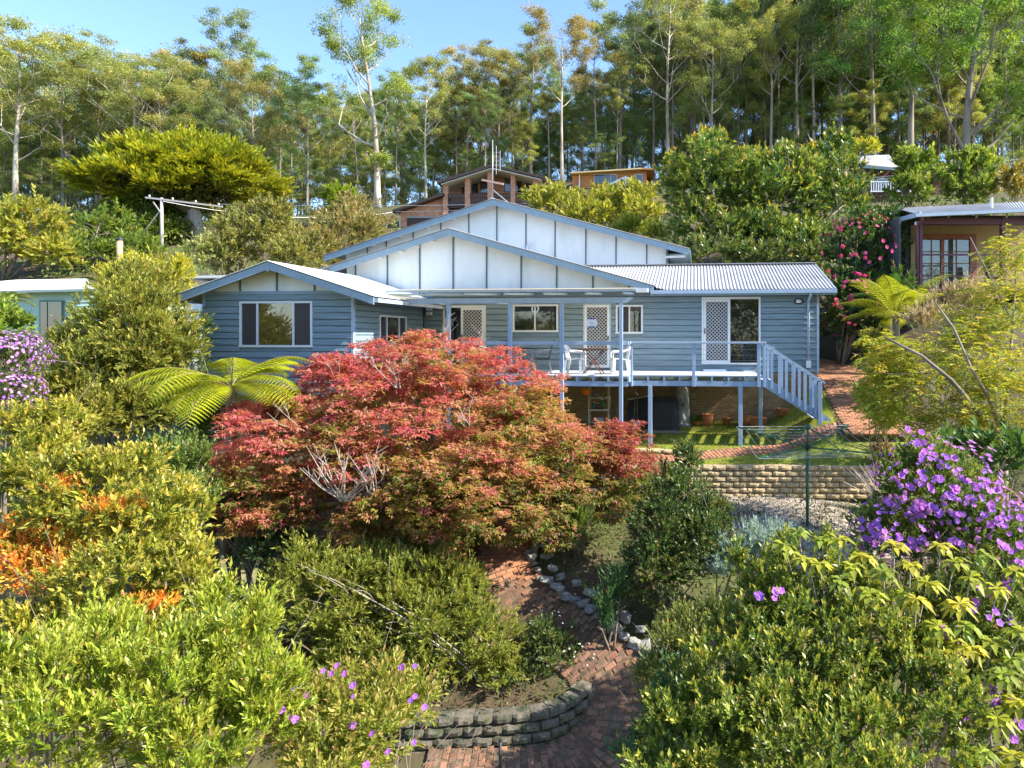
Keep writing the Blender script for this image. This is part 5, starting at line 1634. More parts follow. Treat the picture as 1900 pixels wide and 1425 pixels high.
# four arms towards the corners of the frame
corners = [Vector((-117 * k_, 1.1, hub.z + 38 * k_ - .12)), Vector((112 * k_, 1.35, hub.z + 28 * k_ - .1)), Vector((122 * k_, -1.15, hub.z + 3 * k_ - .18)), Vector((-112 * k_, -1.2, hub.z + 0.04))]
corners = [Vector((-1.33, 1.0, hub.z + .30)), Vector((1.28, 1.25, hub.z + .30)), Vector((1.33, -1.0, hub.z + .02)), Vector((-1.28, -1.2, hub.z - .02))]
for c in corners:
    MB().tube([hub, c], .017, 8).build('arm', MT['green_paint'], cl, smooth=True)
    MB().tube([Vector((.01, 0, Hc - .03)), hub.lerp(c, .42)], .010, 8).build('brace', MT['green_paint'], cl, smooth=True)
MB().lathe([(.045, -.05), (.045, .05)], 14, tuple(hub)).build('hub', MT['black'], cl, smooth=True)
for i in range(4):
    a, b = corners[i], corners[(i + 1) % 4]
    for u_ in (1.0, .86, .72, .58, .44):
        pa, pb = hub.lerp(a, u_), hub.lerp(b, u_)
        mid = (pa + pb) / 2 - Vector((0, 0, .015))
        MB().tube([pa, mid, pb], .0045 if u_ < 1 else .006, 5).build('line', MT['wire'], cl)
# ------------------------------------------------------------------ neighbouring houses
rb = mat('red_brick', (0.58, 0.29, 0.18), 0.85, 0.2, 4, bump=.3, bscale=14, col2=(0.46, 0.21, 0.13), col2_amt=.5, col2_scale=3)
# add brick courses to the far wall
def add_courses(m, sx, sy):
    nt = m.node_tree; N = nt.nodes; L = nt.links
    bs = N['Principled BSDF']; src = bs.inputs['Base Color'].links[0].from_socket
    tc = N.new('ShaderNodeTexCoord'); mp = N.new('ShaderNodeMapping'); mp.inputs['Rotation'].default_value = (R(90), 0, 0)
    L.new(tc.outputs['Object'], mp.inputs[0])
    br = N.new('ShaderNodeTexBrick'); br.inputs['Scale'].default_value = 1; br.inputs['Brick Width'].default_value = sx; br.inputs['Row Height'].default_value = sy
    br.inputs['Mortar Size'].default_value = .012
    br.inputs['Color1'].default_value = (1, 1, 1, 1); br.inputs['Color2'].default_value = (.72, .72, .72, 1); br.inputs['Mortar'].default_value = (1.15, 1.2, 1.25, 1)
    L.new(mp.outputs[0], br.inputs['Vector'])
    mx = N.new('ShaderNodeVectorMath'); mx.operation = 'MULTIPLY'
    L.new(src, mx.inputs[0]); L.new(br.outputs['Color'], mx.inputs[1]); L.new(mx.outputs[0], bs.inputs['Base Color'])
add_courses(rb, .24, .086)
brown = mat('dark_brown_paint', (0.055, 0.035, 0.03), .6, .15, 3)
YB = 58.0
def bp(px, py, Y=None): return P(px, py, Y or YB)
base = bp(880, 430); base.z = gz(base.x, base.y)
bh = thing('brick_house', 'red brick house with tall pillars and balcony on the hill behind', 'house', base)
def L_(px, py, dy=0.0): return P(px, py, YB + dy) - base
def pbox(px0, py0, px1, py1, d0, d1):
    a, b = L_(px0, py0, d0), L_(px1, py1, d0)
    return (min(a.x, b.x), a.y, min(a.z, b.z)), (max(a.x, b.x), a.y + d1 - d0, max(a.z, b.z))
def pprism(pts, d0, d1): return MB().prism([L_(x, y, d0) for x, y in pts], (0, d1 - d0, 0))
pprism([(741, 440), (741, 387), (821, 362), (821, 440)], .3, 9).build('garage_wall', rb, bh)
MB().box(*pbox(755, 403, 803, 436, .22, .32)).build('garage_door', brown, bh)
MB().box(*pbox(754, 401, 804, 404.5, .15, .3)).build('lintel', mat('grey_lintel', (.3, .3, .3), .7), bh)
pprism([(728, 389), (822, 357), (822, 362), (728, 394)], -.6, 10).build('garage_roof', brown, bh)
pprism([(826, 440), (826, 337), (912, 311), (1004, 333), (1004, 440)], 2.2, 11).build('wall', rb, bh)
pprism([(810, 336), (913, 304), (914, 308.5), (811, 341)], -.9, 11).build('roof', brown, bh)
pprism([(914, 304.5), (922, 307), (1011, 327), (1011, 331.5), (914, 309)], -.9, 11).build('roof', brown, bh)
pprism([(818, 341), (912, 311), (912, 313), (818, 343)], -.7, 2.1).build('eave_lining', MT['zinc_sunlit_pale'], bh)
pprism([(914, 311), (1004, 332), (1004, 334), (914, 313)], -.7, 2.1).build('eave_lining', MT['zinc_sunlit_pale'], bh)
for (a, b, t) in ((821.5, 830.5, 336), (862.5, 872, 323), (904.5, 914.5, 309), (947.5, 956, 318), (989.5, 998.5, 328)):
    MB().box(*pbox(a, t, b, 440, -.1, .35)).build('pillar', rb, bh)
for (a, b) in ((830.5, 862.5), (872, 904.5), (914.5, 947.5), (956, 989.5)):
    rl = MB().box(*pbox(a, 359, b, 361, -.02, .1)).box(*pbox(a, 364, b, 368.5, 0, .08)).box(*pbox(a, 373, b, 382, 0, .08)).build('balustrade', brown, bh)
    x = a + 2
    while x < b:
        MB().box(*pbox(x - .7, 361, x + .7, 373, .02, .06)).build('picket', brown, bh); x += 4.2
    MB().box(*pbox(a, 380, b, 386, .1, 2.2)).build('balcony_floor', brown, bh)
for (a, b, t, bt, slope) in ((858, 863, 341, 360, 0), (873, 886, 336, 358, 0), (892, 904.5, 331, 358, 0), (937, 947, 327, 356, 0), (957, 966, 331, 356, 0), (973, 985, 334, 356, 0)):
    fr = MB().box(*pbox(a - .8, t - 1.2, b + .8, bt, 2.1, 2.19)).build('window', brown, bh)
    MB().box(*pbox(a, t, b, t + 9, 2.05, 2.098)).build('pane', MT['glass_sky'] if 'glass_sky' in MT else MT['glass'], fr)
    MB().box(*pbox(a, t + 10.2, b, bt - .8, 2.05, 2.098)).build('pane', MT['glass'], fr)
MB().box(*pbox(803, 362, 821, 440, .4, 2)).build('recess_wall', brown, bh)
MB().tube([L_(732, 391, -.3), L_(736, 395, 0), L_(742, 401, .2), L_(742, 440, .2)], .05, 6).build('downpipe', MT['zinc_sunlit_pale'], bh)
MB().tube([L_(1009, 332, -.5), L_(1003, 336, .2), L_(1001, 340, .3), L_(1001, 400, .3)], .05, 6).build('downpipe', MT['zinc_sunlit_pale'], bh)
pprism([(1006, 328), (1022, 336), (1022, 339), (1006, 331)], 1, 1.3).build('side_fascia', mat('tan_timber', (.42, .25, .13), .7), bh)
MB().box(*pbox(838, 374.5, 846, 377, .5, .8)).build('cushion', mat('red_cloth', (.4, .06, .06), .8), bh)
MB().box(*pbox(851, 374, 859, 376.5, .5, .8)).build('cushion', mat('blue_cloth', (.10, .2, .45), .8), bh)

# timber house to the right of it
YB = 70.0
base = bp(1130, 350); base.z = gz(base.x, base.y)
orw = mat('cedar_boards', (0.48, 0.22, 0.08), .7, .2, 2, (.4, 1, 9), rnd=.05)
thh = thing('cedar_house', 'low timber-clad house with flat pale roof edge among trees uphill', 'house', base)
pprism([(1062, 380), (1062, 320), (1200, 315), (1200, 380)], .5, 8).build('wall', orw, thh)
for k in range(7):
    pprism([(1062, 323 + k * 4), (1200, 319 + k * 4), (1200, 321.8 + k * 4), (1062, 325.8 + k * 4)], .42, .497).build('cladding_board', orw, thh)
pprism([(1059, 319.5), (1190, 311), (1190, 313.5), (1059, 321.5)], -.6, 9).build('roof', mat('cream_fascia', (.62, .46, .22), .6, .1), thh)
pprism([(1190, 311.2), (1215, 312), (1215, 315), (1190, 314)], -.4, 9).build('roof', orw, thh)
MB().box(*pbox(1074, 321, 1076.2, 350, .2, .4)).build('downpipe', MT['panel'], thh)
for (a, b) in ((1103, 1113), (1114, 1132), (1134, 1144), (1178, 1192)):
    fr = MB().box(*pbox(a - .8, 323, b + .8, 340, .36, .419)).build('window', MT['white'], thh)
    MB().box(*pbox(a, 324, b, 339.5, .31, .358)).build('pane', MT['glass'], fr)
pc = pprism([(1130, 341), (1160, 327), (1190, 337), (1190, 340.5), (1160, 330.5), (1130, 344.5)], -3, -2.8).build('porch_roof', MT['trim'], thh)
pprism([(1132, 343.5), (1160, 330), (1190, 340), (1190, 360), (1132, 360)], -2.6, -2.4).build('porch_gable', brown, thh)
MB().box(*pbox(1159, 331, 1162, 350, -2.75, -2.62)).build('porch_post', MT['panel'], thh)

# grey-roofed house at the right
YB = 60.0
base = bp(1640, 370); base.z = gz(base.x, base.y)
gh = thing('grey_roof_house', 'house with grey tiled roof and white balcony rail between bright trees', 'house', base)
MB().box(*pbox(1605, 312, 1770, 375, 1.5, 8)).build('wall', mat('brown_wall', (.13, .06, .05), .8, .2), gh)
MB().add([L_(1592, 303, 0), L_(1668, 311, 0), L_(1668, 314, 0), L_(1592, 308, 0), L_(1600, 289, 5), L_(1650, 287, 5)], [(0, 1, 5, 4), (0, 3, 2, 1)]).build('roof', mat('grey_tiles', (.38, .37, .37), .8, .15, 3), gh)
pprism([(1596, 306), (1672, 312), (1672, 317), (1596, 311)], -.2, .2).build('fascia', MT['batten'], gh)
pprism([(1668, 308), (1780, 309), (1780, 313), (1668, 313)], -.2, 6).build('roof', brown, gh)
rl = MB().box(*pbox(1615, 336, 1700, 338, -.1, 0)).box(*pbox(1615, 354, 1700, 356, -.1, 0)).build('balcony_rail', MT['white'], gh)
x = 1617
while x < 1700:
    MB().box(*pbox(x - .8, 338, x + .8, 354, -.08, -.02)).build('baluster', MT['white'], gh); x += 4.5
fr = MB().box(*pbox(1628, 330, 1648, 352, 1.35, 1.49)).build('window', MT['white'], gh)
MB().box(*pbox(1629, 331, 1647, 351, 1.3, 1.348)).build('pane', MT['glass'], fr)
MB().box(*pbox(1742, 337, 1752, 345, -.5, -.2)).build('red_chair', mat('red_seat', (.4, .06, .05), .6), gh)

# right-hand neighbour with purple posts
YB = 23.5
base = bp(1780, 560); base.z = gz(base.x, base.y)
nh = thing('purple_post_house', 'timber neighbour house with corrugated roof, purple posts and french doors', 'house', base)
purple = mat('plum_paint', (0.135, 0.05, 0.075), .55, .12, 4)
tanw = mat('tan_lining', (0.42, 0.29, 0.12), .7, .12, 3, (9, 1, .4), rnd=.04)
darkw = mat('weathered_dark_boards', (0.075, 0.08, 0.085), .85, .25, 3, (9, 9, .3))
rw = mat('red_hardwood', (0.26, 0.085, 0.03), .5, .2, 6)
WY = 1.9
# back wall of the veranda in vertical boards
x = 1690
while x < 1960:
    MB().box(*pbox(x, 418, x + 10.6, 560, WY, WY + .06)).build('lining_board', tanw, nh); x += 11
MB().box(*pbox(1680, 400, 1960, 600, WY + .07, WY + 5)).build('wall', darkw, nh)
# left side boards
for k in range(9):
    y0 = -.2 + k * .33
    a = L_(1663 + 0, 408 + k * -.3, 0)
    MB().box((L_(1664, 400).x, y0, L_(1664, 600).z), (L_(1664, 400).x + .06, y0 + .32, L_(1664, 404).z)).build('side_board', darkw, nh)
# roof
e0, e1 = L_(1700, 397, -.7), L_(1965, 385, -.7)
mbx = MB(); vs = []; fs = []
n = 330
r0, r1 = L_(1662, 386.5, 2.2), L_(1965, 371, 2.2)
for i in range(n + 1):
    u_ = i / n; off = Vector((0, 0, .018 * math.sin(u_ * n / 6 * 2 * math.pi)))
    for v_ in (0, .5, 1):
        A = e0.lerp(e1, u_); B = r0.lerp(r1, u_)
        vs.append(A.lerp(B, v_) + off)
for i in range(n):
    for k in range(2): fs.append((i*3+k, (i+1)*3+k, (i+1)*3+k+1, i*3+k+1))
mbx.add(vs, fs).build('roof_sheet', MT['zinc'], nh, smooth=True)
MB().bar(e0 - Vector((.05, .06, .06)), e1 - Vector((0, .06, .06)), .12, .11).build('gutter', MT['trim'], nh)
MB().bar(L_(1658, 411, 1.2), L_(1708, 397, -.7), .08, .16).build('side_fascia', MT['trim'], nh)
MB().bar(L_(1653, 397, 2.3), L_(1703, 394, 1.5), .1, .14).build('upper_fascia', MT['white'], nh)
for px in (1722, 1760, 1812, 1868, 1920):
    MB().bar(L_(px, 401, -.55), L_(px, 399, WY), .06, .12).build('rafter', mat('pine_rafter', (.42, .32, .14), .7, .1) if px == 1722 else bpy.data.materials['pine_rafter'], nh)
MB().box(*pbox(1706, 404, 1965, 416, -.1, .02)).build('veranda_beam', purple, nh)
MB().box(*pbox(1706.5, 396, 1712, 560, -.12, .04)).build('veranda_post', purple, nh)
MB().box(*pbox(1859, 402, 1866, 560, -.12, .04)).build('veranda_post', purple, nh)
MB().tube([L_(1712, 402, -.7), L_(1711, 412, -.5), L_(1702, 415, -.25), L_(1701.5, 420, -.22), L_(1702, 560, -.22)], .055, 10).build('downpipe', purple, nh, smooth=True)
MB().box(*pbox(1700, 411, 1706, 417, -.3, -.16)).build('pipe_elbow', MT['white'], nh)
MB().box(*pbox(1712, 471, 1860, 474, -.06, .0)).build('balcony_rail', purple, nh)
for yy in (483, 493, 503, 513): MB().tube([L_(1712, yy, -.02), L_(1860, yy, -.02)], .006, 5).build('rail_wire', MT['wire'], nh)
MB().box(*pbox(1690, 533, 1965, 541, -.1, WY)).build('veranda_floor', purple, nh)
# french doors
fr = MB()
for (a, b, t, bt) in ((1708, 1812, 434, 438.5), (1708, 1812, 438.5, 443)): fr.box(*pbox(a, t, b, bt, WY - .12, WY - .002))
for (a, b) in ((1746, 1752), (1800, 1806), (1806, 1812)): fr.box(*pbox(a, 443, b, 535, WY - .12, WY - .002))
fd = fr.build('french_door', rw, nh)
cur = mat('curtain', (0.42, 0.37, 0.27), .9, .25, 4, (14, 14, .4))
MB().box(*pbox(1710, 443, 1800, 535, WY - .03, WY - .01)).build('curtain', cur, fd)
for (a, b) in ((1710, 1728), (1729.5, 1746), (1752, 1774.5), (1776, 1800)):
    for (t, bt) in ((444, 466), (467.5, 488), (489.5, 511), (512.5, 534)):
        MB().box(*pbox(a, t, b, bt, WY - .075, WY - .068)).build('pane', MT['pane'], fd)
for x in (1728, 1774.5): MB().box(*pbox(x, 443, x + 1.5, 535, WY - .1, WY - .05)).build('glazing_bar', rw, fd)
for y in (466, 488, 511): MB().box(*pbox(1710, y, 1800, y + 1.5, WY - .101, WY - .055)).build('glazing_bar', rw, fd)
MB().tube([L_(1840, 367, .4), L_(1840, 387, .4)], .05, 8).build('roof_vent', MT['white'], nh)
c_ = thing('dark_deck_chair', 'dark folded chair on the neighbour veranda right of the french doors', 'chair', bp(1842, 536, 24.3))
MB().bar((-.12, 0, .42), (-.22, .05, .98), .42, .04, up=(1, 0, .3)).build('backrest', MT['black'], c_)
MB().box((-.2, -.22, .38), (.25, .22, .42)).build('seat', MT['black'], c_)
for x in (-.18, .22):
    for y in (-.2, .2): MB().box((x - .015, y - .015, 0), (x + .015, y + .015, .38)).build('leg', MT['black'], c_)

# left neighbour, green weatherboard
YB = 29.0
base = bp(80, 640); base.z = gz(base.x, base.y)
gnh = thing('green_house', 'pale green weatherboard house with white roof at the left edge', 'house', base)
gb = mat('mint_boards', (0.42, 0.60, 0.52), .7, .08, 3, rnd=.03)
MB().box(*pbox(-60, 536, 240, 720, .3, 6)).build('wall', gb, gnh)
y = 538
while y < 680:
    MB().prism([L_(-60, y, .3), L_(-60, y + 7.4, .27), L_(58, y + 7.4, .27), L_(58, y, .3)], (0, .0, .0) if False else (0, .02, 0)).build('weatherboard', gb, gnh)
    MB().prism([L_(102, y, .3), L_(102, y + 7.4, .27), L_(240, y + 7.4, .27), L_(240, y, .3)], (0, .02, 0)).build('weatherboard', gb, gnh)
    y += 7.6
fr = MB().box(*pbox(73, 557, 116, 650, .18, .262)).build('window', mat('green_trim', (.12, .22, .18), .6), gnh)
MB().box(*pbox(75, 560, 87, 648, .14, .178)).build('pane', MT['glass'], fr)
MB().box(*pbox(89, 560, 114, 648, .14, .178)).build('pane', MT['glass'], fr)
MB().add([L_(-60, 541, -.3), L_(175, 536, -.3), L_(160, 517, 4.5), L_(30, 519, 4.5), L_(-60, 527, 3.5)], [(0, 1, 2, 3, 4)]).build('roof', mat('white_roof', (.72, .72, .70), .5, .05), gnh)
MB().prism([L_(-60, 540.5, -.3), L_(172, 535.5, -.3), L_(172, 540, -.3), L_(-60, 545.5, -.3)], (0, .12, 0)).build('gutter', mat('green_gutter', (.25, .33, .32), .5), gnh)
# white shed between the two
YB = 27.0
base = bp(370, 640); base.z = gz(base.x, base.y)
ws = thing('white_shed', 'white shed with flat pale roof half hidden behind the left wing', 'shed', base)
MB().box(*pbox(345, 524, 440, 720, .2, 4)).build('wall', mat('white_wall', (.80, .79, .78), .7, .06), ws)
pprism([(335, 512), (450, 510), (450, 515), (335, 516)], -.3, 4.4).build('roof', MT['zinc_sunlit_pale'], ws)
MB().box(*pbox(340, 516, 350, 521, -.2, 0)).build('gutter_bracket', MT['trim'], ws)
MB().box(*pbox(374, 542, 380, 600, .1, .2)).build('downpipe', MT['trim'], ws)

# ------------------------------------------------------------------ power pole and lines
q = P(300, 470, 46); g_ = gz(q.x, q.y)
pole = thing('power_pole', 'weathered timber power pole with long crossarm before the golden cypress', 'power pole', (q.x, q.y, g_))
k46 = 46 / F
ztop = P(300, 367, 46).z - g_
pm = mat('weathered_pole', (0.40, 0.37, 0.36), .85, .2, 4, (1, 1, .2))
MB().tube([(0, 0, -.4), (0, 0, ztop)], [.13, .09], 10).build('pole', pm, pole, smooth=True)
MB().bar((-27 * k46, -.15, ztop - 3 * k46 + .1), (108 * k46, .3, ztop - 15 * k46), .10, .11).build('crossarm', pm, pole)
MB().bar((0, -.1, ztop - 28 * k46), (-14 * k46, -.1, ztop - 8 * k46), .06, .06).build('brace', pm, pole)
MB().tube([(0, 0, ztop - 20 * k46), (-30 * k46, -.5, ztop - 74 * k46)], .025, 6).build('stay', MT['steel'], pole)
for u_ in (.05, .35, .65, .95):
    a = Vector((-27 * k46, -.15, ztop - 3 * k46 + .1)).lerp(Vector((108 * k46, .3, ztop - 15 * k46)), u_)
    MB().lathe([(.04, .08), (.07, .12), (.04, .2), (0, .22)], 10, tuple(a)).build('insulator', MT['white'], pole, smooth=True)
def wire(pa, pb, sag, label, r=.02):
    a, b = P(*pa), P(*pb)
    pts = []
    for i in range(13):
        u_ = i / 12; p = a.lerp(b, u_); p.z -= sag * 4 * u_ * (1 - u_); pts.append(p - a)
    o = MB().tube(pts, r, 5).build('power_line', MT['wire'], None, loc=a)
    tag(o, label, 'cable', 'overhead power lines')
wire((300, 373, 46), (735, 393, 60), .8, 'overhead wire running from the pole towards the brick house')
wire((404, 379, 46), (1900, 300, 52), 1.2, 'long overhead wire passing in front of the forest to the right edge', .018)
wire((735, 393, 57), (1240, 352, 52), .4, 'wire from the brick house towards the timber house', .02)
wire((1240, 352, 52), (1905, 293, 54), .5, 'upper wire crossing in front of the bright trees on the right', .02)
wire((1240, 356, 52), (1905, 299, 54), .5, 'lower wire crossing in front of the bright trees on the right', .02)
q = P(222, 480, 40); g_ = gz(q.x, q.y)
ch = thing('flue_pipe', 'short tan chimney flue rising from the greenery left of the pole', 'chimney', (q.x, q.y, g_))
zt = P(222, 443, 40).z - g_
MB().tube([(0, 0, -.2), (0, 0, zt - .1)], .17, 12).build('pipe', mat('rusty_flue', (.42, .27, .16), .7, .3, 4), ch, smooth=True)
MB().lathe([(.22, 0), (.22, .06), (0, .2)], 12, (0, 0, zt - .08)).build('cowl', MT['black'], ch, smooth=True)
# ------------------------------------------------------------------ forest on the hill
def euc_mesh(seed, H, r0, crown0, cw, nb, clump_r, per, bend=0.0, cols=None, spread=1.0, leafL=0.29, top=1.0, explicit=None, sub=3):
    """tall gum: returns (trunk mesh, crown mesh) standing at the origin"""
    global rng
    keep = rng; rng = np.random.default_rng(seed); rnd = random.Random(seed)
    mb = MB()
    tr = []
    ph = rnd.uniform(0, 6)
    n = 9
    for i in range(n + 1):
        u_ = i / n
        tr.append(Vector((bend * H * u_ * u_ + 0.012 * H * math.sin(ph + 5 * u_) * u_, 0.012 * H * math.cos(ph + 4 * u_) * u_, -0.5 + (H * .93 + .5) * u_)))
    mb.tube(tr, [r0 * (1 - 0.82 * (i / n) ** 0.9) + (0.35 * r0 if i == 0 else 0) for i in range(n + 1)], 8)
    tips = []
    def at(u_):
        x = u_ * n; i = min(int(x), n - 1); return tr[i].lerp(tr[i + 1], x - i)
    def grow(p, d, ln, r, lvl):
        seg = 4; pts = [p]; q = p.copy(); dd = d.copy()
        for i in range(seg):
            dd = (dd + Vector((rnd.uniform(-.22, .22), rnd.uniform(-.22, .22), rnd.uniform(-.05, .22)))).normalized()
            q = q + dd * (ln / seg); pts.append(q.copy())
        mb.tube(pts, [r * (1 - .75 * i / seg) for i in range(seg + 1)], 5 if lvl else 6, cap=False)
        if lvl >= 2 or ln < 0.06 * H:
            tips.append(pts[-1]); 
            if rnd.random() < .5: tips.append(pts[-2])
            return
        for k in range(sub):
            j = rnd.choice((2, 3, 4)) if k else 4
            a = rnd.uniform(0, 6.28)
            nd = (dd + Vector((math.cos(a), math.sin(a), rnd.uniform(-.1, .5))) * .75).normalized()
            grow(pts[j], nd, ln * rnd.uniform(.42, .62), r * .45, lvl + 1)
    if explicit:
        for (u_, d, ln, r) in explicit: grow(at(u_), Vector(d).normalized(), ln, r, 0)
    for b in range(nb):
        u_ = crown0 + (0.97 - crown0) * (b + rnd.random()) / nb
        a = b * 2.4 + rnd.uniform(-.6, .6)
        rel = (u_ - crown0) / (1 - crown0)
        ln = cw * H * (0.55 + 0.75 * math.sin(math.pi * min(rel * .85 + .12, 1))) * rnd.uniform(.7, 1.15) * spread
        d = Vector((math.cos(a), math.sin(a), rnd.uniform(.45, 1.1))).normalized()
        grow(at(u_), d, ln, r0 * (0.34 - .2 * rel), 0 if ln > .14 * H else 1)
    tips.append(tr[-1])
    T = np.array([list(t) for t in tips])
    lv = Leaves()
    m = per
    nT = len(T)
    q = rand_dir(nT * m).reshape(nT, m, 3) * (rng.uniform(0, 1, (nT, m, 1)) ** 0.5)
    q[..., 2] = q[..., 2] * .55 + .15
    rr = clump_r * rng.uniform(.55, 1.3, (nT, 1, 1))
    b = T[:, None] + q * rr
    d = unit(q * .8 + rng.normal(size=(nT, m, 3)) * .6 + np.array([0, 0, -.55]))
    col = np.repeat(mixcol(nT, cols or [(.25, .28, .115), (.20, .25, .12), (.31, .29, .12), (.17, .205, .09)], jit=.15)[:, None], m, 1)
    ll = leafL * rng.uniform(.6, 1.3, nT * m)
    lv.add(b.reshape(-1, 3), d.reshape(-1, 3), ll, ll * .34, col.reshape(-1, 3))
    tm = mb.mesh('trunk'); tm.polygons.foreach_set('use_smooth', [True] * len(tm.polygons))
    o = lv.build('crown', MT['leaf'])
    cm = o.data; bpy.data.objects.remove(o)
    rng = keep
    return tm, cm

EUC = []
H0 = 25.0
specs = [dict(crown0=.40, cw=.19, nb=17, clump_r=1.05, per=105), dict(crown0=.50, cw=.16, nb=15, clump_r=.95, per=105), dict(crown0=.34, cw=.21, nb=18, clump_r=1.1, per=105),
         dict(crown0=.58, cw=.15, nb=14, clump_r=.92, per=105), dict(crown0=.45, cw=.17, nb=15, clump_r=.88, per=100, bend=.06), dict(crown0=.62, cw=.12, nb=12, clump_r=.88, per=100, bend=-.04)]
for i, s_ in enumerate(specs):
    EUC.append(euc_mesh(40 + i, H0, .27 + .03 * (i % 3), **s_))
GUM_LABEL = 'tall slender gum tree in the dense forest along the hill crest'
GROUP = 'gum trees of the hill forest'
def gum(px, top, Y, proto, tint=(1, 1, 1), label=GUM_LABEL, bark='greybark', wide=1.0, rz=None, group=GROUP, base_px=None, name='gum_tree'):
    q = P(px, 400, Y); x = q.x if base_px is None else P(base_px, 400, Y).x
    g_ = gz(x, Y)
    H = P(px, top, Y).z - g_
    t = thing(name, label, 'tree', (x, Y, g_), random.uniform(0, 6.28) if rz is None else rz, group)
    s_ = H / (H0 * .99)
    t.scale = (s_ * wide, s_ * wide, s_)
    tm, cm = EUC[proto] if isinstance(proto, int) else proto
    a = bpy.data.objects.new('trunk', tm); COL.objects.link(a); a.parent = t
    if not tm.materials: tm.materials.append(MT['greybark'])
    a.material_slots[0].link = 'OBJECT'; a.material_slots[0].material = MT[bark]
    c = bpy.data.objects.new('crown', cm); COL.objects.link(c); c.parent = t
    c.color = (*tint, 1)
    return t
# distinct front trees
OL, BR, GR, BL, YL = (1.1, 1.08, .85), (1.22, 1.02, .95), (.85, 1.05, .9), (.88, 1.0, 1.2), (1.3, 1.22, .8)
gum(30, 62, 76, 2, YL, 'broad yellowish gum with pale twisted trunk at the far left edge', 'palebark', 1.25, .4)
gum(115, 118, 80, 0, OL, wide=1.1); gum(180, 112, 84, 1, YL, wide=1.15); gum(245, 122, 78, 2, OL, 'wide olive gum with forked pale limbs above the golden cypress', 'palebark', 1.35)
gum(318, 104, 86, 4, BR, 'brownish-topped gum left of the thin blue-grey gum', wide=1.15); gum(300, 150, 76, 0, OL, wide=1.2)
gum(425, 80, 88, 3, BL, 'thin airy blue-grey gum standing up against the sky', wide=1.05)
gum(470, 150, 77, 2, BR, wide=1.15); gum(520, 130, 80, 1, GR, wide=1.1); gum(570, 165, 74, 0, GR, wide=1.0)
gum(790, 128, 76, 0, OL, 'gum with pale straight trunk left above the brick house', 'palebark', 1.0); gum(735, 160, 80, 3, GR)
gum(865, 100, 86, 4, BR, 'brown-crowned gum behind the brick house', wide=1.25); gum(925, 112, 84, 2, BR, 'wide brownish gum right of the brown-crowned one', wide=1.1)
gum(900, 190, 76, 1, GR, wide=1.1)
gum(985, 72, 84, 5, BL, wide=1.2); 
gum(1105, 95, 82, 3, BR); gum(1150, 25, 86, 4, BL, 'gum with blue-grey crown right of the open sky', wide=1.1)
gum(1240, -18, 80, 0, OL, 'very tall olive gum with pale trunk right of the open sky', 'palebark', 1.1); gum(1320, 60, 76, 2, OL, 'golden-olive gum of middle height right of the very tall olive gum', wide=.95)
gum(1290, -30, 88, 1, BR); gum(1385, -25, 86, 4, BL); gum(1430, 20, 78, 1, YL, 'gum with yellow-brown crown over the big garden tree', wide=1.0)
gum(1480, -60, 82, 0, BL, 'tall gum with two pale trunks over the big garden tree', 'palebark', 1.0); gum(1500, -50, 83, 3, GR, bark='palebark', base_px=1510)
gum(1560, -30, 80, 2, GR, wide=1.0); gum(1620, -60, 78, 2, (.75, 1.15, .8), wide=1.15); gum(1690, -90, 74, 2, (.75, 1.2, .75), 'deep green broad gum left of the branching one on the right', wide=1.25)
gum(1760, -60, 82, 0, GR, wide=1.1)
# filler rows, thinner and darker
sky_x = [-60, 0, 100, 250, 400, 500, 600, 700, 760, 850, 930, 1030, 1100, 1150, 1200, 1300, 1500, 1700, 1960]
sky_y = [80, 115, 160, 155, 150, 175, 185, 185, 172, 150, 150, 130, 140, 110, 40, 10, 0, -30, -60]
for i, s_ in enumerate((dict(crown0=.16, cw=.24, nb=16, clump_r=1.3, per=110), dict(crown0=.22, cw=.20, nb=15, clump_r=1.2, per=110), dict(crown0=.12, cw=.28, nb=15, clump_r=1.45, per=115))):
    EUC.append(euc_mesh(140 + i, H0, .22, leafL=.38, **s_))
fr_ = random.Random(5)
# lower, fuller trees between the tall trunks
for row, (Y0, step, frac) in enumerate(((82, 70, .45), (90, 56, .55), (100, 48, .62), (112, 44, .68))):
    px = -60 + 21 * row
    while px < 1960:
        x_ = px + fr_.uniform(-22, 22)
        top = float(np.interp(x_, sky_x, sky_y)); X_ = (x_ - CX) / F * Y0; base_y = CY - gz(X_, Y0) / Y0 * F
        gum(x_, base_y + (top - base_y) * frac * fr_.uniform(.75, 1.15), Y0 + fr_.uniform(-4, 4), fr_.choice((6, 7, 8)), fr_.choice((OL, GR, GR, (.8, 1.0, .8), YL)), 'fuller young gum growing between the tall trunks of the forest', wide=fr_.uniform(.9, 1.2), group='young gums between the forest trunks', name='young_gum')
        px += step
for row, (Y0, step, dy) in enumerate(((86, 60, 22), (94, 56, 20), (104, 52, 14))):
    px = -60 + 13 * row
    while px < 1960:
        x_ = px + fr_.uniform(-14, 14)
        top = float(np.interp(x_, sky_x, sky_y)) + dy + fr_.uniform(-14, 40)
        gum(x_, top, Y0 + fr_.uniform(-3, 3), fr_.choice((1, 3, 5, 3, 5, 0, 4)), fr_.choice((OL, BR, GR, BL, OL, GR)), bark=fr_.choice(('greybark', 'greybark', 'palebark')), wide=fr_.uniform(.8, 1.1))
        px += step
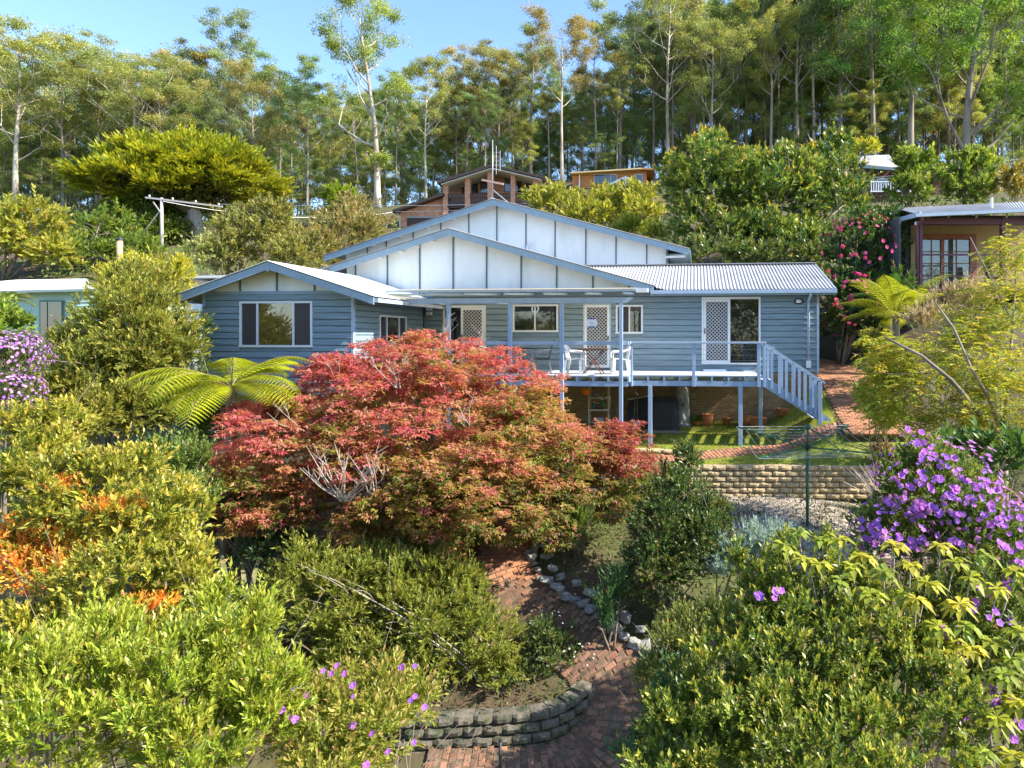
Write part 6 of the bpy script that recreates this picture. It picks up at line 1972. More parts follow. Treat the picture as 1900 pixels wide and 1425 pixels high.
# hero gums
hero1 = euc_mesh(91, H0, .38, .52, .17, 9, 1.15, 110, bend=-.07, leafL=.30,
                 explicit=[(.33, (-.86, .1, .42), 6.5, .17), (.36, (.35, -.3, .8), 4.5, .12), (.47, (-.5, .2, .9), 6.5, .15), (.15, (.3, -.4, .55), 2.2, .07), (.2, (.15, -.5, .2), 1.8, .06)], cols=[(.19, .23, .07), (.15, .20, .075), (.24, .26, .08)])
gum(655, 2, 72, hero1, (1.15, 1.2, .85), 'tallest pale-trunked gum with a long bare limb reaching left', 'palebark', 1.1, 0.0, base_px=700)
hero2 = euc_mesh(77, H0, .30, .50, .18, 12, 1.15, 95, bend=-.01, leafL=.30, cols=[(.23, .21, .085), (.19, .21, .09), (.27, .235, .10)])
gum(1035, 42, 76, hero2, (1.15, 1.0, .95), 'tall airy gum with straight white trunk right of the antenna', 'palebark', 1.0, 1.2, base_px=1043)
hero3 = euc_mesh(63, H0, .42, .22, .22, 12, 1.3, 130, bend=.1, leafL=.36, cols=[(.12, .19, .05), (.16, .22, .05), (.27, .26, .06)],
                 explicit=[(.10, (.8, -.2, .55), 8, .2), (.16, (-.5, -.1, .85), 8, .18), (.22, (.6, -.2, .75), 8, .18), (.28, (.2, -.3, .95), 8, .16)])
gum(1850, -95, 66, hero3, (.9, 1.12, .8), 'large spreading green tree with many bare rising limbs at the right edge', 'greybark', 1.25, 0.0, base_px=1790)

# understorey at the foot of the forest and scrub over the hillside
def ground_stuff(name, label, n, px0, px1, Y0, Y1, h, L, W, cols, m=14, r=.8, avoid=()):
    px = rng.uniform(px0, px1, n); Y = np.sqrt(rng.uniform(Y0 ** 2, Y1 ** 2, n)); X = (px - CX) / F * Y
    ok = np.ones(n, bool)
    for (x0, x1, y0, y1) in avoid: ok &= ~((X > x0) & (X < x1) & (Y > y0) & (Y < y1))
    X, Y = X[ok], Y[ok]
    z = gz_arr(X, Y) + rng.uniform(0, 1, len(X)) * h
    lv = Leaves()
    clumps(lv, np.stack([X, Y, z], -1), np.tile(np.array([0, -.2, 1.0]), (len(X), 1)), m, r, L, W, cols, flat=.8)
    o = lv.build(name, MT['leaf']); tag(o, label, 'undergrowth', kind='stuff')
    return o
ground_stuff('forest_undergrowth', 'low dark undergrowth at the foot of the forest', 1700, -80, 1980, 66, 112, 1.6, .34, .14, [(.05, .07, .025), (.08, .1, .03), (.10, .09, .035)], 14, 1.2,
             avoid=[(-24, -4, 55, 72), (-8, 6, 66, 82), (18, 34, 58, 72)])
ground_stuff('hillside_scrub', 'mixed green scrub covering the slope between houses and forest', 1800, -80, 1980, 33, 66, 1.1, .24, .10, [(.08, .12, .025), (.12, .15, .03), (.18, .18, .04), (.06, .09, .03)], 16, .9,
             avoid=[(-14, 6, 20, 37), (-24, -4, 55, 70), (8, 20, 20, 32), (18, 34, 56, 70), (-40, -21, 27, 38)])

ground_stuff('bank_scrub', 'dense green scrub covering the banks on both sides of the garden', 1500, 1960, 3300, 7, 26, 1.7, .13, .05, [(.10, .14, .03), (.15, .18, .035), (.2, .2, .045), (.06, .1, .03)], 16, .5, avoid=[(8, 20, 21, 32)])
ground_stuff('left_bank_scrub', 'dense green scrub covering the slope left of the garden', 1100, -1100, -60, 8, 24, 1.7, .13, .05, [(.10, .14, .03), (.15, .18, .035), (.06, .1, .03)], 16, .5)
# gums on the slope behind the viewer, which the house windows mirror
for (x, y, top, pr) in ((-16, -20, 5, 6), (-9, -26, 7, 8), (-2, -22, 4, 7), (5, -27, 6.5, 6), (12, -21, 5, 8), (19, -28, 8, 7), (-24, -28, 7, 8), (27, -24, 6, 6)):
    g_ = gz(x, y); t = thing('gum_tree', 'gum tree on the slope behind the viewer mirrored in the windows', 'tree', (x, y, g_), x, 'gum trees mirrored in the windows')
    s_ = (top - g_) / H0; t.scale = (s_ * 1.3, s_ * 1.3, s_)
    a = bpy.data.objects.new('trunk', EUC[pr][0]); COL.objects.link(a); a.parent = t
    c = bpy.data.objects.new('crown', EUC[pr][1]); COL.objects.link(c); c.parent = t
# ------------------------------------------------------------------ trees and shrubs behind the house
YG, LG, MG, DG = (.27, .28, .035), (.17, .22, .03), (.09, .14, .03), (.04, .075, .025)
# golden cypress: flat layered crown of upswept sprays
def cypress():
    Y = 52.0
    bl = [blob(345, 315, Y, 128, 36, 4.4), blob(272, 335, Y, 74, 34, 3.8), blob(428, 330, Y, 62, 38, 3.6), blob(340, 352, Y - 1, 108, 32, 3.6), blob(370, 292, Y, 82, 22, 3.2), blob(232, 362, Y, 34, 20, 2.0)]
    x, _ = P(362, 440, Y)[:2]
    g_ = gz(x, Y)
    o = thing('golden_cypress', 'broad flat-topped golden cypress with upswept yellow sprays', 'tree', (x, Y, g_))
    org = np.array([x, Y, g_])
    lv = Leaves()
    p, nr, _ms = lumpy_shell(bl, 3500, 1.15, cover=1.0, flat=.34)
    k = 16
    n = len(p)
    D = unit(nr * np.array([1, 1, .45]) + np.array([0, 0, .32]) + rng.normal(size=(n, 3)) * .16)
    sl = rng.uniform(.7, 1.5, (n, 1))
    t = np.linspace(0, 1, k)[None] + rng.uniform(-.04, .04, (n, k))
    sd = unit(np.cross(D, np.array([0, 0, 1.0])) + 1e-6)
    sg = np.where(np.arange(k) % 2 == 0, 1, -1)[None, :, None] * rng.uniform(.3, 1, (n, k, 1))
    b = p[:, None] + D[:, None] * (sl * t)[..., None] - D[:, None] * .5 + sd[:, None] * sg * (.26 * (1.1 - t))[..., None]
    d = unit(D[:, None] + sd[:, None] * sg * .6 + np.array([0, 0, .25]) + rng.normal(size=(n, k, 3)) * .2)
    c0 = mixcol(n, [(.27, .28, .02), (.34, .32, .02), (.14, .18, .02)], jit=.12)
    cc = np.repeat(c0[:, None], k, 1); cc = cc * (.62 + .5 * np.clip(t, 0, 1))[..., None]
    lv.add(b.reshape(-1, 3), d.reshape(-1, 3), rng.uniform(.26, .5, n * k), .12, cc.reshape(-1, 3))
    p, nr = shell([blob(270, 395, Y, 75, 34, 2.5), blob(300, 425, Y - 2, 40, 20, 2)], 500, lo=.6)
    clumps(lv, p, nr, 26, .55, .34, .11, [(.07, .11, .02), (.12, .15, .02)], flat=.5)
    p, nr = shell(bl, 900, lo=.3, hi=.65, keep=.2)
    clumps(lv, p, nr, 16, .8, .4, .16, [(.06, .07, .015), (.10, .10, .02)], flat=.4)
    lv.build('crown', MT['leaf'], o, org)
    mb = MB()
    zt = P(362, 380, Y).z - g_
    mb.tube([(0, 0, -.5), (.05, 0, zt * .4), (-.1, 0, zt), (0, 0, zt + 2.5)], [.62, .5, .46, .2], 10)
    mb.build('trunk', MT['bark_grey'], o, smooth=True)
    br = MB()
    for c, r in bl:
        for k in range(5):
            branch_tubes(br, (0, 0, zt * random.uniform(.7, 1.0)), [Vector(c - org) + Vector((random.uniform(-1, 1) * r[0] * .8, random.uniform(-1, 1) * r[1] * .7, random.uniform(-.6, .2) * r[2]))], .16, 5)
    br.build('branch', MT['bark'], o, smooth=True)
    dead = MB()
    for k in range(26):
        branch_tubes(dead, (-.2, -.4, zt * random.uniform(.35, .7)), [(random.uniform(-2.6, -.4), random.uniform(-1.5, 0), zt * random.uniform(.2, .55))], .03, 4, sag=.3)
    dead.build('dead_branch', MT['twig'], o)['kind'] = 'stuff'
MT['bark_grey'] = mat('grey_cypress_bark', (0.36, 0.32, 0.29), .9, .35, 2, (1, 1, .2), .6, 8)
cypress()

shrub('broadleaf_tree', 'rounded yellow-green broad-leaved tree at the left edge above the green house', 'tree',
      [blob(60, 425, 40, 78, 62, 2.6), blob(10, 450, 39, 50, 60, 2), blob(95, 470, 39, 45, 30, 1.6)], 1.6, 12, .5, .30, .13, [YG, (.22, .25, .04), (.33, .30, .06)], tip=(.36, .32, .08), mt='leaf', stem_r=.09)
shrub('green_tree', 'mid-green bushy tree beside the flue pipe left of the power pole', 'tree', [blob(200, 430, 44, 62, 40, 2.2), blob(170, 470, 42, 50, 30, 2), blob(255, 465, 43, 45, 32, 2)], 1.5, 12, .4, .26, .09,
      [MG, (.12, .18, .03), LG], stem_r=.08)
shrub('olive_bush', 'tall pale olive bush behind the left wing roof', 'bush', [blob(480, 440, 36, 85, 72, 2.4), blob(420, 470, 35, 45, 48, 1.5), blob(555, 470, 35, 50, 48, 1.6), blob(500, 395, 36, 45, 30, 1.2)], 1.5, 12, .4, .20, .07,
      [(.20, .20, .055), (.24, .22, .06), (.15, .16, .05)], tip=(.30, .27, .07), stem_r=.06)
shrub('pinkish_bush', 'olive bush tinged pink in front of the brick garage', 'bush', [blob(640, 440, 40, 75, 55, 2.2), blob(600, 470, 38, 60, 45, 2), blob(690, 430, 42, 45, 42, 1.6), blob(655, 385, 44, 40, 25, 1.4)], 1.3, 12, .45, .19, .06,
      [(.22, .19, .06), (.27, .19, .09), (.17, .17, .05), (.14, .17, .04)], tip=(.32, .2, .12), stem_r=.05)
shrub('pale_shrub', 'pale whitish-green shrub at the foot of the cypress trunk', 'bush', [blob(385, 470, 34, 42, 34, 1.0)], 1.8, 12, .3, .15, .06, [(.32, .32, .14), (.24, .26, .08)], tip=(.42, .40, .2))
shrub('bright_green_shrub', 'bright green rounded shrub at the forest edge left of the brick house', 'bush', [blob(632, 375, 60, 34, 40, 1.7)], 1.8, 12, .5, .36, .14, [(.14, .2, .02), (.19, .24, .025)])
# right of the brick house
shrub('yellow_green_hedge', 'long yellow-green hedge of bushes right of the brick house', 'bush',
      [blob(1040, 385, 46, 70, 42, 2.2), blob(1120, 378, 47, 70, 34, 2.2), blob(1000, 372, 47, 40, 25, 1.5), blob(1180, 372, 46, 50, 36, 2), blob(1100, 405, 44, 70, 28, 2), blob(1190, 405, 44, 40, 42, 2)], 1.5, 12, .5, .27, .10,
      [(.21, .23, .035), (.26, .26, .04), (.15, .19, .03), (.30, .28, .04)], tip=(.36, .33, .05), stem_r=.06)
shrub('spiky_shrub', 'spiky yellow-green shrub just above the rear gable roof', 'bush', [blob(1175, 428, 40, 38, 24, 1.3), blob(1220, 440, 39, 26, 22, 1.0)], 1.6, 14, .55, .34, .05, [(.22, .25, .03), (.16, .20, .03)], up=.9, spread=.5)
shrub('dense_garden_tree', 'big dense dark green tree with yellow and orange tips behind the right roof', 'tree',
      [blob(1330, 350, 36, 95, 85, 3.0), blob(1440, 370, 36, 115, 100, 3.4), blob(1545, 355, 36, 72, 80, 2.6), blob(1290, 420, 35, 55, 60, 2.2), blob(1390, 440, 34, 90, 50, 2.6), blob(1500, 450, 34, 80, 40, 2.4), blob(1325, 292, 37, 46, 44, 1.9), blob(1268, 335, 37, 46, 46, 1.9),
       blob(1455, 305, 37, 58, 30, 2.0), blob(1548, 290, 37, 40, 42, 1.7)], 1.5, 12, .42, .24, .095,
      [(.05, .10, .028), (.075, .135, .03), (.12, .175, .032), (.18, .21, .035)], [2.5, 3, 2.5, 1.3], tip=(.34, .29, .04), tipw=.3, mt='leaf_glossy', stem_r=.12, stems=10)
shrub('orange_tipped_bush', 'bushy yellow-green crown with orange new leaves topping the big dark tree', 'bush', [blob(1312, 270, 38.5, 38, 30, 1.4), blob(1395, 300, 38.5, 38, 22, 1.4), blob(1245, 318, 38.5, 32, 36, 1.3), blob(1498, 290, 38.5, 30, 22, 1.2)], 1.4, 12, .4, .24, .09,
      [(.2, .24, .03), (.26, .27, .04), (.13, .18, .03)], tip=(.50, .27, .05), tipw=.4, foot=tuple(P(1390, 400, 38.5)[:2]))
for px, rx, lab in ((1700, 50, 'bright green upright tree right of the grey-roofed house'), (1805, 62, 'bright green bushy tree above the purple-post house roof')):
    shrub('bright_tree', lab, 'tree', [blob(px, 325, 50, rx, 48, 2), blob(px - 15, 355, 49, rx * .9, 30, 1.8), blob(px + 18, 300, 50, rx * .45, 24, 1.2), blob(px - 18, 292, 50, rx * .4, 22, 1.2)], 1.5, 12, .5, .30, .11,
          [(.14, .21, .03), (.20, .25, .035), (.10, .16, .03)], tip=(.28, .30, .05), stem_r=.07)
shrub('ochre_bush', 'ochre-tinged bush at the right edge above the corrugated roof', 'bush', [blob(1880, 335, 48, 38, 34, 1.6)], 1.5, 12, .45, .28, .1, [(.28, .21, .06), (.2, .19, .04)])
shrub('gold_bush', 'small golden bush below the forest left of the grey roof', 'bush', [blob(1608, 275, 60, 32, 18, 1.5)], 1.6, 12, .5, .34, .12, [(.34, .31, .03), (.24, .26, .03)])

shrub('roofline_bush', 'dark green bushes filling the gap right behind the corrugated right roof', 'bush', [blob(1330, 468, 31, 70, 34, 1.4), blob(1420, 478, 30.5, 80, 30, 1.4), blob(1510, 475, 30, 60, 34, 1.3)], 1.3, 12, .35, .20, .08, [(.05, .09, .025), (.08, .12, .03), (.13, .15, .035)], mt='leaf_glossy')
# camellia with pink flowers beside the side path
cam_o = shrub('camellia', 'tall camellia with pink flowers between the side path and the purple-post house', 'bush',
      [blob(1600, 470, 25, 70, 90, 1.7), blob(1560, 570, 24, 50, 80, 1.4), blob(1630, 420, 26, 55, 45, 1.3), blob(1640, 560, 23.5, 60, 70, 1.4)], 1.7, 11, .28, .15, .065, [(.035, .07, .02), (.055, .10, .025), (.12, .15, .03)], [3, 3, 1.2], mt='leaf_glossy', stem_r=.05)
def blossoms(parent, blobs, n, size, cols, name='flowers', petals=6, label=None, lo=.95, facing=None):
    """many small flowers in one part"""
    p, nr = shell(blobs, n, lo=lo, hi=1.1)
    org = np.array(parent.location)
    lv = Leaves(); c = mixcol(len(p), cols, jit=.1)
    for k in range(petals):
        x = unit(np.cross(nr, np.array([.3, .2, 1.0]))); y = np.cross(nr, x); a = k * 6.283 / petals + rng.uniform(0, .5, (len(p), 1))
        lv.add(p, unit(x * np.cos(a) + y * np.sin(a) + nr * .35), size, size * .8, c, nr, mid=.6)
    o = lv.build(name, MT['petal'], parent, org); o['kind'] = 'stuff'
    return o
blossoms(cam_o, [blob(1590, 480, 24.6, 68, 80, 1.7), blob(1570, 560, 23.6, 45, 60, 1.4)], 190, .085, [(.62, .05, .20), (.7, .12, .3)], 'pink_flowers', lo=1.0)
# ------------------------------------------------------------------ garden plants in front of and beside the house
# ---- the maple
def maple():
    Y0 = 13.8
    bl = [blob(765, 790, 14.2, 225, 105, 2.2), blob(560, 845, 13.6, 145, 95, 1.7), blob(945, 855, 13.8, 165, 90, 1.8), blob(800, 682, 14.8, 138, 48, 1.5), blob(1075, 835, 14.2, 80, 52, 1.1),
          blob(485, 905, 12.9, 80, 62, 1.0), blob(700, 905, 12.9, 175, 80, 1.5), blob(900, 935, 12.7, 155, 75, 1.4), blob(1150, 850, 14.6, 34, 52, .6), blob(470, 960, 12.5, 62, 32, .7), blob(1105, 905, 13.6, 68, 42, .9), blob(985, 745, 14.5, 62, 42, .9), blob(655, 730, 14.4, 95, 55, 1.2), blob(770, 980, 12.6, 120, 50, 1.0)]
    f = P(830, 1010, 13.4)
    g_ = gz(f.x, f.y); org = np.array([f.x, f.y, g_])
    o = thing('maple_tree', 'wide spreading maple with red and orange autumn leaves before the deck', 'tree', tuple(org))
    # leaf pads: flat layered clumps over the crown
    n = 3100
    p, nr, _ms = lumpy_shell(bl, n, .42, cover=1.6, flat=.75)
    pin, nin = shell(bl, 700, lo=.4, hi=.75, keep=.3)
    P_ = np.concatenate([p, pin]); N_ = np.concatenate([nr, nin])
    inner = np.concatenate([np.zeros(len(p)), np.ones(len(pin))])
    nP = len(P_); m = 25
    px = CX + P_[:, 0] / P_[:, 1] * F; py = CY - P_[:, 2] / P_[:, 1] * F
    hfrac = np.clip((P_[:, 2] - (-4.0)) / 3.8, 0, 1)
    # how far each pad has turned: green low and inside, red high and to the left, burgundy at the right end
    turn = np.clip(.06 + 1.06 * hfrac + .25 * np.clip((700 - px) / 400, -1, .7) + rng.normal(size=nP) * .26 + .28 * np.sin(px / 55) * np.sin(py / 38), 0, 1) * (1 - .5 * inner)
    stops = np.array([[.11, .15, .028], [.23, .22, .035], [.40, .22, .09], [.46, .175, .145], [.44, .095, .115]])
    x = turn * (len(stops) - 1); i0 = np.clip(x.astype(int), 0, len(stops) - 2); fr = (x - i0)[:, None]
    base = stops[i0] * (1 - fr) + stops[i0 + 1] * fr
    burg = np.clip((px - 1090) / 60, 0, .8)[:, None] * (py < 880)[:, None]
    base = base * (1 - burg) + np.array([.26, .035, .06]) * burg
    q = rand_dir(nP * m).reshape(nP, m, 3) * rng.uniform(0, 1, (nP, m, 1)) ** .5
    q[..., 2] *= .38
    rr = rng.uniform(.11, .28, (nP, 1, 1))
    tilt = np.cross(N_, np.array([0, 0, 1.0]))
    b = P_[:, None] + q * rr
    b[..., 2] -= .18 * (np.linalg.norm(q[..., :2], axis=-1) ** 2) * rr[..., 0]
    d = unit(q * np.array([1, 1, .2]) + N_[:, None] * .45 + rng.normal(size=(nP, m, 3)) * .35 + np.array([0, 0, -.22]))
    col = np.repeat(base[:, None], m, 1)
    alt = stops[rng.integers(1, 5, (nP, m))]
    w_ = (rng.random((nP, m, 1)) < .4) * .65
    col = col * (1 - w_) + alt * w_
    lv = Leaves()
    stars(lv, b.reshape(-1, 3), d.reshape(-1, 3), .086 * rng.uniform(.6, 1.3, nP * m), col.reshape(-1, 3))
    cr = lv.build('crown', MT['leaf_thin'], o, org)
    LEAF_COUNT['maple'] = len(cr.data.polygons)
    mb = MB()
    for (tx, ty, tz, r) in ((-.4, 0, .9, .13), (.5, .1, 1.0, .12), (1.3, .2, .9, .10), (-1.3, -.2, 1.1, .10), (.1, .5, 1.3, .12)):
        mb.tube([(random.uniform(-.15, .15), random.uniform(-.15, .15), -.2), (tx * .4, ty * .5, tz * .5), (tx, ty, tz)], [r * 1.3, r * 1.1, r], 8)
        for k in range(7):
            c, rad = random.choice(bl)
            branch_tubes(mb, (tx, ty, tz), [Vector(c - org) + Vector((random.uniform(-.7, .7) * rad[0], random.uniform(-.7, .7) * rad[1], random.uniform(-.3, .7) * rad[2]))], r * .55, 6, seg=5)
    mb.build('trunk', MT['bark'], o, smooth=True)
    # the leaning stem at the right by the path
    a = P(985, 985, 13.2); a.z = gz(a.x, a.y) - .1
    mb = MB().tube([Vector(a) - Vector(org), Vector(P(1010, 950, 13.4)) - Vector(org), Vector(P(1040, 905, 13.7)) - Vector(org), Vector(P(1060, 850, 14)) - Vector(org)], [.075, .07, .06, .03], 8)
    mb.build('leaning_stem', MT['bark'], o, smooth=True)
    # bleached bare twigs
    tw = MB()
    def twigs(px, py, Y, n, w, h, r=.011):
        a = Vector(P(px, py, Y)) - Vector(org); k = Y / F
        for j in range(n):
            t = a + Vector((random.uniform(-w, w) * k, random.uniform(-.5, .15), random.uniform(.3, 1) * h * k))
            mid = a.lerp(t, .5) + Vector((random.uniform(-.08, .08), 0, -.05))
            tw.tube([a + Vector((random.uniform(-.1, .1), 0, 0)), mid, t], [r, r * .8, r * .3], 5)
            for s_ in range(2):
                e = mid.lerp(t, random.uniform(.1, .6)); tw.tube([e, e + Vector((random.uniform(-.22, .22), random.uniform(-.1, .1), random.uniform(.06, .26)))], [r * .6, r * .25], 4)
    twigs(640, 930, 11.75, 17, 75, 115); twigs(690, 915, 11.9, 6, 60, 100)
    twigs(735, 720, 13.1, 9, 45, 75, .009); twigs(830, 640, 14.2, 5, 12, 70, .008); twigs(870, 790, 12.4, 4, 40, 80, .006); twigs(560, 800, 12.4, 3, 50, 70, .006)
    twigs(900, 645, 14.3, 3, 20, 45, .006); twigs(620, 710, 13.4, 3, 30, 55, .006)
    tw.build('bare_twig', MT['twig'], o)['kind'] = 'stuff'
maple()

# ---- tree ferns
def tree_fern(label, px, py, Y, trunk_px, nf, length, col, rise=.55, droop=1.0, trunk=True, seed=3, az0=0.0, lens=None, crown_r=.07):
    rs = np.random.default_rng(seed)
    c = P(px, py, Y); f = P(trunk_px, py, Y)
    g_ = gz(f.x, f.y)
    o = thing('tree_fern', label, 'fern', (f.x, f.y, g_))
    top = Vector(c) - Vector((f.x, f.y, g_))
    mb = MB(); mb.tube([(0, 0, -.2), top * .5 + Vector((.03, 0, 0)), top], [.13, .11, .10], 10)
    mb.build('trunk', MT['bark'], o, smooth=True)
    for i in range(nf):
        a = az0 + i * 2 * math.pi / nf + rs.uniform(-.2, .2)
        ln = length * rs.uniform(.82, 1.1)
        dirh = np.array([math.cos(a), math.sin(a), 0])
        el = rise * rs.uniform(.1, 1.5)
        nseg = 26
        pts = []; p = np.array([0, 0, 0.0]); th_ = el
        for j in range(nseg + 1):
            pts.append(p.copy())
            p = p + (dirh * math.cos(th_) + np.array([0, 0, 1]) * math.sin(th_)) * ln / nseg
            th_ -= droop * (1.25 / nseg) * (.4 + 1.2 * j / nseg)
        pts = np.array(pts)
        tan = unit(np.gradient(pts, axis=0))
        sd = np.array([-math.sin(a), math.cos(a), 0])
        lv = Leaves()
        j = np.arange(4, nseg + 1)
        u = (j - 4) / (nseg - 4)
        pl = ln * .235 * np.sin(np.pi * np.clip(u * .86 + .13, 0, 1)) ** .8 + .015
        for s_ in (-1, 1):
            # each pinna carries rows of small leaflets
            nl = 9
            v = (np.arange(nl) + .5) / nl
            dpin = unit(sd * s_ + tan[j] * .35 + np.array([0, 0, -.18]))
            b = pts[j][:, None] + dpin[:, None] * (pl[:, None] * v[None])[..., None]
            b[..., 2] -= (.16 * pl[:, None] * v[None] ** 2)
            cc = np.array(col) * rs.uniform(.8, 1.2)
            for t_ in (-1, 1):
                dl = unit(tan[j][:, None] * t_ + dpin[:, None] * .45 + np.zeros((1, nl, 1)))
                wl_ = (pl[:, None] * .13 * (1.1 - v[None] * .85) + .006)
                lv.add(b.reshape(-1, 3), dl.reshape(-1, 3), wl_.ravel(), (wl_ * .5).ravel(), np.clip(cc * (1 + .12 * rs.normal(size=(b.shape[0] * nl, 1))), .01, 1), np.tile(np.array([0, 0, 1.0]), (b.shape[0] * nl, 1)), fold=.1)
            lv.add(pts[j], dpin, pl, .012 + 0 * pl, cc * .9, np.tile(np.array([0, 0, 1.0]), (len(j), 1)), droop=.16)
        fr = lv.build('frond', MT['leaf_thin'], o)
        fr.location = top
        MB().tube([tuple(q) for q in pts[::3]], [.014 * (1 - .8 * k / (len(pts[::3]))) for k in range(len(pts[::3]))], 5).build('rachis', MT['rachis'], fr)
    return o, top
MT['rachis'] = mat('frond_rib', (.22, .17, .05), .7, .1, 5)
fern_o, ftop = tree_fern('large bright green tree fern in front of the left wing', 430, 718, 13.6, 418, 24, 1.85, (.38, .42, .03), rise=.58, droop=1.2, seed=4)
# flower stalk spike in its middle
MB().tube([ftop, ftop + Vector((.0, 0, .42))], .012, 5).tube([ftop + Vector((-.06, 0, .22)), ftop + Vector((.06, 0, .25))], .008, 4).tube([ftop + Vector((-.05, 0, .3)), ftop + Vector((.05, 0, .32))], .008, 4).tube([ftop + Vector((-.04, 0, .37)), ftop + Vector((.04, 0, .39))], .008, 4).build('curled_frond', MT['twig'], fern_o)
tree_fern('yellow-green tree fern standing above the side path at the right', 1662, 592, 19.6, 1662, 19, 2.05, (.31, .34, .03), rise=.9, droop=.9, seed=9)
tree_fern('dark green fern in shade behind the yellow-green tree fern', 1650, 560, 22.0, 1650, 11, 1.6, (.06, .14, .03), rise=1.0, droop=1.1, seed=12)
tree_fern('small palm-like fern frond cluster at the far left edge by the green house', 2, 560, 22, 2, 9, 1.1, (.16, .2, .05), rise=.7, droop=1.2, seed=14)

# ---- left side
shrub('feathery_tree', 'large yellow-green fine-leaved tree filling the left between houses', 'tree',
      [blob(245, 605, 16.5, 108, 88, 1.6), blob(185, 695, 15.8, 112, 80, 1.6), blob(290, 660, 16, 76, 88, 1.3), blob(258, 535, 17.2, 66, 50, 1.1), blob(160, 650, 16, 60, 58, 1.0), blob(240, 760, 15.2, 110, 60, 1.5), blob(120, 740, 15.2, 60, 50, 1.0)], 1.3, 12, .24, .098, .03,
      [(.21, .21, .035), (.26, .24, .045), (.15, .17, .03), (.11, .14, .03)], tip=(.36, .33, .06), spread=.8, stem_r=.05, stems=10, inner=.55)
shrub('golden_feathery_bush', 'golden-yellow feathery bush rising beside the white shed', 'bush', [blob(270, 515, 18.8, 60, 45, 1.1), blob(325, 520, 18.6, 35, 50, .9), blob(222, 520, 19, 40, 34, .8), blob(200, 572, 18.5, 32, 36, .7)], 1.5, 12, .26, .095, .03, [(.34, .31, .03), (.26, .27, .035)], tip=(.44, .37, .04))
shrub('wall_side_bush', 'dark green bush squeezed against the left wing wall', 'bush', [blob(345, 640, 17.0, 42, 75, .8), blob(330, 740, 16, 55, 65, .9), blob(395, 790, 14.6, 55, 45, .7)], 1.5, 12, .22, .085, .03, [(.06, .10, .025), (.09, .13, .03)])
shrub('round_leafy_bush', 'rounded glossy green bush at the left edge below the green house', 'bush', [blob(10, 608, 20, 48, 52, .9), blob(-25, 585, 20, 38, 46, .9)], 1.8, 11, .22, .12, .055, [(.13, .2, .03), (.19, .25, .04)], mt='leaf_glossy')
lav = shrub('lilac_shrub', 'lilac-pink flowering shrub at the left edge', 'bush', [blob(14, 672, 13.5, 48, 50, .7), blob(10, 735, 13.2, 50, 48, .7), blob(48, 648, 13.8, 24, 30, .4)], 1.1, 11, .2, .09, .03, [(.08, .12, .04), (.13, .15, .05)])
blossoms(lav, [blob(14, 668, 13.3, 48, 48, .7), blob(8, 735, 13.0, 50, 45, .7), blob(50, 645, 13.6, 24, 30, .4)], 900, .034, [(.46, .20, .56), (.56, .33, .60), (.34, .13, .50)], 'lilac_flowers', petals=5)
shrub('upright_glossy_shrub', 'upright glossy green shrub between the tree fern and the maple', 'bush', [blob(335, 870, 11.6, 62, 62, .7), blob(300, 850, 11.8, 35, 40, .5), blob(350, 930, 11.2, 62, 50, .7)], 1.7, 12, .26, .058, .026, [(.07, .13, .025), (.11, .16, .03), (.16, .2, .04)], up=1.2, mt='leaf_glossy', hi=1.1)
big = shrub('lemon_myrtle', 'large yellow-green leafy shrub covering the left foreground', 'bush',
      [blob(190, 930, 8.2, 150, 110, 1.0), blob(60, 880, 8.6, 100, 90, .9), blob(110, 790, 9.2, 55, 52, .5), blob(300, 970, 8.0, 85, 90, .7), blob(250, 1080, 7.4, 140, 100, .9), blob(60, 1010, 7.9, 90, 60, .7), blob(330, 1060, 7.6, 60, 70, .6), blob(240, 870, 8.6, 70, 50, .6), blob(70, 1180, 6.9, 110, 70, .8), blob(250, 1190, 6.9, 110, 60, .8), blob(30, 800, 9.2, 45, 50, .5)],
      1.5, 12, .15, .062, .023, [(.24, .25, .03), (.30, .28, .035), (.16, .19, .025), (.09, .125, .022)], tip=(.48, .36, .06), tipw=.4, mt='leaf_glossy', stem_r=.02, lump=.16)
shrub('orange_azalea', 'shrub with fiery orange leaves glowing inside the left foreground shrub', 'bush', [blob(70, 1050, 7.55, 130, 62, .6), blob(30, 1010, 7.7, 60, 60, .5), blob(210, 945, 7.7, 62, 22, .35), blob(130, 905, 7.9, 60, 20, .3), blob(280, 1130, 7.0, 50, 24, .3)], .8, 10, .15, .05, .018,
      [(.58, .20, .03), (.55, .12, .04), (.60, .36, .04), (.5, .38, .06)], foot=tuple(P(90, 1100, 7.6)[:2]))
shrub('bright_foreground_shrub', 'bright green long-leaved shrub in the bottom left corner', 'bush',
      [blob(120, 1330, 5.6, 190, 130, .9), blob(330, 1280, 5.9, 130, 120, .8), blob(440, 1200, 6.3, 75, 90, .5), blob(500, 1300, 6.0, 75, 100, .6), blob(200, 1200, 6.2, 110, 70, .6), blob(380, 1380, 5.6, 150, 90, .7), blob(30, 1260, 5.8, 70, 80, .6), blob(405, 1120, 6.7, 40, 45, .35), blob(480, 1140, 6.7, 30, 50, .3)],
      1.5, 12, .14, .056, .017, [(.19, .26, .025), (.25, .29, .03), (.13, .19, .022), (.30, .29, .04)], tip=(.38, .38, .06), up=.9, spread=.75, mt='leaf_glossy', stem_r=.016, hi=1.1)
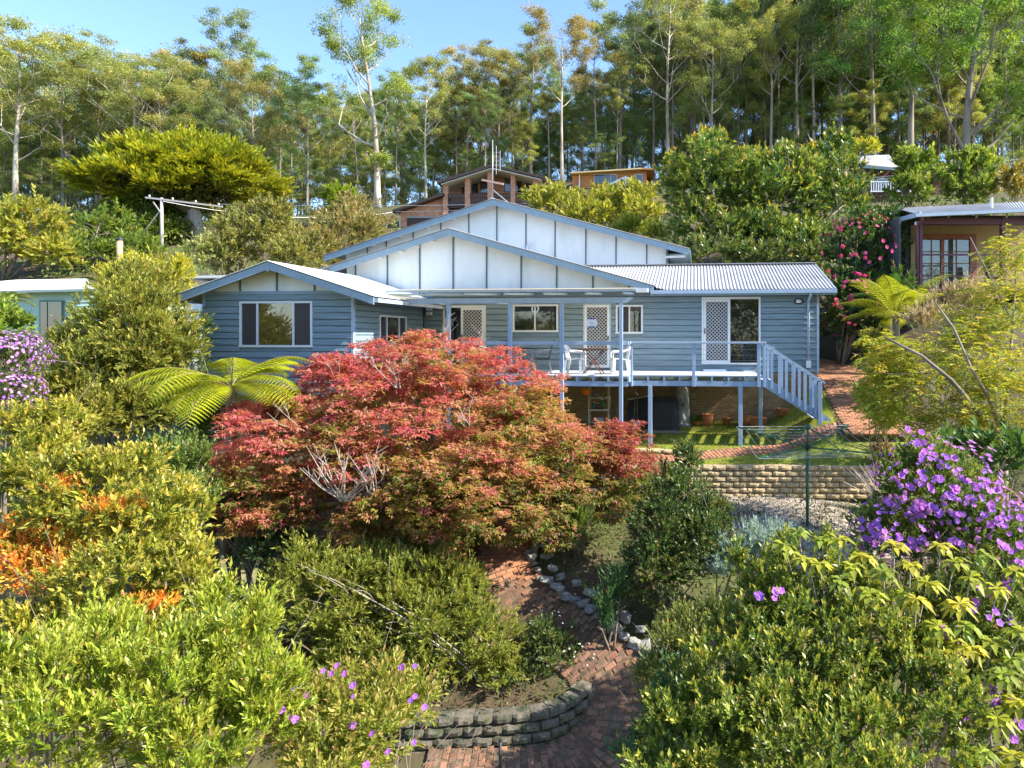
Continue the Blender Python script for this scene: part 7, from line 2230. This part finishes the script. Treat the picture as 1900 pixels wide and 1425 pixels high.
# glory bush at the bottom with single purple flowers
FLOWER = None
def flower_mesh(r=.035):
    lv = Leaves()
    a = np.arange(5) * 6.283 / 5
    d = np.stack([np.cos(a), np.sin(a), np.full(5, .25)], -1)
    lv.add(np.zeros((5, 3)), unit(d), r, r * .95, np.tile([.40, .15, .60], (5, 1)), np.tile([0, 0, 1.0], (5, 1)), fold=-.05, mid=.62)
    lv.add(np.zeros((5, 3)), unit(d + np.array([0, 0, .5])), r * .55, r * .3, np.tile([.50, .20, .64], (5, 1)), np.tile([0, 0, 1.0], (5, 1)), fold=0)
    o = lv.build('flower', MT['petal']); me = o.data; bpy.data.objects.remove(o); return me
FLOWER = flower_mesh()
def place_flowers(parent, spots, name='flower', up=.3):
    org = Vector(parent.location)
    for p, nrm, s_ in spots:
        o = bpy.data.objects.new(name, FLOWER); COL.objects.link(o); o.parent = parent
        o.location = Vector(p) - org
        n_ = (Vector(nrm) + Vector((random.uniform(-.5, .5), -.5, up + random.uniform(-.2, .4)))).normalized()
        o.rotation_mode = 'QUATERNION'; o.rotation_quaternion = n_.to_track_quat('Z', 'Y') @ Quaternion((0, 0, 1), random.uniform(0, 6))
        o.scale = (s_, s_, s_)
        v = random.uniform(.8, 1.25); o.color = (v * random.uniform(.85, 1.2), v, v * random.uniform(.9, 1.1), 1)
gb_bl = [blob(690, 1340, 6.4, 110, 100, .7), blob(620, 1400, 6.0, 110, 80, .7), blob(560, 1330, 6.4, 65, 70, .5), blob(760, 1300, 6.8, 55, 55, .4), blob(640, 1270, 6.8, 40, 35, .3)]
gbush = shrub('small_glory_bush', 'yellow-green bush with scattered purple flowers at the bottom left of the garden wall', 'bush', gb_bl, 1.4, 11, .15, .055, .018, [(.22, .25, .035), (.16, .2, .03), (.28, .27, .05)], tip=(.40, .22, .10), tipw=.3, stem_r=.014)
pts = []
for (px, py) in ((545, 1278), (536, 1330), (524, 1318), (548, 1335), (655, 1345), (600, 1245), (625, 1235), (640, 1250), (762, 1300), (770, 1292), (788, 1312), (745, 1238), (770, 1236), (655, 1272), (656, 1292), (690, 1362), (720, 1395), (768, 1378), (570, 1290), (615, 1250), (680, 1420), (600, 1360)):
    pts.append((P(px, py, 6.0 + (1300 - py) * .0035), (0, -.6, .6), random.uniform(.7, 1.1)))
place_flowers(gbush, pts)

# flax: strap leaves, one by one
def flax(label, px, py, Y, n, ln, seed, cols):
    f = P(px, py, Y); g_ = gz(f.x, f.y)
    o = thing('flax_plant', label, 'flax', (f.x, f.y, g_)); rs = random.Random(seed)
    for i in range(n):
        a = rs.uniform(0, 6.28); el = rs.uniform(.5, 1.3); l_ = ln * rs.uniform(.7, 1.15); w = rs.uniform(.035, .06)
        pts = []; p = Vector((rs.uniform(-.12, .12), rs.uniform(-.12, .12), 0)); th_ = el
        for j in range(9):
            pts.append(p.copy()); p = p + Vector((math.cos(a) * math.cos(th_), math.sin(a) * math.cos(th_), math.sin(th_))) * l_ / 8; th_ -= rs.uniform(.06, .2) * (.5 + j / 6)
        sd = Vector((-math.sin(a), math.cos(a), 0)); vs = []; fs = []
        for j, q in enumerate(pts):
            ww = w * (1 - (j / 8) ** 2.2) + .003
            vs += [q - sd * ww, q + Vector((0, 0, -.25 * ww)), q + sd * ww]
        for j in range(8):
            for k in range(2): fs.append((j*3+k, j*3+k+1, j*3+k+4, j*3+k+3))
        MB().add(vs, fs).build('leaf', rs.choice(cols), o, smooth=True)
fx = [mat('flax_leaf', (.10, .11, .06), .5, .2, 5), mat('flax_leaf_bronze', (.16, .12, .07), .5, .2, 5), mat('flax_leaf_olive', (.20, .19, .09), .5, .2, 5)]
flax('bronze-green flax with long strap leaves left of the maple shade', 455, 1130, 11.0, 40, 2.4, 4, fx)
flax('flax clump of dark strap leaves low under the left side of the maple', 505, 1180, 10.5, 26, 1.9, 8, fx)
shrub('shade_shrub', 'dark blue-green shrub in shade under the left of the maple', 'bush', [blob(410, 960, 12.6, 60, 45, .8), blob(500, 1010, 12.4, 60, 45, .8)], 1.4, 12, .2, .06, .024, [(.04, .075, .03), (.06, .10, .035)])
# fine-leaved shrubs below the maple
shrub('fine_leaf_shrub', 'broad yellow-green fine-leaved shrub below the maple, left of the path', 'bush',
      [blob(630, 1100, 11.2, 120, 85, 1.1), blob(790, 1140, 11.0, 110, 70, .9), blob(890, 1185, 11.0, 85, 65, .7), blob(570, 1060, 11.4, 65, 70, .9), blob(760, 1060, 11.6, 120, 55, 1.0), blob(690, 1170, 10.9, 120, 60, .8), blob(860, 1090, 11.5, 50, 50, .7), blob(800, 1225, 10.7, 110, 42, .6), blob(930, 1245, 10.8, 62, 34, .5), blob(650, 1230, 10.5, 90, 40, .6)], 1.3, 12, .18, .07, .02,
      [(.20, .225, .03), (.15, .185, .03), (.25, .25, .045), (.085, .12, .025)], tip=(.30, .30, .06), spread=.85, stem_r=.02, stems=14, stem_mat='twig', stem_to=.9)
wf = shrub('white_flowered_shrub', 'dark shrub with tiny white flowers beside the bend of the path', 'bush', [blob(1020, 1200, 11.3, 62, 60, .55), blob(1065, 1235, 11.2, 40, 42, .4), blob(985, 1250, 11.0, 55, 35, .45)], 1.4, 12, .14, .045, .017, [(.05, .09, .03), (.08, .12, .035), (.14, .17, .05)])
blossoms(wf, [blob(1020, 1200, 11.25, 64, 62, .57), blob(1065, 1235, 11.15, 42, 44, .42)], 70, .02, [(.8, .8, .78)], 'white_flowers', petals=4)
# ---- right of the path
shrub('conical_shrub', 'tall dark green shrub with pointed top before the block wall', 'bush', [blob(1275, 850, 12.6, 30, 46, .32), blob(1255, 915, 12.4, 62, 56, .6), blob(1235, 990, 12.0, 85, 75, .9), blob(1290, 1010, 11.8, 75, 80, .8), blob(1215, 1060, 11.6, 70, 70, .8), blob(1320, 950, 12.2, 42, 40, .5)], 1.5, 12, .16, .052, .022,
      [(.045, .085, .025), (.065, .11, .03), (.12, .14, .03), (.16, .13, .05)], [3, 3, 1.5, .7], mt='leaf_glossy')
shrub('rosemary', 'bushy green rosemary beside the path right of the leaning stem', 'bush', [blob(1072, 968, 13.3, 42, 36, .45)], 1.8, 16, .3, .06, .012, [(.12, .18, .04), (.17, .23, .05)], up=1.3, spread=.6)
shrub('low_terrace_shrub', 'low olive shrub hiding the left end of the block wall beside the maple', 'bush', [blob(1190, 900, 15.4, 52, 38, .6), blob(1235, 885, 15.6, 30, 24, .4), blob(1150, 925, 15.0, 38, 28, .5)], 1.4, 12, .2, .06, .024, [(.14, .17, .03), (.2, .21, .035), (.09, .13, .03)])
shrub('upright_rosemary', 'dark upright rosemary with tall spikes beside the stone edging', 'bush', [blob(1145, 1110, 11.4, 45, 55, .5), blob(1125, 1150, 11.2, 45, 35, .45)], 1.6, 18, .55, .05, .011, [(.05, .12, .045), (.09, .17, .06)], up=1.8, spread=.5, hi=1.15)
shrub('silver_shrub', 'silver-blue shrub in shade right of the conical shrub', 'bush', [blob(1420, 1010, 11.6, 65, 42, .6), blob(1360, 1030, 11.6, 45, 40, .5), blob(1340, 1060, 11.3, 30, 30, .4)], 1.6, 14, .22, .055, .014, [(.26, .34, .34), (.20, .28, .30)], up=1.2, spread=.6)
frontr = shrub('large_foreground_shrub', 'large glossy green shrub with yellow-green tips in the right foreground', 'bush',
      [blob(1540, 1180, 7.6, 170, 120, 1.1), blob(1420, 1290, 7.0, 160, 120, 1.1), blob(1660, 1290, 6.9, 150, 120, 1.0), blob(1520, 1390, 6.3, 210, 100, 1.1), blob(1450, 1110, 8.0, 95, 70, .7), blob(1300, 1330, 6.9, 110, 90, .8), blob(1270, 1400, 6.5, 110, 60, .8), blob(1370, 1050, 8.3, 26, 50, .22), blob(1455, 1030, 8.4, 34, 55, .28), blob(1535, 1030, 8.3, 24, 48, .22), blob(1580, 1080, 8.1, 60, 60, .5), blob(1390, 1180, 7.6, 70, 60, .6), blob(1700, 1200, 7.3, 60, 50, .5)],
      1.25, 12, .14, .054, .023, [(.09, .145, .022), (.13, .18, .028), (.06, .105, .022), (.19, .22, .03)], [2, 2, 2, 1.4], tip=(.40, .36, .06), tipw=.35, up=.9, mt='leaf_glossy', stem_r=.016, lump=.15)
shrub('shaded_side_shrub', 'blue-green shaded side of the foreground shrub at the bottom right of the path', 'bush', [blob(1190, 1400, 7.2, 60, 40, .5), blob(1260, 1310, 7.6, 60, 70, .5)], 1.5, 11, .13, .05, .022, [(.05, .12, .05), (.07, .15, .06)], mt='leaf_glossy')  # leaf colour carries the teal shade on the foreground shrub's lower left
shrub('trimmed_hedge_shrub', 'low pale-tipped shrub with stringy stems between path and foreground shrub', 'bush', [blob(1270, 1190, 9.4, 80, 55, .7), blob(1220, 1260, 9.0, 50, 60, .6), blob(1330, 1150, 9.6, 60, 40, .6)], 1.4, 14, .2, .05, .016, [(.18, .21, .045), (.12, .155, .035), (.07, .10, .03)], tip=(.36, .34, .12), stem_mat='twig', stems=18, stem_r=.008, stem_to=.95)
# glory bush on the right with many flowers
tb_bl = [blob(1730, 920, 9.2, 115, 95, 1.0), blob(1810, 1010, 8.8, 110, 90, 1.0), blob(1650, 990, 8.9, 75, 60, .6), blob(1860, 1150, 8.0, 90, 130, 1.0), blob(1760, 1150, 8.0, 110, 90, .9), blob(1850, 1320, 7.2, 90, 120, .9), blob(1700, 850, 9.4, 30, 40, .3)]
tib = shrub('glory_bush', 'glory bush covered in purple flowers at the right', 'bush', tb_bl, 1.4, 11, .18, .085, .028, [(.07, .12, .03), (.10, .15, .035), (.16, .18, .04)], stem_r=.02, mt='leaf')
spots = []
for c in [(1695, 815, 26), (1720, 850, 30), (1760, 860, 22), (1745, 895, 34), (1690, 890, 24), (1800, 880, 26), (1660, 940, 22), (1680, 925, 28), (1785, 915, 30), (1640, 985, 26), (1600, 975, 16), (1625, 1005, 22), (1670, 1000, 24), (1730, 945, 24), (1765, 950, 26), (1820, 945, 24), (1700, 1010, 20), (1855, 960, 24), (1840, 900, 20), (1870, 1010, 24), (1895, 950, 18), (1880, 1090, 26), (1830, 1100, 22), (1855, 1150, 22), (1800, 1120, 18), (1660, 1130, 16), (1690, 1165, 18), (1765, 1170, 18), (1850, 1290, 28), (1845, 1335, 26), (1790, 1340, 14), (1780, 1225, 14), (1895, 1360, 22), (1440, 1100, 18), (1408, 1108, 10), (1600, 1345, 10), (1330, 1190, 8), (1700, 960, 24), (1770, 1000, 20), (1900, 1040, 20)]:
    cnt = max(2, int(c[2] * .26))
    for k in range(cnt):
        a = random.uniform(0, 6.28); r_ = c[2] * math.sqrt(random.random())
        px, py = c[0] + r_ * math.cos(a), c[1] + r_ * .8 * math.sin(a)
        # nearest to the viewer on the bush surface
        best = None
        t = Vector(((px - CX) / F, 1, (CY - py) / F))
        for (cc, rr) in tb_bl + ([blob(1450, 1110, 8.0, 95, 70, .7)] if px < 1620 and py > 1050 else []):
            o_ = Vector((-cc[0] / rr[0], -cc[1] / rr[1], -cc[2] / rr[2])); d_ = Vector((t.x / rr[0], t.y / rr[1], t.z / rr[2]))
            A = d_.dot(d_); B = 2 * o_.dot(d_); C_ = o_.dot(o_) - 1.06
            D_ = B * B - 4 * A * C_
            if D_ > 0:
                Yh = (-B - math.sqrt(D_)) / (2 * A)
                if best is None or Yh < best: best = Yh
        if best is None: best = 9.0
        spots.append((t * (best - .04), (0, -.7, .5), random.uniform(1.1, 1.7)))
place_flowers(tib, spots[:300])
blossoms(tib, [blob(1735, 905, 9.0, 105, 85, 1.0), blob(1650, 985, 8.7, 70, 50, .6), blob(1810, 960, 8.8, 90, 70, .9)], 520, .042, [(.42, .17, .60), (.34, .12, .55), (.5, .22, .62)], 'purple_flowers', petals=5, lo=.98)
# yellow drooping-whorl plant
def whorl_plant():
    Y = 7.4
    f = P(1700, 1250, Y); g_ = gz(f.x, f.y); org = np.array([f.x, f.y, g_])
    o = thing('whorl_leaf_shrub', 'shrub with drooping whorls of yellow-green leaves at the right foreground', 'bush', tuple(org))
    rs = random.Random(31)
    heads = [(1455, 1010, 7.9), (1490, 1035, 7.7), (1520, 1045, 7.6), (1555, 1000, 7.9), (1600, 1030, 7.8), (1560, 1075, 7.4), (1640, 1060, 7.5), (1615, 1100, 7.2), (1690, 1045, 7.6), (1720, 1080, 7.3), (1770, 1040, 7.6), (1800, 1070, 7.4), (1745, 1010, 7.9), (1660, 1010, 7.9), (1830, 1030, 7.6), (1780, 1120, 7.1), (1700, 1110, 7.1), (1680, 1100, 7.3), (1850, 1090, 7.3), (1885, 1060, 7.4), (1760, 1210, 6.8), (1800, 1200, 6.8), (1840, 1190, 6.9), (1880, 1220, 6.8), (1860, 1250, 6.6), (1895, 1170, 6.9), (1790, 1160, 7.0), (1740, 1160, 7.0), (1525, 1000, 8.0), (1580, 1050, 7.6), (1890, 1300, 6.5), (1850, 1330, 6.4), (1480, 985, 8.0), (1880, 1400, 6.2), (1820, 1395, 6.2), (1770, 1250, 6.7)]
    lv = Leaves(); mb = MB()
    for (px, py, Yh) in heads:
        c = np.array(P(px, py, Yh)); n = rs.randint(11, 15)
        a = np.arange(n) * 2.4 + rs.uniform(0, 6); el = np.array([rs.uniform(-.5, .45) for _ in range(n)])
        d = np.stack([np.cos(a) * np.cos(el), np.sin(a) * np.cos(el), np.sin(el)], -1)
        L = np.array([rs.uniform(.15, .23) for _ in range(n)])
        base = np.array([(.31, .31, .03), (.25, .28, .03), (.37, .34, .04), (.20, .25, .035)][rs.randint(0, 3)])
        col = np.clip(base * np.array([[rs.uniform(.8, 1.2)] for _ in range(n)]), 0, 1)
        up = np.tile([0, 0, 1.0], (n, 1))
        mid = c + d * L[:, None] * .5
        lv.add(np.tile(c, (n, 1)), d, L * .62, L * .32, col, up, fold=.15, mid=.75)
        d2 = unit(d + np.array([0, 0, -.75]))
        lv.add(c + d * L[:, None] * .42, d2, L * .75, L * .34, col, up, fold=.15, mid=.3)
        st = Vector(c - org); root = Vector((rs.uniform(-.3, .3), rs.uniform(-.2, .2), -.1))
        m_ = root.lerp(st, .6) + Vector((rs.uniform(-.15, .15), .25, -.25))
        mb.tube([root, m_, st - Vector((0, 0, .03)), st], [.022, .014, .008, .006], 5)
    lv.build('crown', MT['leaf'], o, org)
    mb.build('stem', MT['twig'], o, smooth=True)
whorl_plant()
# yellow feather-leaved tree at the right
def feather_tree():
    Y = 13.0
    f = P(1865, 815, Y); g_ = gz(f.x, f.y); org = np.array([f.x, f.y, g_])
    o = thing('robinia_tree', 'airy golden-leaved tree with slanting bare branches at the right edge', 'tree', tuple(org))
    bl = [blob(1700, 720, 13.2, 105, 80, 1.0), blob(1815, 660, 13.4, 100, 68, 1.1), blob(1650, 660, 13.6, 60, 50, .7), blob(1860, 740, 12.8, 80, 80, 1.0), blob(1760, 800, 12.8, 90, 50, .8), blob(1860, 560, 14, 70, 55, .9), blob(1870, 470, 14.4, 45, 45, .6), blob(1640, 730, 13.4, 45, 70, .6), blob(1790, 610, 14, 55, 30, .7)]
    lv = Leaves()
    p, nr = shell(bl, 3100, lo=.45, hi=1.08, lump=.2, keep=.35)
    n = len(p); k = 13
    a = rng.uniform(0, 6.28, n)
    D = unit(np.stack([np.cos(a), np.sin(a), rng.uniform(-.5, .3, n)], -1) + nr * .4)
    t = np.linspace(0, 1, k)[None]
    ln = rng.uniform(.16, .30, (n, 1))
    sd = unit(np.cross(D, np.array([0, 0, 1.0])) + 1e-6)
    sg = np.where(np.arange(k) % 2 == 0, 1, -1)[None, :, None]
    b = p[:, None] + D[:, None] * (ln * t)[..., None]; b[..., 2] -= (.35 * ln * t ** 2)
    d = unit(sd[:, None] * sg + D[:, None] * .5 + np.array([0, 0, -.25]) + rng.normal(size=(n, k, 3)) * .15)
    px = CX + p[:, 0] / p[:, 1] * F
    col = mixcol(n, [(.32, .30, .03), (.24, .27, .035), (.40, .32, .03), (.16, .2, .03), (.40, .27, .05)], [2, 3, .9, 2.2, .5])
    lv.add(b.reshape(-1, 3), d.reshape(-1, 3), rng.uniform(.06, .095, n * k), .03, np.repeat(col * 1.15, k, 0))
    lv.build('crown', MT['leaf_thin'], o, org)
    mb = MB()
    def br(pts, r):
        q = [Vector(P(*a)) - Vector(org) for a in pts]
        mb.tube(q, [r * (1 - .72 * i / (len(q) - 1)) for i in range(len(q))], 7)
    mb.tube([(0, 0, -.2), Vector(P(1862, 812, 13)) - Vector(org)], [.09, .075], 8)
    br([(1862, 812, 13), (1820, 770, 12.6), (1765, 705, 12.2), (1710, 660, 12.1), (1640, 625, 12.5)], .06)
    br([(1862, 812, 13), (1835, 740, 12.6), (1800, 680, 12.4), (1770, 610, 12.6), (1735, 560, 13.2)], .045)
    br([(1862, 812, 13), (1870, 700, 13.4), (1880, 600, 13.6), (1885, 500, 14)], .045)
    br([(1765, 705, 12.8), (1720, 690, 12.6), (1660, 695, 12.8), (1620, 690, 13)], .02)
    br([(1820, 770, 13), (1750, 750, 12.6), (1690, 720, 12.7), (1640, 740, 12.9)], .022)
    br([(1880, 600, 13.6), (1850, 540, 13.8), (1815, 470, 14), (1800, 440, 14.2)], .02)
    br([(1850, 540, 13.8), (1820, 520, 13.8), (1785, 500, 13.9)], .012)
    br([(1835, 740, 13.2), (1800, 640, 13.2), (1720, 590, 13.2)], .02)
    br([(1870, 700, 13.4), (1900, 640, 13.2), (1930, 560, 13)], .03)
    for k in range(60):
        c, r_ = random.choice(bl); s_ = Vector(c - org) + Vector((random.uniform(-.8, .8) * r_[0], random.uniform(-.6, .6) * r_[1], random.uniform(-.8, .8) * r_[2]))
        mb.tube([s_, s_ + Vector((random.uniform(-.35, .2), random.uniform(-.15, .15), random.uniform(.02, .3)))], [.009, .004], 4)
    mb.build('branch', MT['greybark'], o, smooth=True)
feather_tree()
shrub('pink_dry_shrub', 'dry shrub with pinkish seed heads below the french doors', 'bush', [blob(1790, 560, 16.5, 75, 40, .8), blob(1720, 600, 16, 60, 35, .7)], 1.1, 12, .3, .075, .018, [(.34, .25, .2), (.28, .22, .14), (.22, .2, .06)], tip=(.46, .34, .3), up=1.2, spread=.5, stem_mat='twig', stems=16, stem_r=.01, stem_to=.95)
shrub('path_edge_shrub', 'small fresh green shrub at the lower right end of the side path', 'bush', [blob(1640, 770, 16.2, 45, 40, .6), blob(1610, 740, 17.5, 30, 40, .5)], 1.6, 13, .22, .07, .024, [(.11, .19, .03), (.16, .23, .035)])
shrub('bank_shrub', 'olive shrub on the bank right of the side path', 'bush', [blob(1655, 690, 19.5, 55, 50, .8), blob(1625, 650, 21, 32, 45, .7)], 1.4, 12, .26, .085, .03, [(.14, .15, .03), (.22, .2, .04), (.09, .12, .03)])
shrub('broad_dark_shrub', 'dark broad-leaved shrub behind the glory bush at the right', 'bush', [blob(1850, 850, 11.2, 75, 55, .8), blob(1750, 850, 11.6, 60, 40, .7)], 1.6, 9, .26, .16, .07, [(.05, .10, .03), (.08, .14, .035)], mt='leaf_glossy')
# bare grey twiggy shrub by the large pot
f = P(1640, 890, 15.6); f.z = gz(f.x, f.y)
tw = thing('bare_twig_shrub', 'bare grey twiggy shrub in front of the large terracotta pot', 'bush', f)
mb = MB(); k = 15.6 / F
for j in range(46):
    t = Vector((random.uniform(-75, 40) * k, random.uniform(-.2, .3), random.uniform(20, 75) * k + .25)); m_ = t * .5 + Vector((0, 0, .1))
    mb.tube([(0, 0, -.05), m_, t], [.012, .008, .003], 4); e = m_.lerp(t, .4); mb.tube([e, e + Vector((random.uniform(-.2, .2), 0, random.uniform(.05, .2)))], [.006, .002], 4)
mb.build('twig', MT['twig'], tw)['kind'] = 'stuff'
# low cover in the garden beds
def bed(name, label, n, box, h, L, W, cols, m=8, r=.12):
    px = rng.uniform(box[0], box[1], n); Y = rng.uniform(box[2], box[3], n); X = (px - CX) / F * Y
    qd, _ = polyline(front_pts, .15)
    dist = np.min(np.hypot(X[:, None] - qd[None, :, 0], Y[:, None] - qd[None, :, 1]), axis=1)
    ok = dist > .72; X, Y = X[ok], Y[ok]
    lv = Leaves(); clumps(lv, np.stack([X, Y, gz_arr(X, Y) + rng.uniform(0, 1, len(X)) * h], -1), np.tile([0, 0, 1.0], (len(X), 1)), m, r, L, W, cols, flat=.6)
    tag(lv.build(name, MT['leaf']), label, 'ground cover', kind='stuff')
bed('ground_cover', 'low weeds and leaf litter on the beds beside the path', 1500, (780, 1420, 9.3, 15.5), .1, .045, .018, [(.10, .15, .03), (.17, .18, .04), (.16, .10, .05), (.07, .11, .03)])
bed('garden_undergrowth', 'dark undergrowth between the garden shrubs', 2600, (-150, 2050, 5.5, 15.5), .35, .09, .035, [(.05, .08, .025), (.08, .11, .03), (.10, .08, .04)], 10, .3)
q_, t_ = polyline(front_pts, .02); i_ = rng.integers(0, len(q_), 2600)
o_ = rng.uniform(-.62, .62, 2600) ; o_ = np.sign(o_) * np.abs(o_ / .62) ** .5 * .62
X_ = q_[i_, 0] + t_[i_, 1] * o_; Y_ = q_[i_, 1] - t_[i_, 0] * o_
lv = Leaves(); lv.add(np.stack([X_, Y_, gz_arr(X_, Y_) + .036], -1), unit(np.stack([rng.normal(size=2600), rng.normal(size=2600), .12 * np.abs(rng.normal(size=2600))], -1)), rng.uniform(.02, .06, 2600), rng.uniform(.008, .02, 2600),
       mixcol(2600, [(.16, .09, .04), (.26, .14, .06), (.10, .12, .03), (.30, .2, .08), (.06, .05, .03)]))
tag(lv.build('leaf_litter', MT['leaf']), 'fallen leaves and moss scattered over the winding brick path', 'leaf litter', kind='stuff')
post = thing('marker_post', 'thin dark post standing at the bottom edge beside the brick path', 'post', (P(928, 1425, 9.2).x, 9.2, gz(P(928, 1425, 9.2).x, 9.2)))
MB().tube([(0, 0, -.2), (0, 0, .62)], .022, 8).build('shaft', MT['black'], post, smooth=True)
MB().lathe([(.026, 0), (.026, .03), (0, .04)], 8, (0, 0, .61)).build('cap', MT['black'], post)
tot = sum(len(m.polygons) for m in bpy.data.meshes)
print('faces', tot, 'objects', len(bpy.data.objects)); print(sorted(LEAF_COUNT.items(), key=lambda x: -x[1])[:14])
